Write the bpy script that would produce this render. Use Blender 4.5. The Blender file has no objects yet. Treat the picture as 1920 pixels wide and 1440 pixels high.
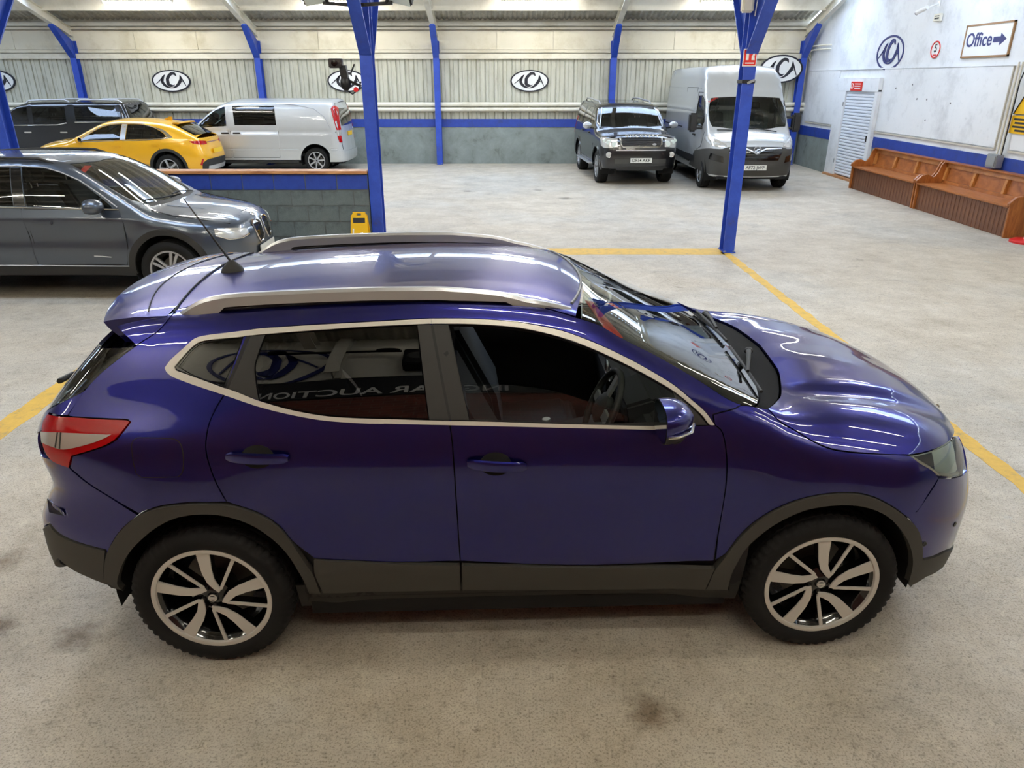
import bpy, bmesh, math, random
import numpy as np
from mathutils import Vector, Matrix, Euler
from mathutils.geometry import delaunay_2d_cdt

random.seed(7)
rng = np.random.default_rng(7)
scn = bpy.context.scene
COL = scn.collection
rad = math.radians

# ------------------------------------------------------------------ camera
F_PX, PITCH, CAM_H = 1360.0, rad(22.81), 2.394      # focal length in px of the 1920 frame
cam_d = bpy.data.cameras.new('camera')
cam_d.sensor_fit = 'HORIZONTAL'
cam_d.sensor_width = 36.0
cam_d.lens = F_PX / 1920 * 36.0
cam_d.clip_start, cam_d.clip_end = 0.05, 200
cam = bpy.data.objects.new('camera', cam_d)
cam.location = (0, 0, CAM_H)
cam.rotation_euler = (rad(90) - PITCH, 0, 0)
COL.objects.link(cam)
scn.camera = cam

# ------------------------------------------------------------------ view, world, light levels
scn.view_settings.view_transform = 'Standard'
scn.view_settings.look = 'None'
scn.view_settings.gamma = 1.0
scn.view_settings.use_curve_mapping = False
scn.view_settings.exposure = 0.20
SKY_STRENGTH = 12.0
TUBE_STRENGTH = 130.0
scn.cycles.max_bounces = 8
scn.cycles.diffuse_bounces = 4
scn.cycles.glossy_bounces = 4
scn.cycles.use_adaptive_sampling = True
scn.cycles.adaptive_threshold = .035
scn.cycles.transmission_bounces = 6
scn.cycles.transparent_max_bounces = 16
scn.cycles.caustics_reflective = False
scn.cycles.caustics_refractive = False
scn.cycles.sample_clamp_indirect = 4.0
scn.cycles.use_denoising = True
world = bpy.data.worlds.new('sky')
scn.world = world
world.use_nodes = True
wb = world.node_tree.nodes['Background']
wb.inputs['Color'].default_value = (0.66, 0.79, 1.0, 1)      # bright overcast daylight
wb.inputs['Strength'].default_value = SKY_STRENGTH

# ------------------------------------------------------------------ pixel geometry (1920x1440 frame)
_c, _s = math.cos(PITCH), math.sin(PITCH)
CAM_O = np.array([0.0, 0.0, CAM_H])
def px_ray(x, y):
    u, v = (x - 960) / F_PX, (y - 720) / F_PX
    return np.array([u, _c - v * _s, -_s - v * _c])
def px_ground(x, y, z=0.0):
    d = px_ray(x, y); return CAM_O + d * ((z - CAM_H) / d[2])
def px_atY(x, y, Y):
    d = px_ray(x, y); return CAM_O + d * (Y / d[1])
def px_atX(x, y, X):
    d = px_ray(x, y); return CAM_O + d * (X / d[0])

# ------------------------------------------------------------------ materials
def S(h):                                            # sRGB 0-255 triple -> linear rgba
    f = lambda c: c / 12.92 if c <= 0.04045 else ((c + 0.055) / 1.055) ** 2.4
    return tuple(f(c / 255.0) for c in h) + (1,)
MATS = {}
def mat(name, col=(.5, .5, .5, 1), rough=.5, metal=0.0, coat=0.0, coat_rough=.03, spec=.5, emit=None, estr=0.0, ior=1.5, aniso=0):
    if name in MATS: return MATS[name]
    m = bpy.data.materials.new(name); m.use_nodes = True
    b = m.node_tree.nodes['Principled BSDF']
    b.inputs['Base Color'].default_value = col
    b.inputs['Roughness'].default_value = rough
    b.inputs['Metallic'].default_value = metal
    b.inputs['Coat Weight'].default_value = coat
    b.inputs['Coat Roughness'].default_value = coat_rough
    b.inputs['Specular IOR Level'].default_value = spec
    b.inputs['IOR'].default_value = ior
    if emit:
        b.inputs['Emission Color'].default_value = emit
        b.inputs['Emission Strength'].default_value = estr
    MATS[name] = m
    return m
def nt(m): return m.node_tree.nodes, m.node_tree.links, m.node_tree.nodes['Principled BSDF']
def noise(m, scale, detail=4, rough=.6, dist=0.0, coord='Object', vscale=None):
    n, l, b = nt(m)
    tc = n.new('ShaderNodeTexCoord'); t = n.new('ShaderNodeTexNoise')
    t.inputs['Scale'].default_value = scale; t.inputs['Detail'].default_value = detail
    t.inputs['Roughness'].default_value = rough; t.inputs['Distortion'].default_value = dist
    if vscale:
        mp = n.new('ShaderNodeMapping'); mp.inputs['Scale'].default_value = vscale
        l.new(tc.outputs[coord], mp.inputs[0]); l.new(mp.outputs[0], t.inputs['Vector'])
    else:
        l.new(tc.outputs[coord], t.inputs['Vector'])
    return t.outputs['Fac']
def ramp(m, fac, stops):
    n, l, b = nt(m)
    r = n.new('ShaderNodeValToRGB'); e = r.color_ramp.elements
    while len(e) < len(stops): e.new(0.5)
    for el, (p, c) in zip(e, stops):
        el.position = p; el.color = c if len(c) == 4 else tuple(c) + (1,)
    l.new(fac, r.inputs[0]); return r.outputs['Color']
def mix(m, fac, a, b_, mode='MIX'):
    n, l, b = nt(m)
    x = n.new('ShaderNodeMix'); x.data_type = 'RGBA'; x.blend_type = mode
    for sock, v in ((x.inputs[0], fac), (x.inputs[6], a), (x.inputs[7], b_)):
        if hasattr(v, 'is_output'): l.new(v, sock)
        else: sock.default_value = v
    return x.outputs[2]
def bump(m, h, strength=.3, dist=.02):
    n, l, b = nt(m)
    x = n.new('ShaderNodeBump'); x.inputs['Strength'].default_value = strength; x.inputs['Distance'].default_value = dist
    l.new(h, x.inputs['Height']); l.new(x.outputs[0], b.inputs['Normal'])
def setc(m, c): nt(m)[1].new(c, nt(m)[2].inputs['Base Color'])
def setr(m, f, lo, hi):
    n, l, b = nt(m)
    r = n.new('ShaderNodeMapRange'); r.inputs[3].default_value = lo; r.inputs[4].default_value = hi
    l.new(f, r.inputs[0]); l.new(r.outputs[0], b.inputs['Roughness'])
def glass(name, tint, refl=1.0, rough=0.0):
    """thin sheet of window glass: tinted see-through plus Fresnel mirror"""
    if name in MATS: return MATS[name]
    m = bpy.data.materials.new(name); m.use_nodes = True
    n, l = m.node_tree.nodes, m.node_tree.links
    n.clear()
    out = n.new('ShaderNodeOutputMaterial'); mx = n.new('ShaderNodeMixShader')
    tr = n.new('ShaderNodeBsdfTransparent'); tr.inputs[0].default_value = tuple(tint) + (1,)
    gl = n.new('ShaderNodeBsdfGlossy'); gl.inputs['Roughness'].default_value = rough
    gl.inputs['Color'].default_value = (1, 1, 1, 1)
    fr = n.new('ShaderNodeFresnel'); fr.inputs[0].default_value = 1.55
    mu = n.new('ShaderNodeMath'); mu.operation = 'MULTIPLY'; mu.inputs[1].default_value = refl; mu.use_clamp = True
    l.new(fr.outputs[0], mu.inputs[0]); l.new(mu.outputs[0], mx.inputs[0])
    l.new(tr.outputs[0], mx.inputs[1]); l.new(gl.outputs[0], mx.inputs[2]); l.new(mx.outputs[0], out.inputs[0])
    MATS[name] = m
    return m

# ------------------------------------------------------------------ objects
def link(o, parent=None):
    COL.objects.link(o)
    if parent is not None: o.parent = parent
    return o
def tag(o, label=None, cat=None, group=None, kind=None):
    if label: o['label'] = label
    if cat: o['category'] = cat
    if group: o['group'] = group
    if kind: o['kind'] = kind
    return o
def empty(name, loc=(0, 0, 0), rz=0.0):
    o = bpy.data.objects.new(name, None); o.empty_display_size = .2
    o.location = loc; o.rotation_euler = (0, 0, rz)
    return link(o)
def copy_tree(o, parent=None, **kw):
    c = o.copy(); link(c, parent)
    for ch in list(o.children): copy_tree(ch, c)
    for k, v in kw.items(): c[k] = v
    return c

class MB:
    """collects geometry for one mesh object"""
    def __init__(s): s.v, s.f = [], []
    def add(s, vs, fs):
        b = len(s.v); s.v += [tuple(map(float, p)) for p in vs]; s.f += [tuple(i + b for i in f) for f in fs]; return s
    def box(s, x0, x1, y0, y1, z0, z1):
        x0, x1 = sorted((x0, x1)); y0, y1 = sorted((y0, y1)); z0, z1 = sorted((z0, z1))
        return s.add([(x0, y0, z0), (x1, y0, z0), (x1, y1, z0), (x0, y1, z0), (x0, y0, z1), (x1, y0, z1), (x1, y1, z1), (x0, y1, z1)],
                     [(0, 3, 2, 1), (4, 5, 6, 7), (0, 1, 5, 4), (1, 2, 6, 5), (2, 3, 7, 6), (3, 0, 4, 7)])
    def bar(s, a, b, w, h, up=(0, 0, 1)):
        """rectangular bar from a to b, w across, h along up"""
        a, b = Vector(a), Vector(b); d = (b - a).normalized(); up = Vector(up)
        if abs(d.dot(up)) > .98: up = Vector((1, 0, 0))
        sd = d.cross(up).normalized(); u = sd.cross(d)
        q = [(-w / 2, -h / 2), (w / 2, -h / 2), (w / 2, h / 2), (-w / 2, h / 2)]
        vs = [p + sd * i + u * j for p in (a, b) for i, j in q]
        return s.add(vs, [(3, 2, 1, 0), (4, 5, 6, 7), (0, 1, 5, 4), (1, 2, 6, 5), (2, 3, 7, 6), (3, 0, 4, 7)])
    def tube(s, path, r, seg=10, closed=False, caps=True):
        P = [Vector(p) for p in path]; n = len(P); rr = r if hasattr(r, '__len__') else [r] * n
        rings = []; up = None
        for i, p in enumerate(P):
            if closed: d = (P[(i + 1) % n] - P[i - 1]).normalized()
            else: d = (P[min(i + 1, n - 1)] - P[max(i - 1, 0)]).normalized()
            if up is None:
                up = Vector((0, 0, 1)) if abs(d.z) < .9 else Vector((1, 0, 0))
            sd = d.cross(up).normalized(); up = sd.cross(d).normalized()
            rings.append([p + (sd * math.cos(t) + up * math.sin(t)) * rr[i] for t in [2 * math.pi * k / seg for k in range(seg)]])
        vs = [q for rg in rings for q in rg]; fs = []
        m = n if closed else n - 1
        for i in range(m):
            for k in range(seg):
                a, b = i * seg + k, i * seg + (k + 1) % seg
                c, d = ((i + 1) % n) * seg + (k + 1) % seg, ((i + 1) % n) * seg + k
                fs.append((a, d, c, b))
        if caps and not closed:
            fs.append(tuple(range(seg))); fs.append(tuple(reversed(range((n - 1) * seg, n * seg))))
        return s.add(vs, fs)
    def sweep(s, path, section, side=(0, 1, 0), closed=False):
        """section [(a,b)] swept along path: a along side, b along cross(side, direction)"""
        P = [Vector(p) for p in path]; n = len(P); sd0 = Vector(side); k = len(section); vs = []
        for i, p in enumerate(P):
            d = (P[(i + 1) % n] - P[i - 1]) if closed else (P[min(i + 1, n - 1)] - P[max(i - 1, 0)])
            d.normalize(); sd = (sd0 - d * sd0.dot(d)).normalized(); u = d.cross(sd)
            sc = section(i / (n - 1)) if callable(section) else section
            vs += [p + sd * a + u * b for a, b in sc]
        k = len(vs) // n; fs = []
        for i in range(n if closed else n - 1):
            for j in range(k):
                fs.append((i * k + j, i * k + (j + 1) % k, ((i + 1) % n) * k + (j + 1) % k, ((i + 1) % n) * k + j))
        if not closed: fs += [tuple(reversed(range(k))), tuple(range((n - 1) * k, n * k))]
        return s.add(vs, fs)
    def lathe(s, prof, axis='y', seg=48, c=(0, 0, 0), rmod=None, close=True):
        """prof [(a, r)] revolved; a along axis"""
        n = len(prof); vs = []
        for k in range(seg):
            t = 2 * math.pi * k / seg
            for j, (a, r) in enumerate(prof):
                if rmod: r = rmod(j, k, r)
                p, q = r * math.cos(t), r * math.sin(t)
                vs.append({'y': (c[0] + p, c[1] + a, c[2] + q), 'x': (c[0] + a, c[1] + p, c[2] + q), 'z': (c[0] + p, c[1] + q, c[2] + a)}[axis])
        fs = []
        for k in range(seg):
            for j in range(n - 1):
                q = (k * n + j, k * n + j + 1, ((k + 1) % seg) * n + j + 1, ((k + 1) % seg) * n + j)
                fs.append(q if axis != 'y' else q[::-1])
        return s.add(vs, fs)
    def prism(s, poly, plane, d0, d1):
        """poly in 2D extruded: plane 'xz' (depth y), 'yz' (depth x), 'xy' (depth z)"""
        def P(a, b, d): return {'xz': (a, d, b), 'yz': (d, a, b), 'xy': (a, b, d)}[plane]
        n = len(poly)
        vs = [P(a, b, d0) for a, b in poly] + [P(a, b, d1) for a, b in poly]
        return s.add(vs, [tuple(range(n)), tuple(range(2 * n - 1, n - 1, -1))] + [(i, i + n, (i + 1) % n + n, (i + 1) % n) for i in range(n)])
    def ellipsoid(s, c, r, nu=16, nv=10):
        vs, fs = [], []
        for j in range(nv + 1):
            ph = math.pi * j / nv
            for i in range(nu):
                t = 2 * math.pi * i / nu
                vs.append((c[0] + r[0] * math.sin(ph) * math.cos(t), c[1] + r[1] * math.sin(ph) * math.sin(t), c[2] + r[2] * math.cos(ph)))
        for j in range(nv):
            for i in range(nu):
                fs.append((j * nu + i, (j + 1) * nu + i, (j + 1) * nu + (i + 1) % nu, j * nu + (i + 1) % nu))
        return s.add(vs, fs)
    def xf(s, M):
        s.v = [tuple(M @ Vector(p)) for p in s.v]; return s
    def mesh(s, name, m, smooth=None, bevel=0.0, fix=True):
        me = bpy.data.meshes.new(name); me.from_pydata(s.v, [], s.f)
        if fix or bevel:
            bm = bmesh.new(); bm.from_mesh(me)
            bmesh.ops.remove_doubles(bm, verts=bm.verts, dist=1e-6)
            bmesh.ops.recalc_face_normals(bm, faces=bm.faces)
            if bevel:
                es = [e for e in bm.edges if len(e.link_faces) == 2 and e.calc_face_angle(0) > .6]
                bmesh.ops.bevel(bm, geom=es, offset=bevel, segments=2, affect='EDGES', clamp_overlap=True)
            bm.to_mesh(me); bm.free()
        if smooth is not None or bevel:
            me.polygons.foreach_set('use_smooth', [True] * len(me.polygons))
            me.set_sharp_from_angle(angle=rad(smooth if smooth is not None else 35))
        if m: me.materials.append(m)
        me.update(); return me
    def build(s, name, m, parent=None, smooth=None, bevel=0.0, fix=True):
        return link(bpy.data.objects.new(name, s.mesh(name, m, smooth, bevel, fix)), parent)
def obj(name, me, parent=None, loc=None, rot=None):
    o = link(bpy.data.objects.new(name, me), parent)
    if loc is not None: o.location = loc
    if rot is not None: o.rotation_euler = rot
    return o
def struct(name, mb, m, parent=None, **kw):
    o = mb.build(name, m, parent, **kw)
    if parent is None: o['kind'] = 'structure'
    return o
def text_mesh(body, size, m, extrude=.002, bold=0.0, align='CENTER', sx=1.0):
    cu = bpy.data.curves.new('lettering', 'FONT'); cu.body = body; cu.size = size; cu.extrude = extrude
    cu.align_x = align; cu.align_y = 'CENTER'; cu.offset = bold
    t = bpy.data.objects.new('lettering', cu); COL.objects.link(t)
    dg = bpy.context.evaluated_depsgraph_get(); dg.update()
    me = bpy.data.meshes.new_from_object(t.evaluated_get(dg))
    bpy.data.objects.remove(t); me.materials.clear(); me.materials.append(m)
    if sx != 1.0:
        for v in me.vertices: v.co.x *= sx
    me.name = 'lettering'
    return me
def ring_pts(rx, rz, n=48, a0=0, a1=2 * math.pi):
    return [(rx * math.cos(a0 + (a1 - a0) * i / n), rz * math.sin(a0 + (a1 - a0) * i / n)) for i in range(n)]

# ------------------------------------------------------------------ smooth interpolation
def pchip(xs, ys, xq):
    xs, ys, xq = np.asarray(xs, float), np.asarray(ys, float), np.asarray(xq, float)
    h = np.diff(xs); d = np.diff(ys, axis=0) / (h if ys.ndim == 1 else h[:, None])
    m = np.zeros_like(ys); 
    if len(xs) == 2: m[:] = d[0]
    else:
        w1 = 2 * h[1:] + h[:-1]; w2 = h[1:] + 2 * h[:-1]
        if ys.ndim > 1: w1, w2 = w1[:, None], w2[:, None]
        a, b = d[:-1], d[1:]
        with np.errstate(divide='ignore', invalid='ignore'):
            hm = (w1 + w2) / (w1 / a + w2 / b)
        m[1:-1] = np.where(a * b > 0, hm, 0); m[0], m[-1] = d[0], d[-1]
    i = np.clip(np.searchsorted(xs, xq) - 1, 0, len(xs) - 2)
    t = np.clip((xq - xs[i]) / h[i], 0, 1); hh = h[i]
    if ys.ndim > 1: t, hh = t[:, None], hh[:, None]
    return (2 * t**3 - 3 * t**2 + 1) * ys[i] + (t**3 - 2 * t**2 + t) * hh * m[i] + (-2 * t**3 + 3 * t**2) * ys[i + 1] + (t**3 - t**2) * hh * m[i + 1]
def gsmooth(a, sig, axis=0):
    r = int(3 * sig) + 1; k = np.exp(-.5 * (np.arange(-r, r + 1) / sig) ** 2); k /= k.sum()
    p = [(0, 0)] * a.ndim; p[axis] = (r, r)
    b = np.pad(a, p, mode='reflect', reflect_type='odd')
    return np.apply_along_axis(lambda q: np.convolve(q, k, 'valid'), axis, b)
class Lut1:
    def __init__(s, pts, sig=4.0, step=.01):
        pts = sorted(pts); s.x0 = pts[0][0] - .3; s.n = int((pts[-1][0] + .3 - s.x0) / step) + 1; s.step = step
        g = s.x0 + np.arange(s.n) * step
        xs = [p[0] for p in pts]; ys = [p[1] for p in pts]
        v = pchip(xs, ys, np.clip(g, xs[0], xs[-1]))
        v = v + np.where(g < xs[0], (g - xs[0]) * (ys[1] - ys[0]) / (xs[1] - xs[0]), 0) + np.where(g > xs[-1], (g - xs[-1]) * (ys[-1] - ys[-2]) / (xs[-1] - xs[-2]), 0)
        s.v = gsmooth(v, sig) if sig else v
        s.dv = np.gradient(s.v, step)
    def look(s, x, v):
        t = np.minimum(np.maximum((x - s.x0) / s.step, 0), s.n - 1.001); i = t.astype(int); f = t - i; q = v[i]
        return q + (v[i + 1] - q) * f
    def __call__(s, x): return s.look(x, s.v)
    def d(s, x): return s.look(x, s.dv)
class Lut2:
    """table[z][x] of half widths"""
    def __init__(s, zs, xs, tab, step=.0125, sig=2.5):
        tab = np.asarray(tab, float)
        s.step = step; s.x0, s.z0 = xs[0] - .2, zs[0] - .1
        s.nx = int((xs[-1] + .2 - s.x0) / step) + 1; s.nz = int((zs[-1] + .1 - s.z0) / step) + 1
        gx = np.clip(s.x0 + np.arange(s.nx) * step, xs[0], xs[-1]); gz = np.clip(s.z0 + np.arange(s.nz) * step, zs[0], zs[-1])
        a = pchip(zs, tab, gz); a = pchip(xs, a.T.copy(), gx).T
        a = gsmooth(gsmooth(a, sig, 0), sig, 1); s.v = a
    def __call__(s, x, z):
        tx = np.minimum(np.maximum((x - s.x0) / s.step, 0), s.nx - 1.001); tz = np.minimum(np.maximum((z - s.z0) / s.step, 0), s.nz - 1.001)
        i, j = tx.astype(int), tz.astype(int); fx, fz = tx - i, tz - j; v = s.v
        return (v[j, i] * (1 - fx) + v[j, i + 1] * fx) * (1 - fz) + (v[j + 1, i] * (1 - fx) + v[j + 1, i + 1] * fx) * fz
def smax(a, b, k):
    h = np.maximum(k - np.abs(a - b), 0) / k
    return np.maximum(a, b) + h * h * h * k / 6
def gauss(x, c, w): return np.exp(-((x - c) / w) ** 2)
def sstep(x, a, b):
    t = np.minimum(np.maximum((x - a) / (b - a), 0), 1); return t * t * (3 - 2 * t)

# ------------------------------------------------------------------ 2D polygons
def spline_loop(P, step, corner=38, closed=True):
    """resample a polygon; vertices turning more than `corner` degrees stay sharp"""
    P = np.asarray(P, float); n = len(P); out = []
    def turn(i):
        a, b = P[i] - P[i - 1], P[(i + 1) % n] - P[i]
        na, nb = np.hypot(*a), np.hypot(*b)
        if na < 1e-9 or nb < 1e-9: return 180
        return math.degrees(math.acos(np.clip((a @ b) / na / nb, -1, 1)))
    sh = [turn(i) > corner for i in range(n)]
    if not closed: sh[0] = sh[-1] = True
    for i in range(n if closed else n - 1):
        p1, p2 = P[i], P[(i + 1) % n]
        p0 = P[i - 1] if not sh[i] else p1 * 2 - p2
        p3 = P[(i + 2) % n] if not sh[(i + 1) % n] else p2 * 2 - p1
        L = np.hypot(*(p2 - p1)); k = max(1, int(math.ceil(L / step)))
        m1, m2 = (p2 - p0) / 2, (p3 - p1) / 2
        for m in (m1, m2):
            q = np.hypot(*m)
            if q > L: m *= L / q
        for j in range(k):
            t = j / k
            out.append((2 * t**3 - 3 * t**2 + 1) * p1 + (t**3 - 2 * t**2 + t) * m1 + (-2 * t**3 + 3 * t**2) * p2 + (t**3 - t**2) * m2)
    if not closed: out.append(P[-1])
    return np.array(out)
def area2(P):
    return .5 * np.sum(P[:, 0] * np.roll(P[:, 1], -1) - np.roll(P[:, 0], -1) * P[:, 1])
def inset(P, g):
    if g == 0: return P
    d = np.roll(P, -1, 0) - P; d /= np.maximum(np.hypot(d[:, 0], d[:, 1]), 1e-9)[:, None]
    nrm = np.stack([-d[:, 1], d[:, 0]], 1)                     # left of travel = inside for ccw
    nn = nrm + np.roll(nrm, 1, 0); nn /= np.maximum(np.hypot(nn[:, 0], nn[:, 1]), .35)[:, None]
    return P + nn * g
def in_poly(Q, P):
    x, y = Q[:, 0][:, None], Q[:, 1][:, None]
    x1, y1 = P[:, 0][None], P[:, 1][None]; x2, y2 = np.roll(P[:, 0], -1)[None], np.roll(P[:, 1], -1)[None]
    with np.errstate(divide='ignore', invalid='ignore'):
        c = ((y1 > y) != (y2 > y)) & (x < (x2 - x1) * (y - y1) / (y2 - y1) + x1)
    return c.sum(1) % 2 == 1
def triangulate(P, res, holes=()):
    """P ccw densified outline -> (points, triangles)"""
    lo, hi = P.min(0), P.max(0)
    gx = np.arange(lo[0] + res * .5, hi[0], res); gy = np.arange(lo[1] + res * .5, hi[1], res * .87)
    G = np.array([(x + (res / 2 if j % 2 else 0), y) for j, y in enumerate(gy) for x in gx]) if len(gx) and len(gy) else np.zeros((0, 2))
    loops = [P] + list(holes); B = np.vstack(loops)
    if len(G):
        k = in_poly(G, P)
        for h in holes: k &= ~in_poly(G, h)
        G = G[k]
        if len(G):
            dm = np.full(len(G), 9.0)
            for i in range(0, len(B), 400): dm = np.minimum(dm, np.sqrt(((G[:, None] - B[None, i:i + 400]) ** 2).sum(2)).min(1))
            G = G[dm > res * .5]
    A = np.vstack([B, G]) if len(G) else B
    ed, b = [], 0
    for L in loops:
        n = len(L); ed += [(b + i, b + (i + 1) % n) for i in range(n)]; b += n
    r = delaunay_2d_cdt([Vector(p) for p in A], ed, [], 0, 1e-7)
    V = np.array([tuple(p) for p in r[0]]); T = np.array([t for t in r[2] if len(t) == 3])
    c = V[T].mean(1); k = in_poly(c, P)
    for h in holes: k &= ~in_poly(c, h)
    return V, T[k]

# ------------------------------------------------------------------ vehicle bodies as a smooth implicit solid
class Body:
    """half-width table, top profile and end profiles blended into one solid; panels are cut out of its skin"""
    def __init__(s, loc, yaw, top, crown, zs, xs, wtab, front, fround, rear, rround, kt=.07, ke=.09, zc=.7, ax=1.3, hook=None, thook=None, rx=None):
        s.loc, s.yaw = np.array([loc[0], loc[1], 0.0]), yaw; s.ca, s.sa = math.cos(yaw), math.sin(yaw)
        s.T = Lut1(top, 2.5); s.crown = Lut1(crown, 5) if isinstance(crown, list) else (lambda x: np.full_like(x, crown))
        s.W = Lut2(zs, xs, wtab); s.XF, s.XR = Lut1(front, 2), Lut1(rear, 2)
        s.FR, s.RR = Lut1(fround, 2), Lut1(rround, 2); s.kt, s.ke, s.zc, s.ax = kt, ke, zc, ax
        s.hook, s.thook = hook, thook; s.o = s.tol(CAM_O)
        s.rx = ax if rx is None else rx
    def tol(s, p):
        q = np.asarray(p, float) - s.loc; return np.stack([q[..., 0] * s.ca + q[..., 1] * s.sa, -q[..., 0] * s.sa + q[..., 1] * s.ca, q[..., 2]], -1)
    def F(s, P):
        x, y, z = P[:, 0], P[:, 1], P[:, 2]; ay = np.abs(y)
        w = s.W(x, z)
        if s.hook: w = w + s.hook(x, z)
        fs = ay - w
        t = s.T(x) - s.crown(x) * (ay / .6) ** 2
        if s.thook: t = t + s.thook(x, ay)
        ft = (z - t) / np.sqrt(1 + s.T.d(x) ** 2)
        f = smax(fs, ft, s.kt(x) if callable(s.kt) else s.kt)
        xf = s.XF(z) - s.FR(ay); xr = s.XR(z) + s.RR(ay)
        f = smax(f, (x - xf) / np.sqrt(1 + s.XF.d(z) ** 2), s.ke)
        return smax(f, (xr - x) / np.sqrt(1 + s.XR.d(z) ** 2), s.ke)
    def normal(s, P, h=.012):
        g = np.zeros_like(P)
        for k in range(3):
            d = np.zeros(3); d[k] = h; g[:, k] = s.F(P + d) - s.F(P - d)
        return g / np.maximum(np.linalg.norm(g, axis=1), 1e-9)[:, None]
    def march(s, o, d, t0, t1, inside, n=72):
        """first crossing along rays; inside=True marches outward from within"""
        N = len(d); ts = np.linspace(t0, t1, n)
        f = s.F((o[:, None, :] + d[:, None, :] * ts[None, :, None]).reshape(-1, 3)).reshape(N, n)
        hit = (f[:, 1:] > 0) & (f[:, :-1] <= 0) if inside else (f[:, 1:] <= 0) & (f[:, :-1] > 0)
        ok = hit.any(1); i = np.where(ok, hit.argmax(1), np.clip(f.argmin(1), 1, n - 2))
        a, b = ts[i].copy(), ts[np.minimum(i + 1, n - 1)].copy()
        for _ in range(15):
            m = (a + b) / 2; fm = s.F(o + d * m[:, None]); g = (fm > 0) if inside else (fm <= 0)
            b = np.where(g, m, b); a = np.where(g, a, m)
        t = np.where(ok, (a + b) / 2, ts[f.argmin(1)])
        return o + d * t[:, None], ok
    # --- points given in different views -> points on the skin
    def pts(s, kind, L):
        L = np.asarray(L, float); n = len(L); one = np.ones(n)
        if kind == 'c': return L
        if kind == 'p':
            d = np.array([px_ray(*q) for q in L]); d = np.stack([d[:, 0] * s.ca + d[:, 1] * s.sa, -d[:, 0] * s.sa + d[:, 1] * s.ca, d[:, 2]], 1)
            D = np.linalg.norm(s.o[:2]); k = 1 / np.linalg.norm(d, axis=1)
            return s.march(np.tile(s.o, (n, 1)), d * k[:, None], max(.3, D - 4.5), D + 5, False, 240)[0]
        if kind == 's': return s.march(np.stack([L[:, 0], -2 * one, L[:, 1]], 1), np.tile([0, 1., 0], (n, 1)), 0, 2, False, 160)[0]
        if kind == 't': return s.march(np.stack([L[:, 0], L[:, 1], 4 * one], 1), np.tile([0, 0, -1.], (n, 1)), 0, 3.8, False, 200)[0]
        if kind == 'f': return s.march(np.stack([5 * one, L[:, 0], L[:, 1]], 1), np.tile([-1., 0, 0], (n, 1)), 0, 5, False, 300)[0]
        if kind == 'r': return s.march(np.stack([-5 * one, L[:, 0], L[:, 1]], 1), np.tile([1., 0, 0], (n, 1)), 0, 5, False, 300)[0]
    # --- charts
    def to_chart(s, ch, P):
        if ch == 'L': return np.stack([P[:, 0], np.arctan2(P[:, 2] - s.zc, -P[:, 1]) * .85], 1)
        if ch == 'F': return np.stack([np.arctan2(-P[:, 1], P[:, 0] - s.ax) * .85, P[:, 2]], 1)
        return np.stack([np.arctan2(-P[:, 1], -P[:, 0] - s.rx) * .85, P[:, 2]], 1)
    def from_chart(s, ch, Q):
        n = len(Q); z = np.zeros(n)
        if ch == 'L':
            a = Q[:, 1] / .85; o = np.stack([Q[:, 0], z, z + s.zc], 1); d = np.stack([z, -np.cos(a), np.sin(a)], 1)
        else:
            a = Q[:, 0] / .85; sg = 1 if ch == 'F' else -1
            o = np.stack([z + sg * (s.ax if ch == 'F' else s.rx), z, Q[:, 1]], 1); d = np.stack([sg * np.cos(a), -np.sin(a), z], 1)
        return s.march(o, d, 0.05, 2.1, True, 32)[0]
    def loop(s, ch, spec, mirror=False):
        """spec: list of (kind, points); returns chart polygon; mirror closes it over the centre plane"""
        if isinstance(spec, tuple): spec = [spec]
        P = np.vstack([s.pts(k, L) for k, L in spec]); Q = s.to_chart(ch, P)
        if mirror:
            R = Q[::-1].copy()
            if ch == 'L': R[:, 1] = math.pi * .85 - R[:, 1]
            else: R[:, 0] = -R[:, 0]
            Q = np.vstack([Q, R])
        return Q
    def panel(s, name, parent, m, ch, spec, mirror=False, both=True, res=.035, gap=.0025, thick=.014, off=0.0, holes=(), corner=38, dome=0.0, edge=None):
        Q = s.loop(ch, spec, mirror) if not isinstance(spec, np.ndarray) else spec
        P = spline_loop(Q, edge or res * .6, corner)
        if area2(P) < 0: P = P[::-1]
        P = inset(P, gap)
        H = []
        for h in holes:
            h = spline_loop(s.loop(ch, h) if not isinstance(h, np.ndarray) else h, edge or res * .6, corner)
            if area2(h) > 0: h = h[::-1]
            H.append(h)
        V, T = triangulate(P, res, H)
        X = s.from_chart(ch, V); N = s.normal(X)
        oo = np.full(len(X), off)
        if dome:
            B = np.vstack([P] + H); dm = np.sqrt(((V[:, None] - B[None]) ** 2).sum(2)).min(1) if len(V) * len(B) < 4e6 else np.full(len(V), .1)
            oo = off + dome * (1 - np.exp(-dm / .03))
        X = X + N * oo[:, None]
        # orient outwards
        a, b, c = X[T[:, 0]], X[T[:, 1]], X[T[:, 2]]; fn = np.cross(b - a, c - a)
        if (np.einsum('ij,ij->i', fn, N[T[:, 0]]) < 0).mean() > .5: T = T[:, ::-1]
        E = {}
        for t in T:
            for i in range(3):
                e = (t[i], t[(i + 1) % 3])
                if (e[1], e[0]) in E: del E[(e[1], e[0])]
                else: E[e] = 1
        vs, ns, fs = [tuple(p) for p in X], [tuple(n) for n in N], [tuple(int(i) for i in t) for t in T]
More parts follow.
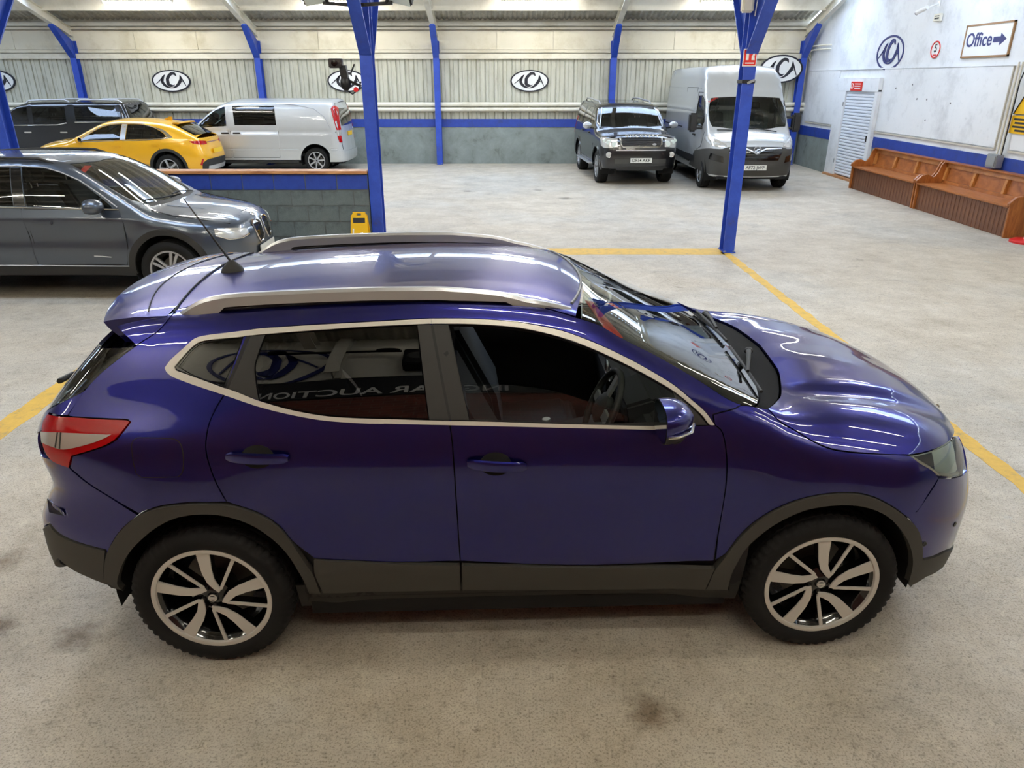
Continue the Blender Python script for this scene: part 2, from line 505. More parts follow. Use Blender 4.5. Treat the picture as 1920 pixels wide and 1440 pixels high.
        if thick and E:
            rim = sorted({i for e in E for i in e}); base = len(vs); mp = {}
            onr = np.zeros((len(X), 3))
            for a_, b_ in E:
                dvec = np.cross(X[b_] - X[a_], N[a_]); onr[a_] += dvec; onr[b_] += dvec
            for i in rim:
                q = onr[i] / max(np.linalg.norm(onr[i]), 1e-9)
                mp[i] = len(vs); vs += [tuple(X[i]), tuple(X[i] - N[i] * thick)]; ns += [tuple(q), tuple(q)]
            for a_, b_ in E: fs.append((mp[a_], mp[a_] + 1, mp[b_] + 1, mp[b_]))
        outs = []
        for flip in ((False, True) if (both and not mirror) else (False,)):
            vv = [(x, -y, z) for x, y, z in vs] if flip else vs; nn = [(x, -y, z) for x, y, z in ns] if flip else ns
            ff = [f[::-1] for f in fs] if flip else fs
            me = bpy.data.meshes.new(name); me.from_pydata(vv, [], ff)
            me.polygons.foreach_set('use_smooth', [True] * len(ff)); me.materials.append(m)
            me.normals_split_custom_set_from_vertices(nn); me.update()
            outs.append(link(bpy.data.objects.new(name, me), parent))
        return outs
    def on(s, P, off=0.0):
        P = np.atleast_2d(P); return P + s.normal(P) * off
    def strip(s, kind, L, off=0.0, step=.03):
        """points along a line lying on the skin"""
        P = s.pts(kind, L); return [tuple(p) for p in s.on(P, off)]
def mirror_y(mb):
    m = MB(); m.v = [(x, -y, z) for x, y, z in mb.v]; m.f = [f[::-1] for f in mb.f]; return m
# ================================================================== the hall
YP, YW, XR_, XL_, YF = 10.89, 23.2, 8.65, -18.0, -1.42
RIDGE, EAVE = 5.98, 3.95
BAYX = [-12.44, -7.21, -1.984, 3.243]                   # poles of the inner row
BACKX = [-12.65, -7.35, -2.19, 2.94]
FEAVE = 5.2                                             # the wall behind the photographer is taller

# ---- materials of the place
M_WHITE = mat('white_paint', S((226, 222, 208)), .55)
t = noise(M_WHITE, 1.7, 6, .65); c = ramp(M_WHITE, t, [(.3, S((206, 200, 182))), (.5, S((228, 224, 210))), (.75, S((236, 233, 222)))]); setc(M_WHITE, c)
M_WALLW = mat('white_wall_paint', S((228, 230, 230)), .6)
t = noise(M_WALLW, 1.2, 7, .68); t2 = noise(M_WALLW, 9, 5, .7)
c = ramp(M_WALLW, t, [(.32, S((205, 207, 207))), (.5, S((229, 231, 231))), (.8, S((236, 237, 236)))]); c2 = ramp(M_WALLW, t2, [(.25, S((200, 200, 196))), (.42, (1, 1, 1, 1))])
setc(M_WALLW, mix(M_WALLW, .35, c, c2, 'MULTIPLY')); bump(M_WALLW, t2, .12, .02)
M_BLUEP = mat('blue_gloss_paint', S((30, 58, 160)), .38)
t = noise(M_BLUEP, 3.0, 7, .7); c = ramp(M_BLUEP, t, [(.26, S((66, 68, 108))), (.40, S((40, 70, 168))), (.7, S((52, 86, 192)))]); setc(M_BLUEP, c); setr(M_BLUEP, t, .5, .3)
M_BLUEBAND = mat('blue_wall_paint', S((33, 62, 150)), .5)
t = noise(M_BLUEBAND, 5.0, 6, .7); c = ramp(M_BLUEBAND, t, [(.3, S((40, 58, 120))), (.5, S((33, 62, 152))), (.8, S((45, 76, 165)))]); setc(M_BLUEBAND, c); bump(M_BLUEBAND, t, .2, .02)
M_GREYB = mat('grey_wall_paint', S((128, 138, 134)), .65)
t = noise(M_GREYB, 2.2, 8, .72, .4); c = ramp(M_GREYB, t, [(.22, S((74, 76, 70))), (.42, S((124, 132, 127))), (.7, S((142, 152, 149)))]); setc(M_GREYB, c); t2 = noise(M_GREYB, 40, 3); bump(M_GREYB, t2, .25, .01)
M_BLOCK = mat('grey_block_paint', S((96, 106, 106)), .7)
t = noise(M_BLOCK, 6, 6, .7); c = ramp(M_BLOCK, t, [(.25, S((72, 80, 79))), (.5, S((96, 107, 107))), (.8, S((112, 122, 121)))]); setc(M_BLOCK, c); t2 = noise(M_BLOCK, 90, 3); bump(M_BLOCK, t2, .5, .01)
M_CLAD = mat('grey_cladding_sheet', S((176, 176, 160)), .5)
t = noise(M_CLAD, 1.6, 7, .7, 0, 'Object', (3, 1, .7)); c = ramp(M_CLAD, t, [(.25, S((158, 155, 136))), (.5, S((194, 193, 176))), (.8, S((204, 204, 190)))]); setc(M_CLAD, c)
M_CREAM = mat('cream_board', S((232, 226, 206)), .6)
t = noise(M_CREAM, 1.1, 6, .7); c = ramp(M_CREAM, t, [(.3, S((206, 198, 172))), (.5, S((232, 227, 208))), (.8, S((238, 233, 216)))]); setc(M_CREAM, c)
M_ROOFS = mat('roof_sheet', S((150, 146, 132)), .75)
t = noise(M_ROOFS, 2.5, 6, .7); c = ramp(M_ROOFS, t, [(.3, S((150, 146, 132))), (.6, S((196, 193, 182)))]); setc(M_ROOFS, c)
M_WOOD = mat('oak_wood', S((150, 86, 40)), .42, coat=.25, coat_rough=.2)
t = noise(M_WOOD, 3.0, 6, .65, 1.2, 'Object', (6, 1.2, 1.2)); c = ramp(M_WOOD, t, [(.28, S((128, 72, 30))), (.5, S((164, 98, 44))), (.75, S((188, 120, 60)))]); setc(M_WOOD, c)
M_WOODL = mat('light_oak', S((190, 128, 66)), .42, coat=.25, coat_rough=.2)
t = noise(M_WOODL, 3.0, 5, .6, .6, 'Object', (5, 1.2, 1.2)); c = ramp(M_WOODL, t, [(.3, S((158, 98, 44))), (.6, S((204, 142, 76)))]); setc(M_WOODL, c)
M_WOODD = mat('dark_oak_boards', S((84, 46, 24)), .45, coat=.15, coat_rough=.25)
t = noise(M_WOODD, 3.0, 7, .7, .8, 'Object', (10, 10, 1.0)); c = ramp(M_WOODD, t, [(.25, S((62, 34, 18))), (.5, S((104, 62, 36))), (.8, S((140, 88, 52)))]); setc(M_WOODD, c)
M_CAPW = mat('timber_capping', S((196, 140, 88)), .5)
t = noise(M_CAPW, 4, 5, .6, .8, 'Object', (.6, 5, 5)); c = ramp(M_CAPW, t, [(.3, S((150, 92, 52))), (.6, S((206, 152, 100)))]); setc(M_CAPW, c)
M_YEL = mat('yellow_floor_paint', S((220, 176, 66)), .6)
t = noise(M_YEL, 9, 8, .75); c = ramp(M_YEL, t, [(.30, S((158, 140, 98))), (.46, S((214, 172, 70))), (.75, S((230, 188, 78)))]); setc(M_YEL, c)
M_YELPL = mat('yellow_plastic', S((240, 188, 16)), .35)
M_SIGNW = mat('sign_white', S((238, 238, 234)), .35)
M_NAVY = mat('navy_lettering', S((22, 36, 104)), .45)
M_INK = mat('black_lettering', S((24, 24, 34)), .45)
M_SIGNRED = mat('sign_red', S((214, 36, 24)), .4)
M_BLACKM = mat('black_metal', S((22, 22, 24)), .45, .3)
M_GALV = mat('galvanised', S((165, 168, 168)), .45, .6)
M_SHUT = mat('shutter_white', S((226, 230, 236)), .38)
M_BRICK = mat('red_brick', S((120, 60, 44)), .8)
_n, _l, _b = nt(M_BRICK)
_tc = _n.new('ShaderNodeTexCoord'); _mp = _n.new('ShaderNodeMapping'); _mp.inputs['Rotation'].default_value = (rad(90), 0, 0)
_bt = _n.new('ShaderNodeTexBrick'); _bt.inputs['Color1'].default_value = S((132, 62, 44)); _bt.inputs['Color2'].default_value = S((96, 44, 34)); _bt.inputs['Mortar'].default_value = S((120, 108, 96))
_bt.inputs['Scale'].default_value = 1.0; _bt.inputs['Brick Width'].default_value = .225; _bt.inputs['Row Height'].default_value = .075; _bt.inputs['Mortar Size'].default_value = .006
_l.new(_tc.outputs['Object'], _mp.inputs[0]); _l.new(_mp.outputs[0], _bt.inputs['Vector']); _l.new(_bt.outputs['Color'], _b.inputs['Base Color'])

# ---- floor: worn concrete
M_FLOOR = mat('worn_concrete', S((165, 158, 144)), .5)
def floor_mat(m):
    n, l, b = nt(m)
    big = noise(m, .30, 6, .62, .6); mid = noise(m, 1.6, 10, .80, .15); fine = noise(m, 26, 7, .80); grit = noise(m, 105, 4, .7)
    base = ramp(m, mid, [(.30, S((142, 128, 107))), (.44, S((180, 168, 148))), (.56, S((202, 191, 172))), (.74, S((226, 219, 206)))])
    blue = ramp(m, big, [(.34, S((182, 188, 187))), (.54, S((206, 195, 174)))])
    c = mix(m, .35, base, blue)
    fl = noise(m, 5.5, 10, .86, .3); fr_ = ramp(m, fl, [(.54, (0, 0, 0, 1)), (.68, (.6, .6, .6, 1))])
    c = mix(m, fr_, c, S((226, 219, 196)))
    pz = noise(m, 1.9, 8, .8, .5); pr = ramp(m, pz, [(.62, (0, 0, 0, 1)), (.70, (.55, .55, .55, 1))])
    c = mix(m, pr, c, S((182, 192, 190)))
    sp = ramp(m, fine, [(.31, S((132, 120, 102))), (.47, (1, 1, 1, 1)), (.72, (1, 1, 1, 1))])
    c = mix(m, .65, c, sp, 'MULTIPLY')
    gr = ramp(m, grit, [(.34, S((140, 130, 114))), (.50, (1, 1, 1, 1))])
    c = mix(m, .7, c, gr, 'MULTIPLY')
    st = noise(m, .8, 6, .62, 1.2); dk = ramp(m, st, [(.24, S((120, 96, 70))), (.32, (1, 1, 1, 1))])
    c = mix(m, .75, c, dk, 'MULTIPLY')
    tc = n.new('ShaderNodeTexCoord'); wob = noise(m, 7, 4, .7)
    for x, y, r, col in ((-2.02, 2.66, .17, (128, 104, 72)), (-2.43, 2.72, .16, (132, 108, 78)), (.58, 2.22, .16, (140, 118, 94)), (-2.75, 3.22, .20, (150, 128, 96)), (1.15, 16.1, .25, (110, 96, 80)), (-1.0, 17.2, .2, (104, 92, 78)), (.6, 17.4, .18, (100, 90, 78))):   # old stains
        sb = n.new('ShaderNodeVectorMath'); sb.operation = 'SUBTRACT'; sb.inputs[1].default_value = (x, y, 0); l.new(tc.outputs['Object'], sb.inputs[0])
        ln = n.new('ShaderNodeVectorMath'); ln.operation = 'LENGTH'; l.new(sb.outputs[0], ln.inputs[0])
        ad = n.new('ShaderNodeMath'); ad.operation = 'MULTIPLY_ADD'; l.new(wob, ad.inputs[0]); ad.inputs[1].default_value = r * 1.6; l.new(ln.outputs['Value'], ad.inputs[2])
        sc_ = n.new('ShaderNodeMath'); sc_.operation = 'DIVIDE'; l.new(ad.outputs[0], sc_.inputs[0]); sc_.inputs[1].default_value = r * 2.2
        c = mix(m, .8, c, ramp(m, sc_.outputs[0], [(.40, S(col)), (.72, (1, 1, 1, 1))]), 'MULTIPLY')
    setc(m, c); setr(m, mid, .66, .36); bump(m, fine, .2, .01)
floor_mat(M_FLOOR)
struct('floor', MB().box(XL_ - .3, XR_ + .3, YF - .3, YW + .3, -.25, 0), M_FLOOR)

# ---- painted lines: thin coats lying on the floor
def floor_line(a, b, w, label):
    a, b = Vector((a[0], a[1], 0)), Vector((b[0], b[1], 0)); d = (b - a).normalized(); s_ = Vector((-d.y, d.x, 0)) * w / 2
    n = max(6, int((b - a).length / .12)); vs, fs = [], []
    r = random.Random(int(a.x * 100 + b.y * 31))
    for i in range(n + 1):
        p = a + (b - a) * i / n; j0, j1 = r.uniform(-.012, .012), r.uniform(-.012, .012)
        for q in (p + s_ * (1 + j0 / w * 2), p - s_ * (1 + j1 / w * 2)): vs += [(q.x, q.y, .0015), (q.x, q.y, -.01)]
    for i in range(n):
        k = 4 * i; fs += [(k, k + 2, k + 6, k + 4), (k, k + 4, k + 5, k + 1), (k + 2, k + 3, k + 7, k + 6)]
    o = MB().add(vs, fs).build('floor_line', M_YEL); tag(o, label, 'floor marking', 'worn yellow bay lines on the concrete'); return o
floor_line((3.19, 10.80), (3.30, 2.0), .125, 'yellow line running from the blue pole with the fire sign past the blue car')
floor_line((3.16, 10.84), (-1.8, 10.84), .42, 'broad yellow line between the feet of the two blue poles')
floor_line((-3.86, 9.9), (-3.74, 2.2), .20, 'yellow line on the floor between the blue car and the grey car')

# ---- back wall
wall_b = struct('wall_back', MB().box(XL_, XR_, YW, YW + .2, 0, EAVE + .1), M_WHITE)
MB().box(XL_, XR_, YW - .06, YW + .02, 0, 1.06).build('block_dado', M_GREYB, wall_b)
MB().box(XL_, XR_, YW - .075, YW + .02, 1.06, 1.29).build('blue_band', M_BLUEBAND, wall_b)
def ribbed(x0, x1, period, prof, f):
    """profile [(u, depth)] per period along x; f(x, depth, end) -> point"""
    vs, fs = [], []; n = int((x1 - x0) / period)
    xs = [(x0 + (i + u) * period, d) for i in range(n) for u, d in prof] + [(x0 + n * period, prof[0][1])]
    for x, d in xs: vs += [f(x, d, 0), f(x, d, 1)]
    for i in range(len(xs) - 1): fs.append((2 * i, 2 * i + 1, 2 * i + 3, 2 * i + 2))
    return vs, fs
PR = [(0, 0), (.12, 0), (.17, .038), (.24, .038), (.29, 0), (.56, 0), (.60, .016), (.64, .016), (.68, 0)]
MB().add(*ribbed(XL_, XR_, .26, PR, lambda x, d, e: (x, YW - .055 + d, 1.29 + e * 1.66))).build('ribbed_cladding', M_CLAD, wall_b, fix=False)
for z0, z1, d in ((1.50, 1.615, .17), (1.635, 1.76, .17)):
    MB().tube([(XL_, YW - d, (z0 + z1) / 2), (XR_, YW - d, (z0 + z1) / 2)], (z1 - z0) / 2, 12).build('wall_rail', M_CREAM, wall_b, smooth=60)
MB().box(XL_, XR_, YW - .16, YW, 2.93, 3.07).build('sheeting_rail', M_CREAM, wall_b, bevel=.01)
MB().box(XL_, XR_, YW - .10, YW, 3.09, 3.17).build('sheeting_rail', M_CREAM, wall_b, bevel=.01)
xb = [XL_] + [v for b0 in BACKX for v in (b0 - 1.75, b0, b0 + 1.75)] + [BACKX[-1] + 3.5, XR_]
xb = sorted(set(xb))
for a, b in zip(xb, xb[1:]):
    MB().box(a + .004, b - .004, YW - .05, YW, 3.18, 3.68).build('eaves_board', M_CREAM, wall_b)
MB().box(XL_, XR_, YW - .20, YW, 3.70, 3.76).build('gutter_lip', M_CREAM, wall_b)
MB().tube([(XL_, YW - .13, 3.84), (XR_, YW - .13, 3.84)], .07, 10).build('gutter', M_WHITE, wall_b, smooth=60)

# ---- right wall with its painted bands, panels, door
wall_r = struct('wall_right', MB().add([(XR_, YF, 0), (XR_, YW, 0), (XR_, YW, EAVE), (XR_, (YW + YP) / 2, RIDGE), (XR_, YP, EAVE), (XR_, (YP + YF) / 2, RIDGE), (XR_, YF, FEAVE)] + [(XR_ + .25, a, b) for a, b in ((YF, 0), (YW, 0), (YW, EAVE), ((YW + YP) / 2, RIDGE), (YP, EAVE), ((YP + YF) / 2, RIDGE), (YF, FEAVE))],
    [(0, 1, 2, 3, 4, 5, 6), (13, 12, 11, 10, 9, 8, 7)] + [(i, i + 7, (i + 1) % 7 + 7, (i + 1) % 7) for i in range(7)]), M_WALLW)
DY0, DY1, DYJ = 18.42, 20.02, 20.60
for a, b in ((YF, DY0 - .08), (DYJ, YW - .08)):
    MB().box(XR_ - .012, XR_ + .02, a, b, 0, .87).build('grey_dado', M_GREYB, wall_r)
    MB().box(XR_ - .016, XR_ + .02, a, b, .87, 1.12).build('blue_band', M_BLUEBAND, wall_r)
MB().box(XR_ - .03, XR_ + .02, YF, YW - .2, 2.605, 2.635).build('wall_ledge', M_WALLW, wall_r)
for a, b in ((13.62, DY0 - .12), (DYJ + .15, 22.7), (6.5, 13.2)):
    MB().box(XR_ - .022, XR_ + .02, a, b, 1.26, 2.60).build('wall_panel', M_WALLW, wall_r, bevel=.004)
    MB().box(XR_ - .03, XR_ + .02, a, b, 1.215, 1.245).build('panel_moulding', mat('moulding', S((196, 190, 176)), .6), wall_r)
for y in (13.60, 13.50): MB().box(XR_ - .03, XR_ + .02, y - .012, y + .012, 1.22, 2.60).build('panel_moulding', MATS['moulding'], wall_r)
for (y, z) in ((16.6, 2.0), (16.9, 2.28), (16.2, 2.0), (15.3, 1.95), (17.6, 2.2), (16.1, 1.6)):
    MB().lathe([(-.01, .001), (-.006, .02), (.01, .022)], 'x', 10, (XR_ - .02, y, z)).build('fixing_plug', mat('plug', S((120, 120, 118)), .6), wall_r)
# roller shutter door
dr = MB().box(XR_ - .10, XR_ + .05, DY1, DYJ, 0, 2.16).box(XR_ - .10, XR_ + .05, DY0 - .16, DY0, 0, 2.16).box(XR_ - .11, XR_ + .05, DY0 - .16, DYJ, 2.11, 2.42)
door = struct('door_1', dr, M_WALLW, bevel=.006)
sl = MB().prism([(XR_ - .035, 0), (XR_ - .060, .012), (XR_ - .066, .036), (XR_ - .058, .062), (XR_ - .035, .072), (XR_ - .02, .036)], 'xz', DY0, DY1).mesh('shutter_slat', M_SHUT, 40)
for k in range(28): obj('shutter_slat', sl, door, (0, 0, .07 + k * .0735))
MB().box(XR_ - .14, XR_ - .02, DY0 - .1, DYJ, 0, .055).build('threshold', M_CAPW, door, bevel=.006)
MB().box(XR_ - .09, XR_ - .06, DY0 + .06, DY0 + .10, .98, 1.12).build('door_handle', M_BLACKM, door, bevel=.006)
for k in (.35, 1.75): MB().box(XR_ - .115, XR_ - .09, DY1 + .02, DY1 + .06, k, k + .1).build('hinge', M_GALV, door)

# ---- walls out of the frame: left and behind the photographer
struct('wall_left', MB().add([(XL_, YF, 0), (XL_, YW, 0), (XL_, YW, EAVE), (XL_, (YW + YP) / 2, RIDGE), (XL_, YP, EAVE), (XL_, (YP + YF) / 2, RIDGE), (XL_, YF, FEAVE)] + [(XL_ - .25, a, b) for a, b in ((YF, 0), (YW, 0), (YW, EAVE), ((YW + YP) / 2, RIDGE), (YP, EAVE), ((YP + YF) / 2, RIDGE), (YF, FEAVE))],
    [(0, 1, 2, 3, 4, 5, 6), (13, 12, 11, 10, 9, 8, 7)] + [(i, i + 7, (i + 1) % 7 + 7, (i + 1) % 7) for i in range(7)]), M_WALLW)
wall_f = struct('wall_front', MB().box(XL_, XR_, YF - .2, YF, 0, FEAVE + .1), M_WHITE)
MB().box(XL_, XR_, YF - .02, YF + .03, 0, 3.47).build('brick_dado', M_BRICK, wall_f)

# ---- roof: corrugated sheets on purlins, with bands of translucent sheet
M_SKYL = bpy.data.materials.new('translucent_sheet'); M_SKYL.use_nodes = True
_n, _l = M_SKYL.node_tree.nodes, M_SKYL.node_tree.links; _n.clear()
_o = _n.new('ShaderNodeOutputMaterial'); _m = _n.new('ShaderNodeMixShader'); _t = _n.new('ShaderNodeBsdfTransparent'); _t.inputs[0].default_value = (.80, .88, 1, 1)
_d = _n.new('ShaderNodeBsdfDiffuse'); _d.inputs[0].default_value = (.7, .76, .85, 1); _m.inputs[0].default_value = .25
_l.new(_t.outputs[0], _m.inputs[1]); _l.new(_d.outputs[0], _m.inputs[2]); _l.new(_m.outputs[0], _o.inputs[0])
SIN = [(0, 0), (.2, .012), (.35, .036), (.5, .045), (.65, .036), (.8, .012)]
H2 = (YP - YF) / 2
SKY = (.47, .68)                                          # fraction of the slope, from the eaves
def slope_pt(Y0, sg, f):
    e = FEAVE if Y0 == YF else EAVE
    return (Y0 + sg * f * H2, e + (RIDGE - e) * f)
slopes = [(YF, 1, 'ceiling_near_front'), (YP, -1, 'ceiling_near_back'), (YP, 1, 'ceiling_far_front'), (YW, -1, 'ceiling_far_back')]
for Y0, sg, nm in slopes:
    root = None; SKY = (.34, .53) if Y0 == YW else (.47, .68)
    for a, b in ((0, SKY[0]), (SKY[1], 1.0)):
        (ya, za), (yb, zb) = slope_pt(Y0, sg, a), slope_pt(Y0, sg, b)
        mb = MB().add(*ribbed(XL_, XR_, .146, SIN, lambda x, d, e: (x, ya + (yb - ya) * e, za + (zb - za) * e + d)))
        if root is None: root = struct('ceiling', mb, M_ROOFS, smooth=60, fix=False)
        else: mb.build('roof_sheeting', M_ROOFS, root, smooth=60, fix=False)
    (ya, za), (yb, zb) = slope_pt(Y0, sg, SKY[0]), slope_pt(Y0, sg, SKY[1])
    x = XL_; k = 0
    while x < XR_ - .3:
        w = .146 * 18; x1 = min(x + w, XR_)
        is_sky = (k % 2 == 1 or Y0 == YW) and Y0 != YF
        mb = MB().add(*ribbed(x, x1 + .01, .146, SIN, lambda x, d, e: (x, ya + (yb - ya) * e, za + (zb - za) * e + d)))
        mb.build('rooflight_sheet' if is_sky else 'roof_sheeting', M_SKYL if is_sky else M_ROOFS, root, smooth=60, fix=False)
        if is_sky:
            pl = bpy.data.lights.new('rooflight_portal', 'AREA'); pl.shape = 'RECTANGLE'; pl.size = w; pl.size_y = math.hypot(yb - ya, zb - za)
            pl.cycles.is_portal = True
            po = bpy.data.objects.new('rooflight_portal', pl); po.location = ((x + x1) / 2, (ya + yb) / 2, (za + zb) / 2 + .06)
            po.rotation_euler = (math.atan2(zb - za, yb - ya) if sg > 0 else math.atan2(zb - za, yb - ya) + math.pi, 0, 0)
            po.rotation_euler = (math.atan((zb - za) / (yb - ya)), 0, 0)
            COL.objects.link(po)
        x += w; k += 1
    for f in ((.215, .335, .535, .685, .83, .965) if Y0 == YW else (.215, .34, .465, .685, .83, .965)):
        y, z = slope_pt(Y0, sg, f)
        MB().box(XL_, XR_, y - .05, y + .05, z - .30 if f < .22 else z - .22, z - .004).build('purlin', M_WHITE, root)
# rafters and poles: welded H sections
def hsec(mb, a, b, bw, d, web_up, tf=.02):
    """H section from a to b: flange width bw along x, depth d in the plane of web_up"""
    a, b, u = Vector(a), Vector(b), Vector(web_up)
    dr = (b - a).normalized(); u = (u - dr * u.dot(dr)).normalized()
    mb.bar(a + u * (d / 2 - tf / 2), b + u * (d / 2 - tf / 2), bw, tf, u)
    mb.bar(a - u * (d / 2 - tf / 2), b - u * (d / 2 - tf / 2), bw, tf, u)
    mb.bar(a, b, tf, d - 2 * tf, u)
    return mb
def rafter(x, Y0, sg):
    (y0, z0), (y1, z1) = slope_pt(Y0, sg, .02), slope_pt(Y0, sg, 1.0)
    o = hsec(MB(), (x, y0, z0 - .38), (x, y1, z1 - .38), .14, .24, (0, 0, 1)).build('rafter', M_WHITE); return o
rf = empty('trim_1'); rf['kind'] = 'structure'
for x in BAYX:
    for Y0, sg, nm in slopes[:3]: rafter(x, Y0, sg).parent = rf
for x in BACKX: rafter(x, YW, -1).parent = rf
rafter(8.45, YW, -1).parent = rf; rafter(8.45, YP, 1).parent = rf
for x in BAYX + [8.45]: MB().box(x - 5.2 if x > -12 else XL_, x, YP - .12, YP + .12, EAVE - .16, EAVE - .02).build('valley_gutter', M_WHITE, rf)

def pole(x, y, ztop, fronts, label, bw=.165, d=.22, name='steel_pole'):
    p = empty(name, (x, y, 0)); tag(p, label, 'pole', 'blue steel roof poles')
    hsec(MB(), (0, 0, .012), (0, 0, ztop if name == 'steel_pole' else 3.40), bw, d, (0, 1, 0)).build('pole_shaft', M_BLUEP, p)
    MB().box(-.09, .09, -.16, .16, 0, .014).build('base_plate', M_BLUEP, p)
    for sx in (-1, 1):
        for sy in (-1, 1): MB().lathe([(0, .018), (.016, .018), (.018, .001)], 'z', 6, (sx * .065, sy * .135, .013)).build('anchor_bolt', M_GALV, p)
    for sg in fronts:                                     # haunches: inclined flange with a tapering web
        z0 = 2.70 if name == 'steel_pole' else 2.96
        y0 = sg * d / 2; L = .95 if name == 'steel_pole' else .75
        a = Vector((0, y0, z0)); b = Vector((0, y0 + sg * L, z0 + L * 1.06))
        h = MB().bar(a, b, bw, .022, (0, -sg, 1)).build('haunch_flange', M_BLUEP, p)
        yt = abs(b.y)
        MB().prism([(y0, z0), (b.y, b.z), (b.y, b.z + .06), (y0, ztop if name == 'steel_pole' else 3.44)], 'yz', -.008 if name == 'steel_pole' else -.06, .008 if name == 'steel_pole' else .06).build('haunch_web', M_BLUEP if name == 'steel_pole' else M_BLUEP, p)
    return p
for x, lb in zip(BAYX, ('blue steel pole hidden behind the black pickup', 'blue steel pole at the corner of the grey low wall end', 'blue steel pole at the open end of the block wall, with floodlights', 'blue steel pole with a red fire sign, standing alone')):
    if x > -10:
        if x < -5: lb = 'blue steel pole standing in the block wall beside the grey car'
        pole(x, YP, EAVE - .16, (-1, 1), lb)
for x, lb in zip(BACKX, ('blue wall pole behind the black pickup', 'blue wall pole behind the silver van', 'blue wall pole alone on the grey back wall', 'blue wall pole behind the black off-roader')):
    pole(x, YW - .20, EAVE - .1, (-1,), lb, .17, .20, 'wall_pole')
pole(8.42, YW - .20, EAVE - .1, (-1,), 'blue wall pole in the corner behind the tall silver van', .17, .20, 'wall_pole')

# ---- fluorescent battens
M_TUBE = mat('lit_tube', (1, 1, 1, 1), .4, emit=(1.0, .95, .84, 1), estr=TUBE_STRENGTH)
tb_body = MB().box(-.93, .93, -.05, .05, .0, .05).mesh('batten_body', M_WHITE)
tb_tube = MB().tube([(-.89, 0, -.018), (.89, 0, -.018)], .016, 8).mesh('batten_tube', M_TUBE, 60)
tb_cap = [MB().box(q - .02, q + .02, -.02, .02, -.04, .0).mesh('tube_holder', M_WHITE) for q in (-.91, .91)]
rows = [(0, .08), (0, .34), (0, .685), (1, .34), (1, .685), (2, .34), (2, .685), (3, .30), (3, .60)]  # front rows nearest the camera are added to brighten the floor there
for si, f in rows:
    Y0, sg, nm = slopes[si]; y, z = slope_pt(Y0, sg, f)
    for x in (-9.8, -4.6, .63, 5.85):
        L = empty('fluorescent_light', (x, y, z - .30)); tag(L, 'long white fluorescent batten light under a roof purlin', 'light', 'fluorescent lights under the roof')
        obj('batten_body', tb_body, L); b_ = obj('batten_tube', tb_tube, L); [obj('tube_holder', q, L) for q in tb_cap]
        MB().tube([(-.6, 0, .05), (-.6, 0, .082)], .006, 6).build('hanger', M_GALV, L); MB().tube([(.6, 0, .05), (.6, 0, .082)], .006, 6).build('hanger', M_GALV, L)
# ================================================================== materials shared by the vehicles
def car_paint(name, col, metal=.55, rough=.36, flake=0.0):
    m = mat(name, col, rough, metal, coat=1.0, coat_rough=.015)
    return m
M_BLACKPL = mat('black_plastic', S((34, 34, 33)), .62)
M_GREYPL = mat('grey_cladding', S((58, 57, 53)), .6)
t = noise(M_GREYPL, 900, 2); bump(M_GREYPL, t, .15, .001)
M_GLOSSBLK = mat('gloss_black', S((9, 9, 10)), .12, coat=.6)
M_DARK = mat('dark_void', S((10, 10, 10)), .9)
M_TRIM = mat('interior_trim', S((26, 26, 28)), .75)
M_SEAT = mat('seat_cloth', S((44, 48, 54)), .9)
M_CHROME = mat('chrome', S((225, 220, 210)), .12, 1.0)
M_SATIN = mat('satin_aluminium', S((198, 199, 200)), .3, .6)
M_ALLOY = mat('machined_alloy', S((220, 217, 208)), .4, .25)
M_BRIGHT = mat('bright_trim', S((222, 218, 206)), .35, .2)
M_SILVERWHEEL = mat('silver_wheel', S((185, 187, 190)), .35, .75)
M_TYRE = mat('tyre_rubber', S((20, 20, 20)), .8, spec=.3)
t = noise(M_TYRE, 60, 3); bump(M_TYRE, t, .15, .004)
M_DISC = mat('brake_disc', S((110, 108, 104)), .4, .9)
M_RED = mat('red_lens', S((168, 2, 8)), .15, coat=.7, spec=.2)
M_CLEARL = mat('clear_lens', S((222, 220, 212)), .16, .55, coat=1.0)
M_LAMPINT = mat('lamp_chrome', S((232, 244, 236)), .25, .25)
M_AMBER = mat('amber_lens', S((220, 120, 20)), .12, coat=1.0)
M_PLATEW = mat('plate_white', S((225, 225, 215)), .4)
M_PLATEY = mat('plate_yellow', S((235, 190, 30)), .4)
M_PLATETXT = mat('plate_black', S((15, 15, 15)), .5)
M_SEAM = mat('seam_rubber', S((12, 12, 13)), .7)
G_CLEAR = glass('window_glass_clear', (.74, .86, .80), 1.7)
G_SIDE = glass('window_glass_side', (.55, .62, .60), 1.2)
G_TINT = glass('window_glass_tinted', (.035, .035, .038), 1.25)
G_BACK = glass('window_glass_dark', (.16, .18, .19), 1.5)
G_LENS = glass('lamp_cover', (.9, .97, .95), 1.3)

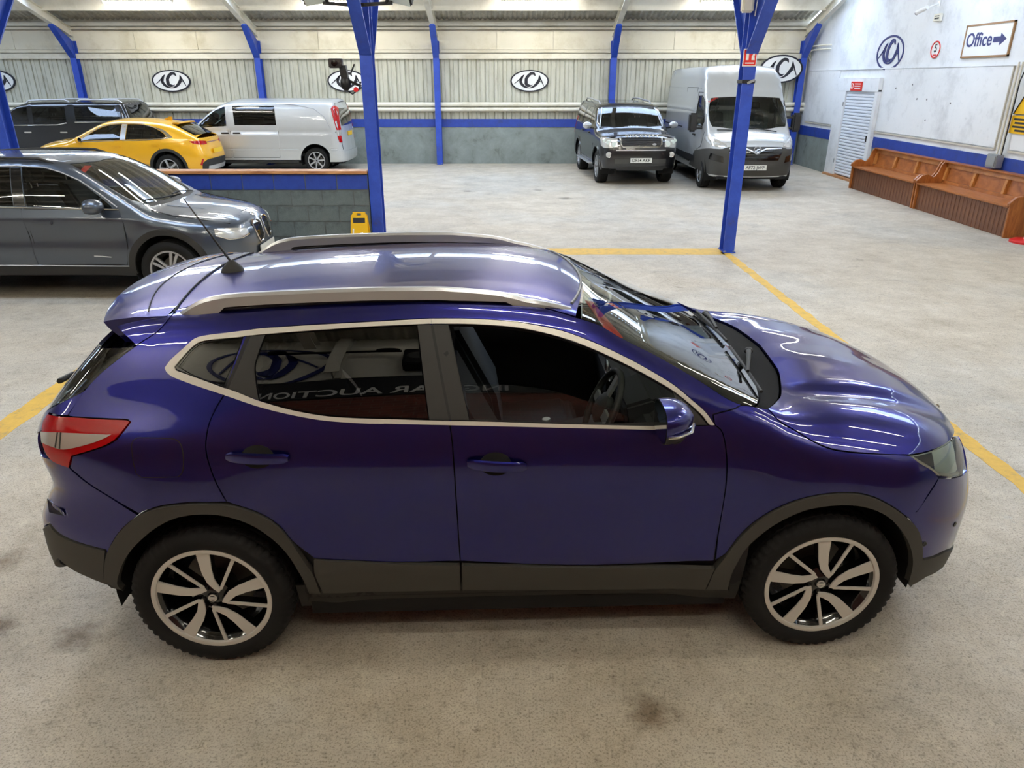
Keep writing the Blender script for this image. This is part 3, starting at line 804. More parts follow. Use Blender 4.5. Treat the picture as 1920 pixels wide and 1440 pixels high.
# ------------------------------------------------------------------ wheels
def tyre_mesh(R, W, rim, seg=84, tread=True):
    w = W / 2
    prof = [(-w * .80, rim), (-w * .93, rim + .012), (-w, rim + (R - rim) * .45), (-w * .97, R - .028), (-w * .86, R - .008),
            (-w * .62, R - .001), (-w * .60, R - .010), (-w * .52, R - .010), (-w * .50, R), (-w * .18, R + .001), (-w * .16, R - .009), (-w * .07, R - .009), (-w * .05, R + .001),
            (w * .05, R + .001), (w * .07, R - .009), (w * .16, R - .009), (w * .18, R + .001), (w * .50, R), (w * .52, R - .010), (w * .60, R - .010), (w * .62, R - .001),
            (w * .86, R - .008), (w * .97, R - .028), (w, rim + (R - rim) * .45), (w * .93, rim + .012), (w * .80, rim)]
    sh = {3: .006, 4: .009, 5: .008, 20: .008, 21: .009, 22: .006}
    md = {8: .006, 9: .006, 16: .006, 17: .006}
    def rmod(j, k, r):
        if not tread: return r
        if j in sh and k % 3 == 0: return r - sh[j]
        if j in md and k % 3 == 1: return r - md[j]
        return r
    return MB().lathe(prof, 'y', seg * (2 if tread else 1), rmod=rmod).mesh('wheel', M_TYRE, 40)
def spoke_mb(poly, R, y0, y1):
    """2D polygon (unit disc of radius R) as a thick bar in the wheel plane, outer face at y0"""
    P = [(a * R, b * R) for a, b in poly]
    if area2(np.array(P)) < 0: P = P[::-1]
    c = np.array(P).mean(0)
    return MB().prism(P, 'xz', y0, y1)
def make_wheel(parent, loc, R, W, rim, style, turn=0.0, left=False, simple=False):
    """left=True: outer face towards +y"""
    key = ('wheel', R, W, rim, style, simple)
    if key not in MESH:
        parts = []
        w = W / 2
        parts.append(('wheel', tyre_mesh(R, W, rim, 60 if simple else 84, not simple)))
        barrel = M_GLOSSBLK if style == 'v5' else mat('rim_dark_grey', S((45, 45, 46)), .5, .4)  # other wheels get a dark grey barrel behind the spokes
        mb = MB().lathe([(-w * .86, rim - .004), (-w * .70, rim - .022), (-w * .3, rim - .05), (w * .5, rim - .055), (w * .85, rim - .01)], 'y', 64)
        parts.append(('rim_barrel', mb.mesh('rim_barrel', barrel, 50)))
        lipm = M_ALLOY if style == 'v5' else M_SILVERWHEEL
        mb = MB().lathe([(-w * .80, rim - .016), (-w * .90, rim - .013), (-w * .92, rim - .004), (-w * .90, rim + .006), (-w * .80, rim + .006)], 'y', 72)
        parts.append(('rim_lip', mb.mesh('rim_lip', lipm, 50)))
        mb = MB().lathe([(0.035, .001), (.03, rim * .62), (.045, rim * .62), (.045, .001)], 'y', 40)
        parts.append(('brake_disc', mb.mesh('brake_disc', M_DISC, 30)))
        yo = -w * .84
        if style == 'v5':
            wide = [(-.175, .965), (.06, .975), (.055, .60), (.075, .40), (.125, .28), (.17, .19), (.125, .12), (.04, .20), (-.05, .32), (-.115, .52)]
            thin = [(.425, .86), (.485, .83), (.19, .19), (.155, .165), (.135, .20)]
            fill = [(-.16, .95), (.46, .84), (.2, .14), (.1, .1), (-.03, .25)]
            hub = MB().lathe([(yo + .012, .001), (yo + .012, rim * .13), (yo + .022, rim * .2), (yo + .03, rim * .28), (.02, rim * .3)], 'y', 40)
            parts.append(('hub', hub.mesh('hub', M_GLOSSBLK, 40)))
            for k in range(5):
                M = Matrix.Rotation(-k * 2 * math.pi / 5, 4, 'Y')
                for nm, poly, y0 in (('wide_spoke', wide, yo), ('thin_spoke', thin, yo + .002)):
                    parts.append((nm, spoke_mb(poly, rim, y0, y0 + .008).xf(M).mesh(nm, M_ALLOY, bevel=.0012)))
                    parts.append(('spoke_back', spoke_mb([(a * 1.0, b) for a, b in poly], rim, y0 + .009, y0 + .045).xf(M).mesh('spoke_back', M_GLOSSBLK)))
            cap = MB().lathe([(yo + .004, .001), (yo + .005, rim * .085), (yo + .012, rim * .10)], 'y', 28)
            parts.append(('hub_cap', cap.mesh('hub_cap', M_GLOSSBLK, 40)))
            emb = MB().tube([(rim * .062 * math.cos(t), yo + .003, rim * .062 * math.sin(t)) for t in np.linspace(0, 2 * math.pi, 24, endpoint=False)], .003, 6, closed=True).box(-rim * .075, rim * .075, yo, yo + .004, -.005, .005)
            parts.append(('cap_emblem', emb.mesh('cap_emblem', M_ALLOY)))
            for k in range(5):
                a = rad(90 + 36 + 72 * k); p = (rim * .19 * math.cos(a), yo + .014, rim * .19 * math.sin(a))
                parts.append(('wheel_nut', MB().lathe([(-.008, .001), (-.008, .009), (.02, .009)], 'y', 6, p).mesh('wheel_nut', M_DISC)))
        else:
            n, wi, wo, pair = {'ten': (5, .055, .075, .16), 'seven': (7, .07, .09, 0), 'five': (5, .11, .15, 0), 'multi': (8, .05, .07, .10), 'five_dark': (5, .08, .13, 0)}[style]
            face = M_SILVERWHEEL
            hub = MB().lathe([(yo + .01, .001), (yo + .008, rim * .16), (yo + .03, rim * .26), (.02, rim * .28)], 'y', 30)
            parts.append(('hub', hub.mesh('hub', face, 40)))
            for k in range(n):
                M = Matrix.Rotation(-k * 2 * math.pi / n, 4, 'Y')
                for sg in ((-1, 1) if pair else (0,)):
                    poly = [(sg * pair * .35 - wi, .18), (sg * pair * .35 + wi, .18), (sg * pair + wo, .97), (sg * pair - wo, .97)]
                    parts.append(('spoke', spoke_mb(poly, rim, yo + .003, yo + .035).xf(M).mesh('spoke', face, bevel=.004)))
            parts.append(('hub_cap', MB().lathe([(yo + .002, .001), (yo + .004, rim * .10), (yo + .02, rim * .12)], 'y', 24).mesh('hub_cap', M_GLOSSBLK if style != 'five' else face, 40)))
        MESH[key] = parts
    parts = MESH[key]
    wh = obj('wheel', parts[0][1], parent, loc, (0, turn, math.pi if left else 0))
    wh.rotation_mode = 'ZXY'
    wh.rotation_euler = (0, turn, math.pi if left else 0)
    for nm, me in parts[1:]: obj(nm, me, wh)
    return wh
MESH = {}

def plate(parent, text, c, facing, m, w=.52, h=.11, tilt=0.0):
    """number plate: facing = angle about z of its outward normal"""
    M = Matrix.Translation(Vector(c)) @ Matrix.Rotation(facing - math.pi / 2, 4, 'Z') @ Matrix.Rotation(tilt, 4, 'X')
    # local: outward +y
    b = MB().box(-w / 2, w / 2, -.008, .004, -h / 2, h / 2).xf(M).build('number_plate', m, parent)
    if text:
        me = text_mesh(text, h * .92, M_PLATETXT, .0015, bold=.001)
        o = obj('plate_lettering', me, b)
        o.matrix_local = M @ Matrix.Translation((0, .0055, 0)) @ Matrix.Rotation(math.pi, 4, 'Z') @ Matrix.Rotation(math.pi / 2, 4, 'X')
    return b
def wheel_wells(parent, B, wb2, zc, r, y_in, y_out, ends=None):
    for xw in (wb2, -wb2):
        for sg in (-1, 1):
            vs, fs, n = [], [], 20
            a0, a1 = rad(-10), rad(190)
            for i in range(n + 1):
                a = a0 + (a1 - a0) * i / n
                vs += [(xw + r * math.cos(a), sg * y_out, zc + r * math.sin(a)), (xw + r * math.cos(a), sg * y_in, zc + r * math.sin(a))]
            c = len(vs); vs.append((xw, sg * y_in, zc))
            for i in range(n): fs += [(2 * i, 2 * i + 1, 2 * i + 3, 2 * i + 2), (2 * i + 1, c, 2 * i + 3)]
            MB().add(vs, fs).build('wheel_well', M_DARK, parent, smooth=40)
def seat(parent, x, y, w=.5, z=.42, back=.66, lean=.22, m=None):
    m = m or M_SEAT
    def cushion(nm, poly, y0, y1, bv=.03):
        return MB().prism(poly, 'xz', y0, y1).build(nm, m, parent, bevel=bv)
    cushion('seat_cushion', [(x - .02, z + .02), (x - .02, z + .16), (x + .45, z + .19), (x + .52, z + .14), (x + .5, z + .02)], y - w / 2, y + w / 2)
    b = cushion('seat_back', [(x + .08, z + .12), (x - .06, z + .10), (x - .06 - lean, z + .14 + back), (x + .05 - lean, z + .14 + back), (x + .10 - lean * .3, z + .4)], y - w / 2 + .01, y + w / 2 - .01)
    h = MB().prism([(x - .02 - lean, z + back + .18), (x - .03 - lean - .05, z + back + .36), (x + .06 - lean - .03, z + back + .37), (x + .07 - lean, z + back + .2)], 'xz', y - .13, y + .13).build('head_restraint', m, parent, bevel=.03)
    for s_ in (-1, 1): MB().tube([(x - lean - .01, y + s_ * .06, z + back + .08), (x - lean - .02, y + s_ * .06, z + back + .22)], .007, 6).build('head_restraint_post', M_SATIN, h)

# ================================================================== the blue crossover in front
YAW_SUV = rad(2.0)
suv = empty('blue_crossover_car', (0.008, 3.433, 0), YAW_SUV)
tag(suv, 'metallic dark blue five door crossover with silver roof rails and black and silver alloy wheels', 'car')
def suv_hook(x, z):
    mid = sstep(x, -1.15, -.75) * (1 - sstep(x, .95, 1.25))
    return -.010 * gauss(z, .70, .12) * mid + .008 * gauss(z, .50, .06) * mid \
        + .006 * (gauss(np.hypot(x - 1.323, z - .34), .52, .09) + gauss(np.hypot(x + 1.323, z - .34), .52, .09))
def suv_top(x, ay):
    b = sstep(x, 1.12, 1.4) * (1 - sstep(x, 1.70, 2.20))
    cr = .50 - .10 * (x - 1.2)                                  # crease running to the lamps
    return b * (.016 * (1 - sstep(ay, cr - .02, cr + .05)) - .018 * gauss(ay, cr + .07, .06) + .006 * gauss(ay, .18, .12))
SUV = Body((0.008, 3.433), YAW_SUV,
    top=[(-2.3, 1.36), (-1.9, 1.465), (-1.72, 1.515), (-1.34, 1.552), (-.9, 1.580), (-.4, 1.594), (-.1, 1.588), (.12, 1.568), (.28, 1.535), (.42, 1.475), (.70, 1.340), (1.0, 1.193), (1.09, 1.152), (1.20, 1.138), (1.30, 1.140), (1.5, 1.130), (1.7, 1.095), (1.85, 1.045), (2.0, .985), (2.1, .935), (2.2, .86), (2.3, .76)],
    crown=[(-2.2, .05), (-1.3, .034), (-.4, .029), (.2, .036), (.6, .035), (1.0, .016), (1.25, .016), (1.6, .035), (2.1, .06)],
    zs=[.12, .22, .32, .45, .60, .75, .90, 1.0, 1.08, 1.15, 1.22, 1.32, 1.42, 1.52, 1.62],
    xs=[-2.15, -1.8, -1.4, -.9, -.3, .3, .8, 1.05, 1.35, 1.7, 2.1],
    wtab=np.array([
        [.60, .74, .80, .77, .77, .77, .78, .80, .82, .76, .60],
        [.72, .80, .84, .82, .82, .82, .825, .84, .85, .82, .70],
        [.77, .835, .87, .85, .85, .85, .855, .87, .88, .855, .77],
        [.795, .86, .893, .883, .882, .882, .884, .892, .90, .88, .80],
        [.805, .872, .902, .897, .896, .895, .896, .90, .905, .89, .82],
        [.81, .878, .905, .899, .898, .896, .897, .90, .903, .885, .82],
        [.80, .873, .900, .894, .892, .890, .890, .89, .885, .855, .79],
        [.785, .856, .889, .884, .880, .877, .874, .868, .848, .80, .74],
        [.765, .83, .869, .866, .862, .858, .850, .835, .79, .73, .68],
        [.735, .785, .826, .836, .834, .828, .818, .80, .73, .66, .60],
        [.70, .745, .785, .803, .803, .797, .785, .76, .68, .60, .52],
        [.645, .69, .733, .750, .752, .745, .730, .70, .62, .52, .45],
        [.59, .637, .677, .695, .698, .690, .67, .63, .55, .45, .40],
        [.54, .585, .617, .632, .636, .628, .60, .56, .48, .40, .35],
        [.48, .52, .55, .565, .568, .56, .53, .49, .42, .35, .30]]),
    front=[(.05, 2.0), (.2, 2.13), (.32, 2.195), (.45, 2.215), (.60, 2.222), (.72, 2.195), (.82, 2.155), (.93, 2.09), (1.1, 1.96), (1.3, 1.8)],
    fround=[(0, 0), (.2, .008), (.4, .045), (.55, .10), (.68, .185), (.78, .285), (.86, .42), (.95, .70)],
    rear=[(.05, -1.95), (.22, -2.04), (.36, -2.12), (.52, -2.145), (.66, -2.14), (.75, -2.09), (.84, -2.05), (.94, -2.065), (1.02, -2.075), (1.1, -2.04), (1.25, -1.915), (1.4, -1.765), (1.5, -1.675), (1.65, -1.52)],
    rround=[(0, 0), (.3, .012), (.5, .03), (.65, .06), (.75, .11), (.82, .20), (.90, .48)],
    kt=lambda x: .10 + .10 * sstep(x, 1.0, 1.3), ke=.10, hook=suv_hook, thook=suv_top)
P_BLUE = car_paint('deep_blue_paint', (.016, .017, .165, 1), .93, .30)

# ---- outlines traced on the photograph (pixels of the 1920x1440 frame)
ch_out = [(310, 690), (320, 675), (342, 655), (365, 635), (385, 629), (425, 624), (470, 618.5), (540, 612.5), (615, 608), (690, 604), (752, 600.5), (809, 597.5), (880, 598), (955, 602.5), (1005, 610), (1055, 621), (1105, 639), (1155, 661), (1205, 687), (1260, 720), (1297, 750), (1322, 772), (1340, 797)]
ch_in = [(328, 688), (355, 657), (377, 641), (422, 635), (461, 630.5), (540, 623.5), (615, 618), (690, 613), (752, 610), (809, 607.5), (880, 608), (955, 613), (1005, 621), (1055, 634), (1105, 652), (1155, 674.5), (1205, 700), (1260, 732), (1292, 757), (1317, 780), (1330, 797)]
bel_top = [(330, 694), (360, 705), (420, 727), (485, 751), (540, 767), (600, 778.5), (650, 783), (709, 785), (842, 789), (1060, 795), (1238, 799)]
bel_bot = [(312, 697), (322, 706), (360, 721), (420, 741), (485, 763), (540, 777), (600, 788), (650, 792.5), (709, 795), (842, 797.5), (1060, 802.5), (1238, 806.5)]
seam_r = [(470, 618), (452, 661), (424, 733), (420, 741), (408, 760), (393, 792), (386, 828), (387, 850), (393, 873), (405, 905), (425, 941)]
seam_m = [(809, 597), (843, 793), (848, 830), (853, 900), (859, 990), (863, 1052)]
seam_f = [(1340, 797), (1352, 806), (1358, 822), (1362, 850), (1363, 880), (1360, 920), (1351, 975), (1343, 1020), (1338, 1052)]
arr_out = [(196, 1088), (197, 1065), (200, 1040), (212, 1015), (230, 990), (260, 965), (297, 951), (347, 944), (397, 943), (435, 947), (485, 962), (522, 985), (548, 1015), (572, 1051), (588, 1073), (603, 1110)]
arr_in = [(580, 1110), (567, 1081), (547, 1048), (518, 1015), (478, 986), (430, 968), (379, 963), (328, 971), (288, 993), (252, 1026), (233, 1055), (223, 1092), (234, 1106)]
arf_out = [(1322, 1103), (1340, 1064), (1362, 1037), (1384, 1008), (1413, 980), (1453, 955), (1497, 937), (1548, 926), (1599, 924), (1636, 931), (1672, 949), (1701, 970), (1719, 990), (1727, 1015), (1728, 1041), (1724, 1073), (1705, 1098)]
arf_in = [(1700, 1092), (1708, 1055), (1704, 1026), (1690, 997), (1665, 970), (1632, 953), (1592, 946), (1548, 948), (1504, 957), (1457, 979), (1420, 1006), (1391, 1037), (1373, 1070), (1364, 1104)]
# doors
d_rear = seam_m + [(720, 1052), (590, 1047)] + arr_out[13:9:-1] + seam_r[::-1]
def P_(L): return ('p', L)
win_r = [(499, 627), (540, 624.5), (615, 619), (690, 614), (783, 609.5), (786, 645), (804, 786), (709, 784), (650, 782), (600, 777), (540, 766), (486, 750), (478, 690), (486, 660)]
win_f = [(842, 609), (880, 609), (955, 614), (1005, 622), (1055, 635), (1105, 653), (1155, 675.5), (1205, 701), (1260, 733), (1292, 758), (1316, 781), (1327, 798), (1238, 798), (1060, 794), (880, 788)]
win_q = [(334, 688), (358, 658), (380, 643), (422, 637), (456, 632.5), (440, 675), (418, 725), (360, 703)]
glass_f = [(869, 719), (955, 720), (1005, 726), (1055, 736), (1105, 752), (1155, 770), (1194, 789), (1060, 796), (880, 790)]
def opening(L, g=0.0): return ('p', L)
door_r = SUV.panel('rear_door', suv, P_BLUE, 'L', P_([seam_m[0], (840, 775)] + seam_m[1:] + [(720, 1054), (590, 1048)] + arr_out[12:9:-1] + seam_r[::-1] + [(540, 612.5), (615, 608), (690, 604), (752, 600.5)]), holes=[P_([(472, 628), (540, 622.5), (615, 617), (690, 612), (807, 606.5), (842, 790), (709, 787), (600, 780), (540, 768.5), (427, 731)])])
door_f = SUV.panel('front_door', suv, P_BLUE, 'L', P_([seam_m[0], (840, 775)] + seam_m[1:] + [(1100, 1060)] + seam_f[::-1] + ch_out[21:11:-1]), holes=[P_([(813, 606.5), (880, 607), (955, 612), (1005, 620), (1055, 633), (1105, 651), (1155, 673.5), (1205, 699), (1260, 731), (1292, 756), (1318, 780), (1331, 798), (1238, 800), (1060, 796.5), (846, 791)])])
# body side: cantrail, pillars and rear quarter in one pressing
tg_seam = [(331, 580), (317, 597), (297, 620), (255, 648), (221, 673), (187, 701), (160, 730), (137, 762), (128, 778)]
lamp = [(92, 775), (135, 781), (185, 784.5), (240, 787), (245, 791), (232, 808), (218, 824), (198, 836), (165, 847), (136, 855), (131, 877), (112, 871), (95, 861), (84, 843), (79, 807), (83, 788)]
quarter_low = [(131, 781), (185, 784.5), (240, 787), (245, 791), (232, 808), (218, 824), (198, 836), (165, 847), (136, 855), (131, 877), (167, 907), (215, 937), (260, 963)]
cant = [(331, 580), (380, 570.5), (437, 563), (540, 556), (640, 551.5), (740, 549.5), (840, 551), (930, 558), (990, 570), (1040, 583), (1080, 595)]
apil = [(1090, 598), (1127, 611), (1172, 637), (1222, 662), (1272, 690), (1322, 720), (1360, 745), (1390, 759), (1378, 766), (1337, 777), (1339, 796)]
SUV.panel('body_side', suv, P_BLUE, 'L', P_(tg_seam + quarter_low + [(297, 950), (347, 943), (397, 942)] + seam_r[::-1] + [(540, 612), (615, 607.5), (690, 603.5), (752, 600)] + ch_out[11:] + apil[::-1] + cant[::-1]), res=.035,
          holes=[P_([(314, 690), (322, 676), (344, 656.5), (366, 637), (386, 631), (425, 626), (461, 621), (436, 690), (421, 735), (416, 739), (360, 719), (325, 704)])])
SUV.panel('fuel_flap', suv, P_BLUE, 'L', P_([(247, 835), (250, 826), (259, 821), (325, 823), (336, 829), (341, 840), (344, 862), (342, 885), (334, 894), (267, 895), (256, 888), (250, 865)]), off=.0015, both=False, thick=.003, gap=0)
mbs = MB().tube(SUV.strip('p', spline_loop(np.array([(247, 835), (250, 826), (259, 821), (325, 823), (336, 829), (341, 840), (344, 862), (342, 885), (334, 894), (267, 895), (256, 888), (250, 865)]), 8), .0005), .0022, 5, closed=True)
mbs.build('fuel_flap_seam', M_SEAM, suv)
# front wing
wing = seam_f[:7] + [(1351, 975)] + [(1346, 1005), (1341, 1050)] + arf_out[2:12] + [(1722, 957), (1740, 928), (1760, 896), (1750, 883), (1725, 868), (1703, 853.5), (1612, 849.5), (1560, 842.5), (1525, 828), (1492, 808), (1462, 790.5), (1440, 767), (1418, 763), (1390, 759.5), (1378, 766), (1337, 777)]
SUV.panel('front_wing', suv, P_BLUE, 'L', P_(wing))
# bonnet
bon_near = [(1467, 720), (1464, 740), (1455, 753), (1440, 766), (1462, 790), (1492, 807.5), (1525, 827.5), (1560, 842), (1612, 849), (1703, 853), (1737, 847), (1765, 837), (1785, 822)]
SUV.panel('bonnet', suv, P_BLUE, 'L', [('c', [(1.253, 0, 1.14), (1.238, -.17, 1.14), (1.222, -.335, 1.14), (1.18, -.49, 1.14)]), P_(bon_near[1:]), ('f', [(-.50, .905), (-.36, .915), (-.18, .918), (0, .92)])], mirror=True)
# wing tip / nose between the lamps: bumper skin
SUV.panel('headlamp_cover', suv, G_LENS, 'F', P_([(1702, 853), (1737, 847.5), (1765, 837.5), (1785, 822.5), (1794, 818), (1801, 832), (1806, 860), (1810, 880), (1800, 892), (1770, 896), (1750, 882), (1725, 867)]), res=.03, off=.004, thick=.008)
SUV.panel('headlamp', suv, M_LAMPINT, 'F', P_([(1703, 854), (1737, 848), (1765, 838), (1785, 823), (1793, 818.5), (1800, 832), (1805, 860), (1809, 880), (1799, 891), (1770, 895), (1750, 881.5), (1725, 866.5)]), res=.03, off=-.028, thick=0)
for sg in (-1, 1):
    for q, r in (((1.93, -.64, .83), .042), ((1.98, -.56, .835), .036)):
        mb = MB().lathe([(-.03, .001), (-.022, r * .7), (0, r), (.03, r * 1.05)], 'x', 24, (0, 0, 0)).xf(Matrix.Rotation(math.pi - sg * -.35, 4, 'Z'))
        mb = mb.xf(Matrix.Translation((q[0] - .02, -sg * q[1] * -1 if sg < 0 else -q[1], q[2])))
        mb.build('projector_lens', M_CLEARL, suv, smooth=40)
    mb = MB().tube(SUV.strip('p', [(1712, 858), (1740, 874), (1762, 889), (1785, 891.5), (1800, 887)], -.008), .007, 8)
    (mb if sg < 0 else mirror_y(mb)).build('daytime_light', M_PLATEW, suv, smooth=60)
SUV.panel('headlamp_bezel', suv, mat('bezel_dark', S((58, 62, 64)), .3, .6), 'F', P_([(1706, 855.5), (1737, 850), (1752, 846), (1758, 884), (1750, 880), (1725, 865.5)]), res=.03, off=-.012, thick=.004)
# front bumper
fb_low = [('p', [(1726, 1048), (1748, 1043), (1772, 1032)]), ('f', [(-.62, .36), (-.45, .335), (-.2, .33), (0, .33)])]
SUV.panel('front_bumper', suv, P_BLUE, 'F', [('f', [(0, .60), (-.30, .60), (-.36, .80), (-.47, .855)]), P_([(1812, 884), (1800, 893), (1770, 897), (1760, 896.5), (1740, 929), (1719, 959), (1698, 965), (1716, 988), (1724, 1003), (1728, 1018)]), ('p', [(1726, 1048), (1748, 1043), (1772, 1032)]), ('f', [(-.62, .37), (-.45, .345), (-.2, .34), (0, .34)])], mirror=True)
SUV.panel('grille', suv, M_GLOSSBLK, 'F', [('f', [(0, .61), (-.29, .61), (-.35, .80), (-.46, .86), (-.50, .90), (-.3, .905), (0, .91)])], mirror=True, off=-.03, thick=0)
for k in range(4):
    MB().tube(SUV.strip('f', [(y, .66 + k * .05) for y in np.linspace(-.34, .34, 13)], -.018), .008, 6).build('grille_bar', M_GLOSSBLK, suv, smooth=60)
vm = MB().tube(SUV.strip('f', [(-.20, .88), (-.15, .72), (-.09, .64), (0, .625), (.09, .64), (.15, .72), (.20, .88)], .004), .016, 8); vm.build('grille_chrome', M_CHROME, suv, smooth=60)
em = MB().lathe([(-.006, .075), (.006, .08), (.006, .062), (-.006, .062)], 'x', 28).xf(Matrix.Translation((2.185, 0, .765))); em.box(2.178, 2.194, -.09, .09, .748, .782); em.build('nose_emblem', M_CHROME, suv)
plate(suv, None, (2.247, 0, .50), 0, M_PLATEW)
SUV.panel('bumper_lip', suv, M_GREYPL, 'F', [('f', [(0, .335), (-.2, .335), (-.45, .34), (-.62, .365)]), P_([(1772, 1033), (1748, 1044), (1726, 1049), (1724, 1073), (1708, 1096), (1735, 1080), (1765, 1063)]), ('f', [(-.60, .24), (-.4, .215), (0, .21)])], mirror=True, off=.006, thick=.02)
for p in [(1733, 1020), (1790, 983)]:
    c = SUV.strip('p', [p], .001)[0]; n_ = SUV.normal(np.array([c]))[0]
    mb = MB().lathe([(.0, .001), (.002, .011), (-.002, .012)], 'z', 14).xf(Matrix.Translation(c) @ Vector((0, 0, 1)).rotation_difference(Vector(n_)).to_matrix().to_4x4()); mb.build('parking_sensor', M_BLACKPL, suv)
# rear bumper
SUV.panel('rear_bumper', suv, P_BLUE, 'R', [('r', [(0, .80), (-.35, .80), (-.54, .82), (-.585, .95), (-.69, .97)]), P_([(122, 862), (131, 878), (167, 908), (215, 938), (259, 966), (230, 991), (212, 1016), (200, 1041), (199, 1031), (147, 1017), (112, 1001), (94, 981)]), ('r', [(-.60, .53), (-.3, .53), (0, .53)])], mirror=True)
SUV.panel('rear_bumper_cladding', suv, M_GREYPL, 'R', [('r', [(0, .525), (-.3, .525), (-.60, .525)]), P_([(94, 982), (112, 1002), (147, 1018), (199, 1032), (197, 1065), (197, 1088), (210, 1100), (232, 1105), (170, 1083), (135, 1066), (111, 1046)]), ('r', [(-.6, .33), (-.3, .28), (0, .27)])], mirror=True, off=.005, thick=.02)
mb = MB().add(*[[], []]); c = SUV.strip('p', [(93, 935), (118, 955), (124, 966), (97, 960)], .004)
MB().add(c + [tuple(np.array(q) + SUV.normal(np.array([q]))[0] * .006) for q in c], [(0, 1, 2, 3), (4, 5, 6, 7), (0, 1, 5, 4), (1, 2, 6, 5), (2, 3, 7, 6), (3, 0, 4, 7)]).build('rear_reflector', mat('smoked_lens', S((26, 22, 40)), .1, coat=1.0), suv)
SUV.panel('lamp_backing', suv, P_BLUE, 'R', ('r', [(-.42, .80), (-.42, 1.05), (-.60, 1.09), (-.70, 1.08), (-.74, .95), (-.70, .82)]), off=-.005, thick=.01)
SUV.panel('tail_lamp', suv, M_RED, 'R', P_(lamp), off=.004, res=.03, thick=.03, dome=.004, gap=.003)
SUV.panel('tail_lamp_lens', suv, M_CLEARL, 'R', P_([(80, 808), (105, 809), (140, 811), (212, 814), (205, 820), (178, 831), (122, 843), (96, 836), (82, 830)]), off=.0095, res=.03, thick=.004)
for q0, q1 in (((112, 811), (108, 838)), ((118, 811), (116, 840))): MB().tube(SUV.strip('p', [q0, q1], .0115), .003, 5).build('lens_divider', M_GREYPL, suv)
# tailgate: skin below the glass, glass, spoiler
SUV.panel('tailgate', suv, P_BLUE, 'R', [('r', [(0, 1.06), (-.4, 1.06), (-.55, 1.07), (-.60, 1.09)]), P_([(160, 732), (138, 764), (127, 779), (110, 779), (92, 774), (83, 787), (80, 807)]), ('r', [(-.56, .98), (-.53, .83), (-.35, .80), (0, .80)])], mirror=True, holes=[])
rg_out = [('r', [(0, 1.065), (-.4, 1.065), (-.55, 1.075), (-.60, 1.095)]), P_([(161, 729), (187, 702), (221, 674), (254, 649)]), ('r', [(-.50, 1.40), (-.3, 1.42), (0, 1.425)])]
SUV.panel('rear_window', suv, G_BACK, 'R', rg_out, mirror=True, off=-.004, res=.04)
MB().tube([(-2.00, -.02, 1.105), (-2.02, -.05, 1.13), (-1.94, -.42, 1.20)], .011, 8).build('rear_wiper_arm', M_BLACKPL, suv, smooth=60)
MB().tube([tuple(p) for p in SUV.on(SUV.pts('r', [(-.24, 1.13), (-.40, 1.17), (-.56, 1.215)]), .02)], .012, 6).build('rear_wiper_blade', M_BLACKPL, suv, smooth=60)
MB().ellipsoid((-2.0, 0, 1.09), (.04, .05, .03)).build('rear_wiper_hub', M_BLACKPL, suv, smooth=60)
plate(suv, None, (-2.088, 0, .93), math.pi, M_PLATEY)
# spoiler: solid wing closing the roof
sp_top = []
secs = []
for yy in np.linspace(-.60, .60, 25):
    a = abs(yy) / .60
    xr = -1.775 + .105 * a ** 2.2; xf_ = -1.42 + .0 * a
    zf = float(SUV.pts('t', [(xf_, yy * .93)])[0][2]); zr = 1.522 - .022 * a ** 2
    zm = zf * .45 + zr * .55 + .006
    zb = 1.452 - .045 * a ** 2
    secs.append([(xf_, yy * .97, zf - .001), ((xf_ + xr) / 2, yy * .985, zm), (xr + .02, yy * .99, zr + .001), (xr, yy * .99, zr - .006), (xr + .012, yy * .985, zr - .03), (xr + .07, yy * .98, zb), (xf_ - .02, yy * .96, zb - .02)])
mb = MB(); k = len(secs[0]); mb.v = [p for s_ in secs for p in s_]
mb.f = [(i * k + j, i * k + (j + 1) % k, (i + 1) * k + (j + 1) % k, (i + 1) * k + j) for i in range(len(secs) - 1) for j in range(k)] + [tuple(range(k)), tuple(range(len(secs) * k - 1, (len(secs) - 1) * k - 1, -1))]
mb.build('roof_spoiler', P_BLUE, suv, smooth=30)
MB().tube(SUV.on(SUV.pts('t', [(-1.437 + .028 * (yy / .5) ** 2, yy) for yy in np.linspace(-.55, .55, 23)]), .0035).tolist(), .0035, 5).build('roof_seam', M_SEAM, suv, smooth=60)
gr_ = []
for s_ in secs[1:-1]:
    yy = s_[0][1]; u = .30 + .42 * (1 - (abs(yy) / .58) ** 2.2) * .55; p0, p1 = np.array(s_[0]), np.array(s_[1]); p2 = np.array(s_[2])
    q = p0 + (p1 - p0) * u * 2 if u < .5 else p1 + (p2 - p1) * (u * 2 - 1); gr_.append(tuple(q + np.array([0, 0, .001])))
MB().tube(gr_, .003, 5).build('spoiler_groove', M_SEAM, suv, smooth=60)
MB().box(-1.775, -1.765, -.11, .11, 1.487, 1.497).build('high_brake_light', M_RED, suv)
SUV.panel('spoiler_side', suv, P_BLUE, 'L', P_([(332, 581), (318, 598), (298, 621), (256, 648.5), (245, 638), (222, 617), (208, 603), (260, 598), (320, 590)]), off=.003, res=.03, thick=.01)
# roof
roof_near = [('c', [(.312, 0, 1.53), (.308, -.15, 1.53), (.297, -.28, 1.52), (.272, -.42, 1.505)]), P_([(1080, 594), (1040, 582.5), (990, 569.5), (930, 557.5), (840, 550.5), (740, 549), (640, 551), (540, 555.5), (437, 562.5), (380, 570), (332, 580)]), ('c', [(-1.415, -.46, 1.53), (-1.43, -.30, 1.54), (-1.435, -.15, 1.545), (-1.437, 0, 1.545)])]
SUV.panel('roof', suv, P_BLUE, 'L', roof_near, mirror=True, res=.04)
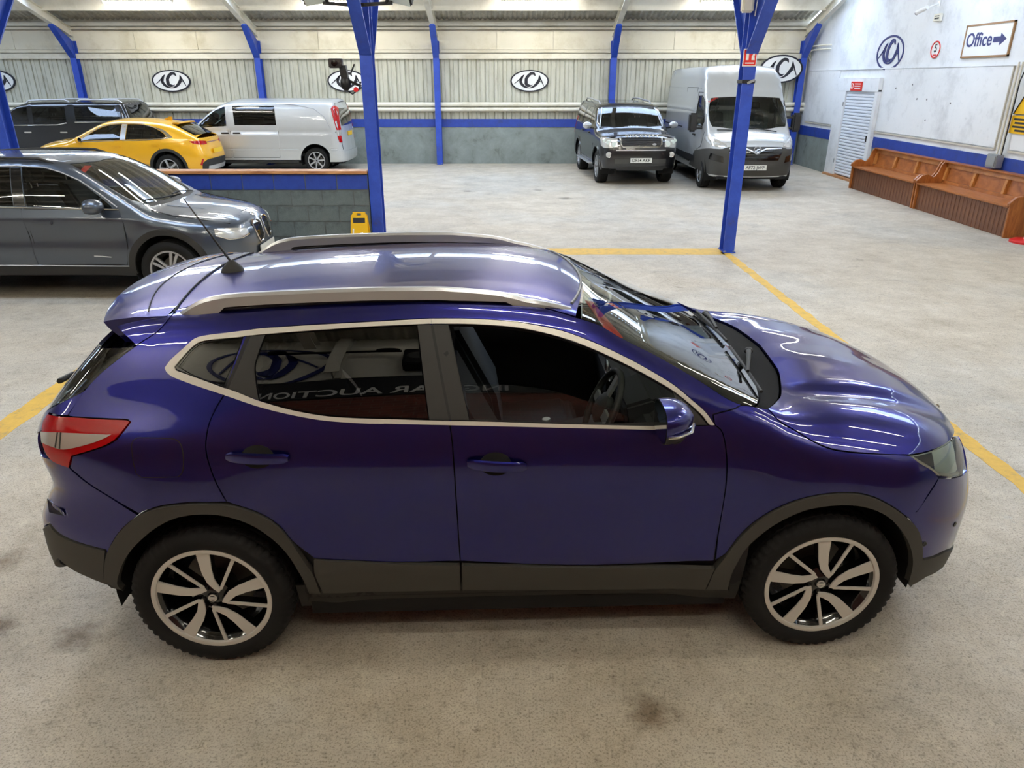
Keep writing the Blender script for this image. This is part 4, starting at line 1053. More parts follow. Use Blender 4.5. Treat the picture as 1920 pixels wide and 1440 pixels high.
# windscreen and cowl
ws = [('c', [(.318, 0, 1.53), (.314, -.15, 1.53), (.303, -.28, 1.52), (.278, -.42, 1.50)]), P_([(1091, 598), (1127, 611.5), (1172, 637.5), (1222, 662.5), (1272, 690.5), (1322, 720.5), (1360, 745.5), (1388, 758.5), (1416, 761), (1424, 745)]), ('c', [(1.055, -.50, 1.15), (1.078, -.33, 1.15), (1.092, -.16, 1.15), (1.096, 0, 1.15)])]
SUV.panel('windscreen', suv, G_CLEAR, 'L', ws, mirror=True, res=.04, off=-.003)
MB().tube(SUV.on(np.vstack([SUV.pts('t', [(.315 - .09 * (y / .5) ** 2, y) for y in np.linspace(-.5, .5, 15)])]), .001).tolist(), .007, 6).build('windscreen_seal', mat('seal_grey', S((120, 120, 118)), .5), suv, smooth=60)
cowl = [('c', [(1.10, 0, 1.15), (1.096, -.16, 1.15), (1.082, -.33, 1.15), (1.06, -.50, 1.15)]), P_([(1426, 745), (1419, 761), (1440, 765), (1454, 753), (1462, 740)]), ('c', [(1.177, -.49, 1.14), (1.219, -.335, 1.14), (1.235, -.17, 1.14), (1.25, 0, 1.14)])]
SUV.panel('scuttle_panel', suv, mat('scuttle_black', S((12, 12, 12)), .85, spec=.2), 'L', cowl, mirror=True, off=-.012, res=.04)
for y0, y1, x0, x1 in ((-.10, -.66, 1.16, 1.015), (.55, .0, 1.13, 1.075)):
    a = SUV.on(SUV.pts('t', [(x0, y0)]), .012)[0]; b_ = SUV.on(SUV.pts('t', [(x1 - .01, (y0 * .3 + y1 * .7))]), .028)[0]
    MB().tube([a, (a * .5 + b_ * .5) + np.array([0, 0, .012]), b_], [.014, .010, .007], 8).build('wiper_arm', M_BLACKPL, suv, smooth=60)
    pts_ = SUV.on(SUV.pts('t', [(x1 + (x0 - .06 - x1) * t * .5, y1 + (y0 - y1) * t) for t in np.linspace(0, 1, 8)]), .014)
    MB().tube(pts_.tolist(), .008, 6).build('wiper_blade', M_BLACKPL, suv, smooth=60)
    MB().ellipsoid(tuple(a), (.022, .022, .018)).build('wiper_pivot', M_BLACKPL, suv, smooth=60)
# cladding, arches
SUV.panel('wheel_arch_trim', suv, M_GREYPL, 'L', P_(arr_out + arr_in), off=.010, res=.03, thick=.03, corner=50)
SUV.panel('wheel_arch_trim', suv, M_GREYPL, 'L', P_(arf_out + arf_in), off=.010, res=.03, thick=.03, corner=50)
SUV.panel('door_cladding', suv, M_GREYPL, 'L', P_([(589, 1047), (720, 1054), (863, 1057), (865, 1104), (720, 1107), (606, 1109), (590, 1074)]), off=.010, thick=.02, corner=25)
SUV.panel('door_cladding', suv, M_GREYPL, 'L', P_([(865, 1057), (1100, 1061), (1340, 1063), (1322, 1103), (1100, 1103), (867, 1104)]), off=.010, thick=.02, corner=25)
SUV.panel('sill', suv, M_BLACKPL, 'L', ('s', [(-.98, .36), (0, .345), (.98, .35), (.98, .20), (0, .195), (-.98, .20)]), off=-.03, thick=.01, corner=25)  # black band carried low, standing in for the shade below the cladding
# chrome round the side glass
for nm, o_, i_ in (('chrome_trim', ch_out[11:], ch_in[9:]), ('chrome_trim', ch_out[6:12], ch_in[4:10]), ):
    SUV.panel(nm, suv, M_BRIGHT, 'L', P_(o_ + i_[::-1]), off=.004, thick=.008, res=.03, gap=.0008, corner=60)
SUV.panel('chrome_trim', suv, M_BRIGHT, 'L', P_([(312, 697), (309, 690)] + ch_out[1:7] + ch_in[4::-1] + [(330, 694), (360, 705), (419, 727), (417, 740), (360, 721), (322, 706)]), off=.004, thick=.008, res=.03, gap=.0008, corner=60)
SUV.panel('chrome_trim', suv, M_BRIGHT, 'L', P_(bel_top[2:9] + bel_bot[8:1:-1]), off=.004, thick=.008, res=.03, gap=.0008, corner=60)
SUV.panel('chrome_trim', suv, M_BRIGHT, 'L', P_(bel_top[8:] + bel_bot[:7:-1]), off=.004, thick=.008, res=.03, gap=.0008, corner=60)
# side glass and pillar trims
SUV.panel('quarter_window', suv, G_TINT, 'L', P_(win_q), off=-.002, thick=.004, corner=50)
SUV.panel('window_surround', suv, M_GLOSSBLK, 'L', P_([(328, 688), (355, 657), (377, 641), (422, 635), (462, 630.5), (424, 730), (360, 705), (331, 694)]), off=-.002, thick=.004, holes=[P_(win_q)])
SUV.panel('rear_door_window', suv, G_TINT, 'L', P_(win_r), off=-.002, thick=.004, corner=60)
SUV.panel('pillar_trim', suv, M_BLACKPL, 'L', P_([(470, 629), (499, 626), (486, 660), (478, 690), (485, 751), (426, 730)]), off=.001, thick=.006, corner=25)
SUV.panel('pillar_trim', suv, M_BLACKPL, 'L', P_([(782, 609.5), (808, 607.5), (843, 789), (804, 788), (786, 645)]), off=.001, thick=.006, corner=25)
SUV.panel('pillar_trim', suv, M_BLACKPL, 'L', P_([(811, 607.5), (841, 608), (881, 788), (845.5, 789)]), off=.001, thick=.006, corner=25)
SUV.panel('pillar_infill', suv, M_SEAM, 'L', P_([(783, 609), (840, 607.5), (880, 789), (805, 788), (787, 645)]), off=.0008, thick=.002, corner=25)
SUV.panel('pillar_infill', suv, M_SEAM, 'L', P_([(461, 630), (472, 628.5), (428, 732), (421, 730)]), off=.0016, thick=.002, corner=25)
SUV.panel('front_door_window', suv, G_SIDE, 'L', P_(glass_f), off=-.006, thick=.004, corner=50)
SUV.panel('mirror_sail', suv, M_BLACKPL, 'L', P_([(1262, 733), (1292, 758), (1316, 781), (1328, 798), (1262, 799), (1268, 770)]), off=-.001, thick=.006)
SUV.panel('window_seal', suv, M_SEAM, 'L', P_([(880, 785), (1060, 791), (1150, 793), (1240, 789), (1250, 799), (1060, 796), (880, 789)]), off=.002, thick=.006)
# roof rails
rail_px = [(333, 580), (350, 571), (380, 561), (435, 553), (490, 549.5), (540, 547), (615, 544), (715, 541), (815, 540.5), (855, 542.5), (930, 549), (992, 563), (1030, 577), (1072, 592)]
rp = []
for q in rail_px:
    d = px_ray(*q); d = np.array([d[0] * SUV.ca + d[1] * SUV.sa, -d[0] * SUV.sa + d[1] * SUV.ca, d[2]]); rp.append(SUV.o + d * ((-.575 - SUV.o[1]) / d[1]))
rp = np.array(rp); t_ = np.linspace(0, 1, len(rp)); tt = np.linspace(0, 1, 44)
rp = np.stack([pchip(t_, rp[:, k], tt) for k in range(3)], 1)
rsk = SUV.pts('t', [(p[0], -.565) for p in rp])[:, 2]
def rail(sg):
    mb = MB(); S_ = []
    for i, p in enumerate(rp):
        n_ = len(rp) - 1; e = min(1, min(i, n_ - i) / 5.0); q_ = min(1.0, min(i / 9.0, (n_ - i) / 9.0)); zt = rsk[i] + .004 + max(p[2] - rsk[i], .02) * math.sin(q_ * math.pi / 2)
        zb = rsk[i] - .015 if (i < 9 or i > 34) else max(zt - .050, rsk[i] + .004)
        y = -.568 + .02 * (1 - e)
        S_.append([(p[0], y - .016, zb), (p[0], y - .019, zt - .012), (p[0], y - .010, zt), (p[0], y + .010, zt), (p[0], y + .019, zt - .012), (p[0], y + .016, zb)])
    k = 6; mb.v = [(a, b if sg < 0 else -b, c) for s_ in S_ for a, b, c in s_]
    mb.f = [(i * k + j, i * k + (j + 1) % k, (i + 1) * k + (j + 1) % k, (i + 1) * k + j) for i in range(len(S_) - 1) for j in range(k)] + [tuple(range(k)), tuple(range(len(S_) * k - 1, (len(S_) - 1) * k - 1, -1))]
    return mb.build('roof_rail', M_SATIN, suv, smooth=28)
for sg in (-1, 1):
    r_ = rail(sg)
    MB().tube([(p[0], sg * .568, z + .004) for p, z in list(zip(rp, rsk))[8:36]], .009, 6).build('rail_gap_shade', M_BLACKPL, r_, smooth=60)  # black strip standing in for the shade in the gap under the rail
# aerial
c0 = SUV.pts('t', [(-1.335, 0)])[0]
ab = MB(); ab.lathe([(0, .038), (.02, .032), (.045, .016), (.055, .006)], 'z', 20); ab.v = [(x * 1.5, y, z) for x, y, z in ab.v]
ab.xf(Matrix.Translation(c0 - np.array([0, 0, .003]))); aer = ab.build('aerial_base', M_BLACKPL, suv, smooth=60)
MB().tube([c0 + np.array([-.0, 0, .04]), c0 + np.array([-.175, 0, .34])], [.006, .0028], 6).build('aerial_mast', M_BLACKPL, aer, smooth=60)
# door handles
for px0, px1, py0, py1 in ((427, 543, 854, 857), (876, 987, 866, 872)):
    a, b_ = SUV.pts('p', [(px0, py0), (px1, py1)]); n_ = SUV.normal(np.array([(a + b_) / 2]))[0]
    mid = (a + b_) / 2
    for sg in (-1, 1):
        cup_shade = SUV.panel('handle_shade_patch', suv, M_DARK, 'L', P_([(px0 + (px1 - px0) * (.48 + .27 * math.cos(t)), (py0 + py1) / 2 + 1 + 22 * math.sin(t)) for t in np.linspace(0, 2 * math.pi, 16, endpoint=False)]), off=.0012, both=False, thick=.001, gap=0) if sg < 0 else None  # flat dark patch painting the shade of the finger recess
        mb = MB(); S_ = []
        for t in np.linspace(0, 1, 15):
            p = SUV.pts('p', [(px0 + (px1 - px0) * t, py0 + (py1 - py0) * t)])[0] + n_ * (.006 + .034 * math.sin(math.pi * min(max(t, .03), .97)) ** .5)
            hh = .016 + .004 * math.sin(math.pi * t); hh *= (.6 if t in (0, 1) else 1)
            S_.append([p + np.array([0, -.008, -hh]), p + np.array([0, -.013, 0]), p + np.array([0, -.008, hh]), p + np.array([0, .008, hh]), p + np.array([0, .010, -hh])])
        k = 5; mb.v = [tuple(q) if sg < 0 else (q[0], -q[1], q[2]) for s_ in S_ for q in s_]
        mb.f = [(i * k + j, i * k + (j + 1) % k, (i + 1) * k + (j + 1) % k, (i + 1) * k + j) for i in range(14) for j in range(k)] + [tuple(range(k)), tuple(range(15 * k - 1, 14 * k - 1, -1))]
        mb.build('door_handle', P_BLUE, suv, smooth=45)
# door mirrors
def mirror_pod(sg):
    c = np.array([.555, -1.015, 1.215])
    secs = []
    for u in np.linspace(0, 1, 9):            # from glass side (rear) to nose (front)
        x = c[0] - .045 + .125 * u; s_ = math.sqrt(max(0.0, 1 - (u * .97) ** 2.6))
        ring = []
        for t in np.linspace(0, 2 * math.pi, 24, endpoint=False):
            ct, st = math.cos(t), math.sin(t)
            sup = (abs(ct) ** 3 + abs(st) ** 3) ** (-1 / 3)
            ring.append((x, c[1] + .105 * ct * sup * s_ + .03 * u, c[2] + .072 * st * sup * s_ + .004))
        secs.append(ring)
    k = 24; V = [p for r in secs for p in r]
    F_ = [(i * k + j, i * k + (j + 1) % k, (i + 1) * k + (j + 1) % k, (i + 1) * k + j) for i in range(8) for j in range(k)]
    up = MB(); up.v = list(V); up.f = [f for f in F_ if np.mean([V[i][2] for i in f]) >= c[2] - .012]
    lo = MB(); lo.v = list(V); lo.f = [tuple(range(k))] + [f for f in F_ if np.mean([V[i][2] for i in f]) < c[2] - .012] + [tuple(range(8 * k, 9 * k))]
    lo.ellipsoid((c[0] + .025, -.925, c[2] - .07), (.048, .10, .048), 20, 12)
    gl = MB(); gl.v = [(p[0] - .002, p[1] * .96 + c[1] * .04, p[2] * .94 + c[2] * .06) for p in secs[0]]; gl.f = [tuple(range(k))]
    ch = MB().tube([(c[0] - .040, c[1] - .108, c[2] - .012), (c[0] + .0, c[1] - .104, c[2] - .012), (c[0] + .055, c[1] - .07, c[2] - .010), (c[0] + .082, c[1] + .0, c[2] - .010)], .006, 6)
    for nm, mb, m in (('mirror_cap', up, P_BLUE), ('mirror_base', lo, M_BLACKPL), ('mirror_glass', gl, mat('mirror', S((200, 205, 205)), .02, 1.0)), ('mirror_trim', ch, M_CHROME)):
        (mb if sg < 0 else mirror_y(mb)).build(nm, m, suv, smooth=50)
for sg in (-1, 1): mirror_pod(sg)
# wheels
for xw, tn in ((1.323, rad(-2)), (-1.323, rad(2))):
    for sg in (-1, 1): make_wheel(suv, (xw, sg * .785, .342), .342, .225, .247, 'v5', tn, sg > 0)
wheel_wells(suv, SUV, 1.323, .37, .405, .55, .862)
# lining: dark inner shell with the window openings left free
SUV.panel('interior_lining', suv, M_TRIM, 'L', [('s', [(-1.80, .55), (-1.80, 1.20)]), P_([(262, 668), (305, 625), (345, 585), (437, 566), (540, 559), (640, 554), (740, 552.5), (840, 554), (930, 561), (990, 573), (1040, 587), (1085, 603), (1172, 640), (1272, 694), (1360, 749)]), ('s', [(.98, 1.08), (.98, .90), (.98, .30), (0, .27), (-.95, .27), (-.94, .5), (-1.02, .66), (-1.2, .80), (-1.5, .80), (-1.7, .62)])], off=-.03, thick=0, res=.06,
          holes=[P_(win_q), P_(win_r), P_(win_f)], corner=50)
SUV.panel('headlining', suv, mat('headlining', S((150, 148, 142)), .95), 'L', [('c', [(.30, 0, 1.53), (.29, -.28, 1.52), (.25, -.50, 1.50), (-.4, -.54, 1.55), (-1.4, -.52, 1.52), (-1.44, 0, 1.545)])], mirror=True, off=-.035, thick=0, res=.08)
MB().box(-1.85, 1.95, -.62, .62, .17, .27).build('underbody', M_DARK, suv)  # underbody and floor pan set low to deepen the shade beneath
MB().box(-.93, .93, -.80, .80, .185, .27).build('floor_pan', M_DARK, suv)
MB().box(1.0, 1.9, -.5, .5, .3, .85).build('engine_block', M_DARK, suv)
# interior
seat(suv, -.12, -.36); seat(suv, -.12, .36)
MB().prism([(-1.0, .42), (-1.0, .62), (-.55, .62), (-.5, .42)], 'xz', -.66, .66).build('rear_seat_cushion', M_SEAT, suv, bevel=.03)
MB().prism([(-.93, .58), (-1.05, .58), (-1.25, 1.14), (-1.13, 1.16)], 'xz', -.66, .66).build('rear_seat_back', M_SEAT, suv, bevel=.03)
for y in (-.38, 0, .38): MB().box(-1.25, -1.16, y - .12, y + .12, 1.15, 1.30).build('rear_head_restraint', M_SEAT, suv, bevel=.03)
dash = MB().prism([(.98, .60), (.55, .62), (.52, .80), (.50, .96), (.58, 1.035), (.80, 1.055), (1.06, 1.09), (1.10, .9)], 'xz', -.74, .74).build('dashboard', M_TRIM, suv, bevel=.03)
MB().prism([(.49, .94), (.47, 1.05), (.60, 1.09), (.68, 1.05)], 'xz', -.52, -.20).build('instrument_hood', M_TRIM, dash, bevel=.015)
MB().box(.495, .505, -.10, .10, .86, 1.0).build('centre_screen', M_GLOSSBLK, dash)
for y in (-.70, -.06, .06, .70): MB().lathe([(0, .001), (.004, .03), (.014, .036)], 'x', 18).xf(Matrix.Translation((.495, y, .99 if abs(y) > .5 else 1.02)) @ Matrix.Rotation(math.pi, 4, 'Z')).build('air_vent', M_SATIN, dash)
MB().prism([(-.55, .4), (-.55, .62), (.1, .66), (.5, .75), (.6, .4)], 'xz', -.10, .10).build('centre_console', M_TRIM, suv, bevel=.02)
MB().tube([(.18, -.02, .66), (.17, -.02, .76)], [.012, .022], 8).build('gear_lever', M_SATIN, suv, smooth=60)
# steering wheel, driver on the near side
SWc = Matrix.Translation((.40, -.37, .98)) @ Matrix.Rotation(rad(-66), 4, 'Y')
swh = MB().tube([(.185 * math.cos(t), .185 * math.sin(t), 0) for t in np.linspace(0, 2 * math.pi, 36, endpoint=False)], .016, 10, closed=True).xf(SWc).build('steering_wheel', M_BLACKPL, suv, smooth=60)
MB().lathe([(.03, .001), (.028, .05), (.01, .075), (-.03, .06)], 'z', 24).xf(SWc).build('airbag_boss', M_BLACKPL, swh, smooth=50)
for a in (0, 180, 270):
    MB().bar((.05 * math.cos(rad(a + 90)), .05 * math.sin(rad(a + 90)), .005), (.178 * math.cos(rad(a + 90)), .178 * math.sin(rad(a + 90)), 0), .045, .014).xf(SWc).build('wheel_spoke', M_SATIN, swh)
MB().tube([(.42, -.37, .97), (.62, -.37, .88)], .045, 12).build('steering_column', M_TRIM, swh, smooth=60)
# paper sticker inside the top corner of the windscreen, rear view mirror
st = SUV.on(SUV.pts('p', [(1098, 560), (1112, 562), (1170, 630), (1150, 636)]), -.008)
MB().add([tuple(p) for p in st] + [tuple(p - np.array([0, 0, .002])) for p in st], [(0, 1, 2, 3), (7, 6, 5, 4), (0, 1, 5, 4), (1, 2, 6, 5), (2, 3, 7, 6), (3, 0, 4, 7)]).build('windscreen_sticker', mat('red_sticker', S((225, 30, 28)), .5), suv)
MB().box(.40, .43, -.12, .12, 1.36, 1.42).build('interior_mirror', M_BLACKPL, suv, bevel=.01)
MB().tube([(.42, 0, 1.41), (.46, 0, 1.455)], .012, 8).build('interior_mirror_stem', M_BLACKPL, suv)
# ================================================================== the other vehicles
M_SILVER = car_paint('silver_paint', S((196, 198, 196)), .35, .38)
M_GREYCAR = car_paint('grey_blue_paint', S((82, 90, 101)), .75, .32)
M_BLACKCAR = car_paint('black_paint', S((6, 6, 9)), .0, .3)
M_YELCAR = car_paint('yellow_paint', S((238, 176, 8)), .2, .36)
M_MIRROR = MATS['mirror']
MEDG = S((20, 20, 20))
def mirror_chart(Q):
    R = Q.copy(); R[:, 1] = math.pi * .85 - R[:, 1]; return R
class Car:
    def __init__(s, name, label, cat, loc, yaw, B, paint, hubs, R, Wt, rim, style, track, zs, xe, arch, res=.07):
        s.root = empty(name, (loc[0], loc[1], 0), yaw); tag(s.root, label, cat); s.B, s.paint, s.res = B, paint, res
        s.hubs, s.R, s.zs, s.xe, s.arch = hubs, R, zs, xe, arch
        for xw in hubs:
            for sg in (-1, 1): make_wheel(s.root, (xw, sg * track, R), R, Wt, rim, style, .3, sg > 0, True)
        for xw in hubs:
            for sg in (-1, 1):
                vs, fs, n = [], [], 14
                for i in range(n + 1):
                    a = rad(-20) + rad(220) * i / n
                    vs += [(xw + arch * 1.03 * math.cos(a), sg * (track + Wt / 2 - .02), R + .02 + arch * 1.03 * math.sin(a)), (xw + arch * 1.03 * math.cos(a), sg * (track - Wt), R + .02 + arch * 1.03 * math.sin(a))]
                vs.append((xw, sg * (track - Wt), R))
                for i in range(n): fs += [(2 * i, 2 * i + 1, 2 * i + 3, 2 * i + 2), (2 * i + 1, 2 * n + 2, 2 * i + 3)]
                MB().add(vs, fs).build('wheel_well', M_DARK, s.root)
        MB().box(xe[0] + .15, xe[1] - .15, -track + .12, track - .12, zs - .06, zs + .0).build('underbody', M_DARK, s.root)
    def shell(s, sides, tops, zF, zR, aF=.84, aR=.84, inF=.22, inR=.22, lining=True):
        """outer skin with openings; sides: outlines in (x,z), tops: outlines in (x,y) or chart arrays"""
        B = s.B; x0, x1 = s.xe[0] + inR, s.xe[1] - inF; pts = [(x0, s.zs)]
        for xw in sorted(s.hubs):
            pts += [(xw + s.arch * math.cos(a), max(s.zs, s.R + .02 + s.arch * math.sin(a))) for a in np.linspace(math.pi, 0, 15)]
        pts += [(x1, s.zs)]
        holes = []
        for h in sides:
            q = B.to_chart('L', B.pts('s', h)); holes += [q, mirror_chart(q)]
        for k, h in tops: holes.append(B.to_chart('L', B.pts(k, h)))
        B.panel('body_shell', s.root, s.paint, 'L', ('s', pts), mirror=True, res=s.res, gap=0, thick=.02, holes=holes, corner=30)
        B.panel('front_bodywork', s.root, s.paint, 'F', np.array([(-aF, zF[0]), (aF, zF[0]), (aF, zF[1]), (-aF, zF[1])]), mirror=True, res=s.res, gap=0, thick=.02)
        B.panel('rear_bodywork', s.root, s.paint, 'R', np.array([(-aR, zR[0]), (aR, zR[0]), (aR, zR[1]), (-aR, zR[1])]), mirror=True, res=s.res, gap=0, thick=.02)
    def side(s, name, m, poly, off=.004, both=True, thick=.006, **kw):
        return s.B.panel(name, s.root, m, 'L', ('s', poly), res=s.res, off=off, both=both, thick=thick, **kw)
    def front(s, name, m, poly, off=.006, mirror=False, thick=.01, both=True, **kw):
        return s.B.panel(name, s.root, m, 'F', ('f', poly), res=s.res, off=off, mirror=mirror, both=both, thick=thick, **kw)
    def rear(s, name, m, poly, off=.006, mirror=False, thick=.01, both=True, **kw):
        return s.B.panel(name, s.root, m, 'R', ('r', poly), res=s.res, off=off, mirror=mirror, both=both, thick=thick, **kw)
    def line(s, name, kind, pts, r=.006, m=None, off=.003, both=True):
        P = s.B.strip(kind, pts, off); mb = MB().tube(P, r, 5)
        mb.build(name, m or M_SEAM, s.root, smooth=60)
        if both: mirror_y(mb).build(name, m or M_SEAM, s.root, smooth=60)
    def handle(s, x, z, w=.2, m=None):
        P = s.B.pts('s', [(x, z)])[0]
        for sg in (1, -1): MB().box(x - w / 2, x + w / 2, sg * (P[1] - .035), sg * (P[1] + .004), z - .018, z + .018).build('door_handle', m or s.paint, s.root, bevel=.008)
    def mirror(s, x, z, y, w=.22, h=.15, cap=None, d=.12):
        for sg in (-1, 1):
            c = MB().ellipsoid((x, sg * (y + w * .5), z), (d * .5, w * .5, h * .5), 14, 8); c.v = [(max(p[0], x - d * .22), p[1], p[2]) for p in c.v]
            o = c.build('mirror_housing', cap or M_BLACKPL, s.root, smooth=50)
            MB().bar((x + .02, sg * (y - .06), z - h * .4), (x, sg * (y + w * .3), z - h * .3), .05, .03).build('mirror_arm', M_BLACKPL, o)
            MB().prism([(sg * (y + w * .5) + w * .4 * math.cos(t), z + h * .4 * math.sin(t)) for t in np.linspace(0, 2 * math.pi, 14, endpoint=False)], 'yz', x - d * .22 - .006, x - d * .22).build('mirror_glass', M_MIRROR, o)
    def rails(s, x0, x1, y, m, h=.05, r=.016):
        for sg in (-1, 1):
            P = s.B.pts('t', [(x, sg * y) for x in np.linspace(x0, x1, 12)])
            path = [P[0] - np.array([0, 0, .01])] + [p + np.array([0, 0, h]) for p in P[1:-1]] + [P[-1] - np.array([0, 0, .01])]
            MB().tube(path, r, 8).build('roof_rail', m, s.root, smooth=60)
def wt(scale, zs, rows): return np.array(rows) * scale
CROSS_ZS = [.12, .22, .32, .45, .60, .75, .90, 1.0, 1.08, 1.15, 1.22, 1.32, 1.42, 1.52, 1.62]
CROSS_XS = [-2.2, -1.8, -1.4, -.9, -.3, .3, .8, 1.05, 1.35, 1.7, 2.1]
CROSS_W = SUV_W = np.array([
    [.60, .74, .80, .77, .77, .77, .78, .80, .82, .76, .60], [.72, .80, .84, .82, .82, .82, .825, .84, .85, .82, .70], [.77, .835, .87, .85, .85, .85, .855, .87, .88, .855, .77],
    [.795, .86, .893, .883, .882, .882, .884, .892, .90, .88, .80], [.805, .872, .902, .897, .896, .895, .896, .90, .905, .89, .82], [.81, .878, .905, .899, .898, .896, .897, .90, .903, .885, .82],
    [.80, .873, .900, .894, .892, .890, .890, .89, .885, .855, .79], [.785, .856, .889, .884, .880, .877, .870, .86, .838, .80, .74], [.765, .83, .862, .862, .858, .852, .84, .82, .78, .73, .68],
    [.735, .785, .826, .836, .832, .826, .81, .78, .73, .66, .60], [.70, .745, .785, .803, .803, .797, .785, .75, .68, .60, .52], [.645, .69, .733, .750, .752, .745, .730, .70, .62, .52, .45],
    [.59, .637, .677, .695, .698, .690, .67, .63, .55, .45, .40], [.54, .585, .617, .632, .636, .628, .60, .56, .48, .40, .35], [.48, .52, .55, .565, .568, .56, .53, .49, .42, .35, .30]])
FRD = [(0, 0), (.2, .008), (.4, .04), (.55, .085), (.68, .165), (.78, .27), (.86, .42), (.95, .70)]
RRD = [(0, 0), (.3, .012), (.5, .035), (.65, .075), (.75, .14), (.82, .23), (.90, .48)]

# ------------------------------------------------------------------ grey crossover parked beside the block wall
gl_, gy_ = (-5.275, 9.12), 0.0
BG = Body(gl_, gy_, [(-2.4, 1.15), (-2.2, 1.38), (-1.9, 1.50), (-1.3, 1.575), (-.6, 1.60), (-.1, 1.59), (.15, 1.565), (.35, 1.505), (.55, 1.405), (.95, 1.165), (1.12, 1.07), (1.22, 1.035), (1.5, 1.005), (1.8, .955), (2.0, .89), (2.1, .84), (2.2, .76)],
    [(-2.2, .05), (-.4, .045), (.6, .035), (1.1, .03), (1.6, .05), (2.1, .06)], CROSS_ZS, CROSS_XS, CROSS_W,
    [(.05, 1.98), (.2, 2.10), (.35, 2.16), (.55, 2.18), (.72, 2.165), (.82, 2.12), (.92, 2.03), (1.2, 1.7)], FRD,
    [(.05, -2.1), (.25, -2.2), (.5, -2.28), (.8, -2.27), (1.0, -2.23), (1.2, -2.12), (1.4, -1.97), (1.6, -1.8)], RRD, kt=lambda x: .09 + .09 * sstep(x, 1.0, 1.3), ke=.10,
    hook=lambda x, z: -.012 * gauss(z, .72, .10) + .010 * gauss(z, .93, .05) + .01 * (gauss(np.hypot(x - 1.335, z - .34), .50, .09) + gauss(np.hypot(x + 1.335, z - .34), .50, .09)))
g = Car('grey_crossover_car', 'slate grey crossover with silver alloy wheels parked beside the grey block wall', 'car', gl_, gy_, BG, M_GREYCAR, (1.335, -1.335), .345, .225, .232, 'ten', .79, .30, (-2.28, 2.18), .40, res=.05)
gw_f = [(-.17, 1.075), (.80, 1.055), (.62, 1.20), (.38, 1.35), (.10, 1.45), (-.10, 1.475), (-.24, 1.48)]
gw_r = [(-.31, 1.08), (-.37, 1.48), (-.80, 1.475), (-1.05, 1.44), (-1.14, 1.10)]
gw_q = [(-1.20, 1.105), (-1.13, 1.42), (-1.42, 1.36), (-1.62, 1.25), (-1.66, 1.16)]
gws = [(.36, y) for y in np.linspace(-.52, .52, 7)] ; gws[0] = (.25, -.56); gws[-1] = (.25, .56); gws[1] = (.31, -.40); gws[5] = (.31, .40)
gws += [(.95, .70), (1.06, .60), (1.12, .3), (1.135, 0), (1.12, -.3), (1.06, -.60), (.95, -.70)]
g.shell([gw_f, gw_r, gw_q], [('t', gws)], (.28, .90), (.30, 1.25))
BG.panel('windscreen', g.root, G_CLEAR, 'L', ('t', gws), both=False, off=-.004, res=.06)
stg = BG.on(BG.pts('p', [(143, 328), (158, 309), (172, 309), (152, 330)]), -.01)
MB().add([tuple(p) for p in stg] + [tuple(p - np.array([0, 0, .003])) for p in stg], [(0, 1, 2, 3), (7, 6, 5, 4), (0, 1, 5, 4), (1, 2, 6, 5), (2, 3, 7, 6), (3, 0, 4, 7)]).build('windscreen_sticker', MATS['red_sticker'], g.root)
g.side('front_door_window', G_SIDE, gw_f, -.003); g.side('rear_door_window', G_TINT, gw_r, -.003); g.side('quarter_window', G_TINT, gw_q, -.003)
for a, b in (((-.17, 1.075), (-.24, 1.48)), ((-.31, 1.08), (-.37, 1.48))): pass
g.side('pillar_trim', M_GLOSSBLK, [(-.175, 1.075), (-.305, 1.08), (-.365, 1.48), (-.245, 1.48)], .002); g.side('pillar_trim', M_GLOSSBLK, [(-1.145, 1.10), (-1.195, 1.105), (-1.125, 1.42), (-1.055, 1.44)], .002)
g.line('window_trim', 's', [(-1.68, 1.15), (-1.14, 1.085), (-.3, 1.065), (.40, 1.048), (.86, 1.04)], .008, M_CHROME)
g.line('window_trim', 's', [(-1.68, 1.17), (-1.45, 1.37), (-1.1, 1.445), (-.8, 1.487), (-.3, 1.492), (.02, 1.475), (.2, 1.43), (.42, 1.345), (.66, 1.20), (.84, 1.065)], .007, M_SATIN)
fd = [(-.20, 1.05), (.40, 1.04), (.86, 1.03), (.90, .90), (.90, .62), (.85, .42), (-.15, .42), (-.17, .8)]
rd = [(-.23, 1.055), (-.20, .8), (-.18, .42), (-.88, .42), (-.98, .60), (-1.12, .74), (-1.18, .86), (-1.20, 1.075), (-.7, 1.065)]
g.side('front_door', M_GREYCAR, fd, .003); g.side('rear_door', M_GREYCAR, rd, .003)
for L in (fd, rd): g.line('door_seam', 's', L + [L[0]], .0045, off=-.001)
g.side('sill_cladding', M_BLACKPL, [(-.93, .40), (.93, .40), (.92, .29), (-.92, .29)], .012); g.line('sill_strip', 's', [(-.9, .415), (0, .41), (.88, .405)], .007, M_SATIN)
for xw in g.hubs:
    arc = lambda r: [(xw + r * math.cos(a), .365 + r * math.sin(a)) for a in np.linspace(rad(188), rad(-8), 17)]
    g.side('wheel_arch_trim', M_BLACKPL, arc(.47) + arc(.395)[::-1], .012, thick=.03, corner=60)
g.handle(.0, .90, .22); g.handle(-.98, .92, .22)
g.mirror(.66, 1.10, .90, .26, .17, M_GREYCAR, .24)
g.rails(-1.7, .1, .60, M_BLACKPL, .03, .016)
g.line('bonnet_seam', 't', [(1.16, -.72), (1.4, -.74), (1.75, -.70), (1.98, -.58)], .005)
g.line('bonnet_crease', 't', [(1.2, -.42), (1.6, -.37), (2.0, -.27)], .004, M_GREYCAR, 0)
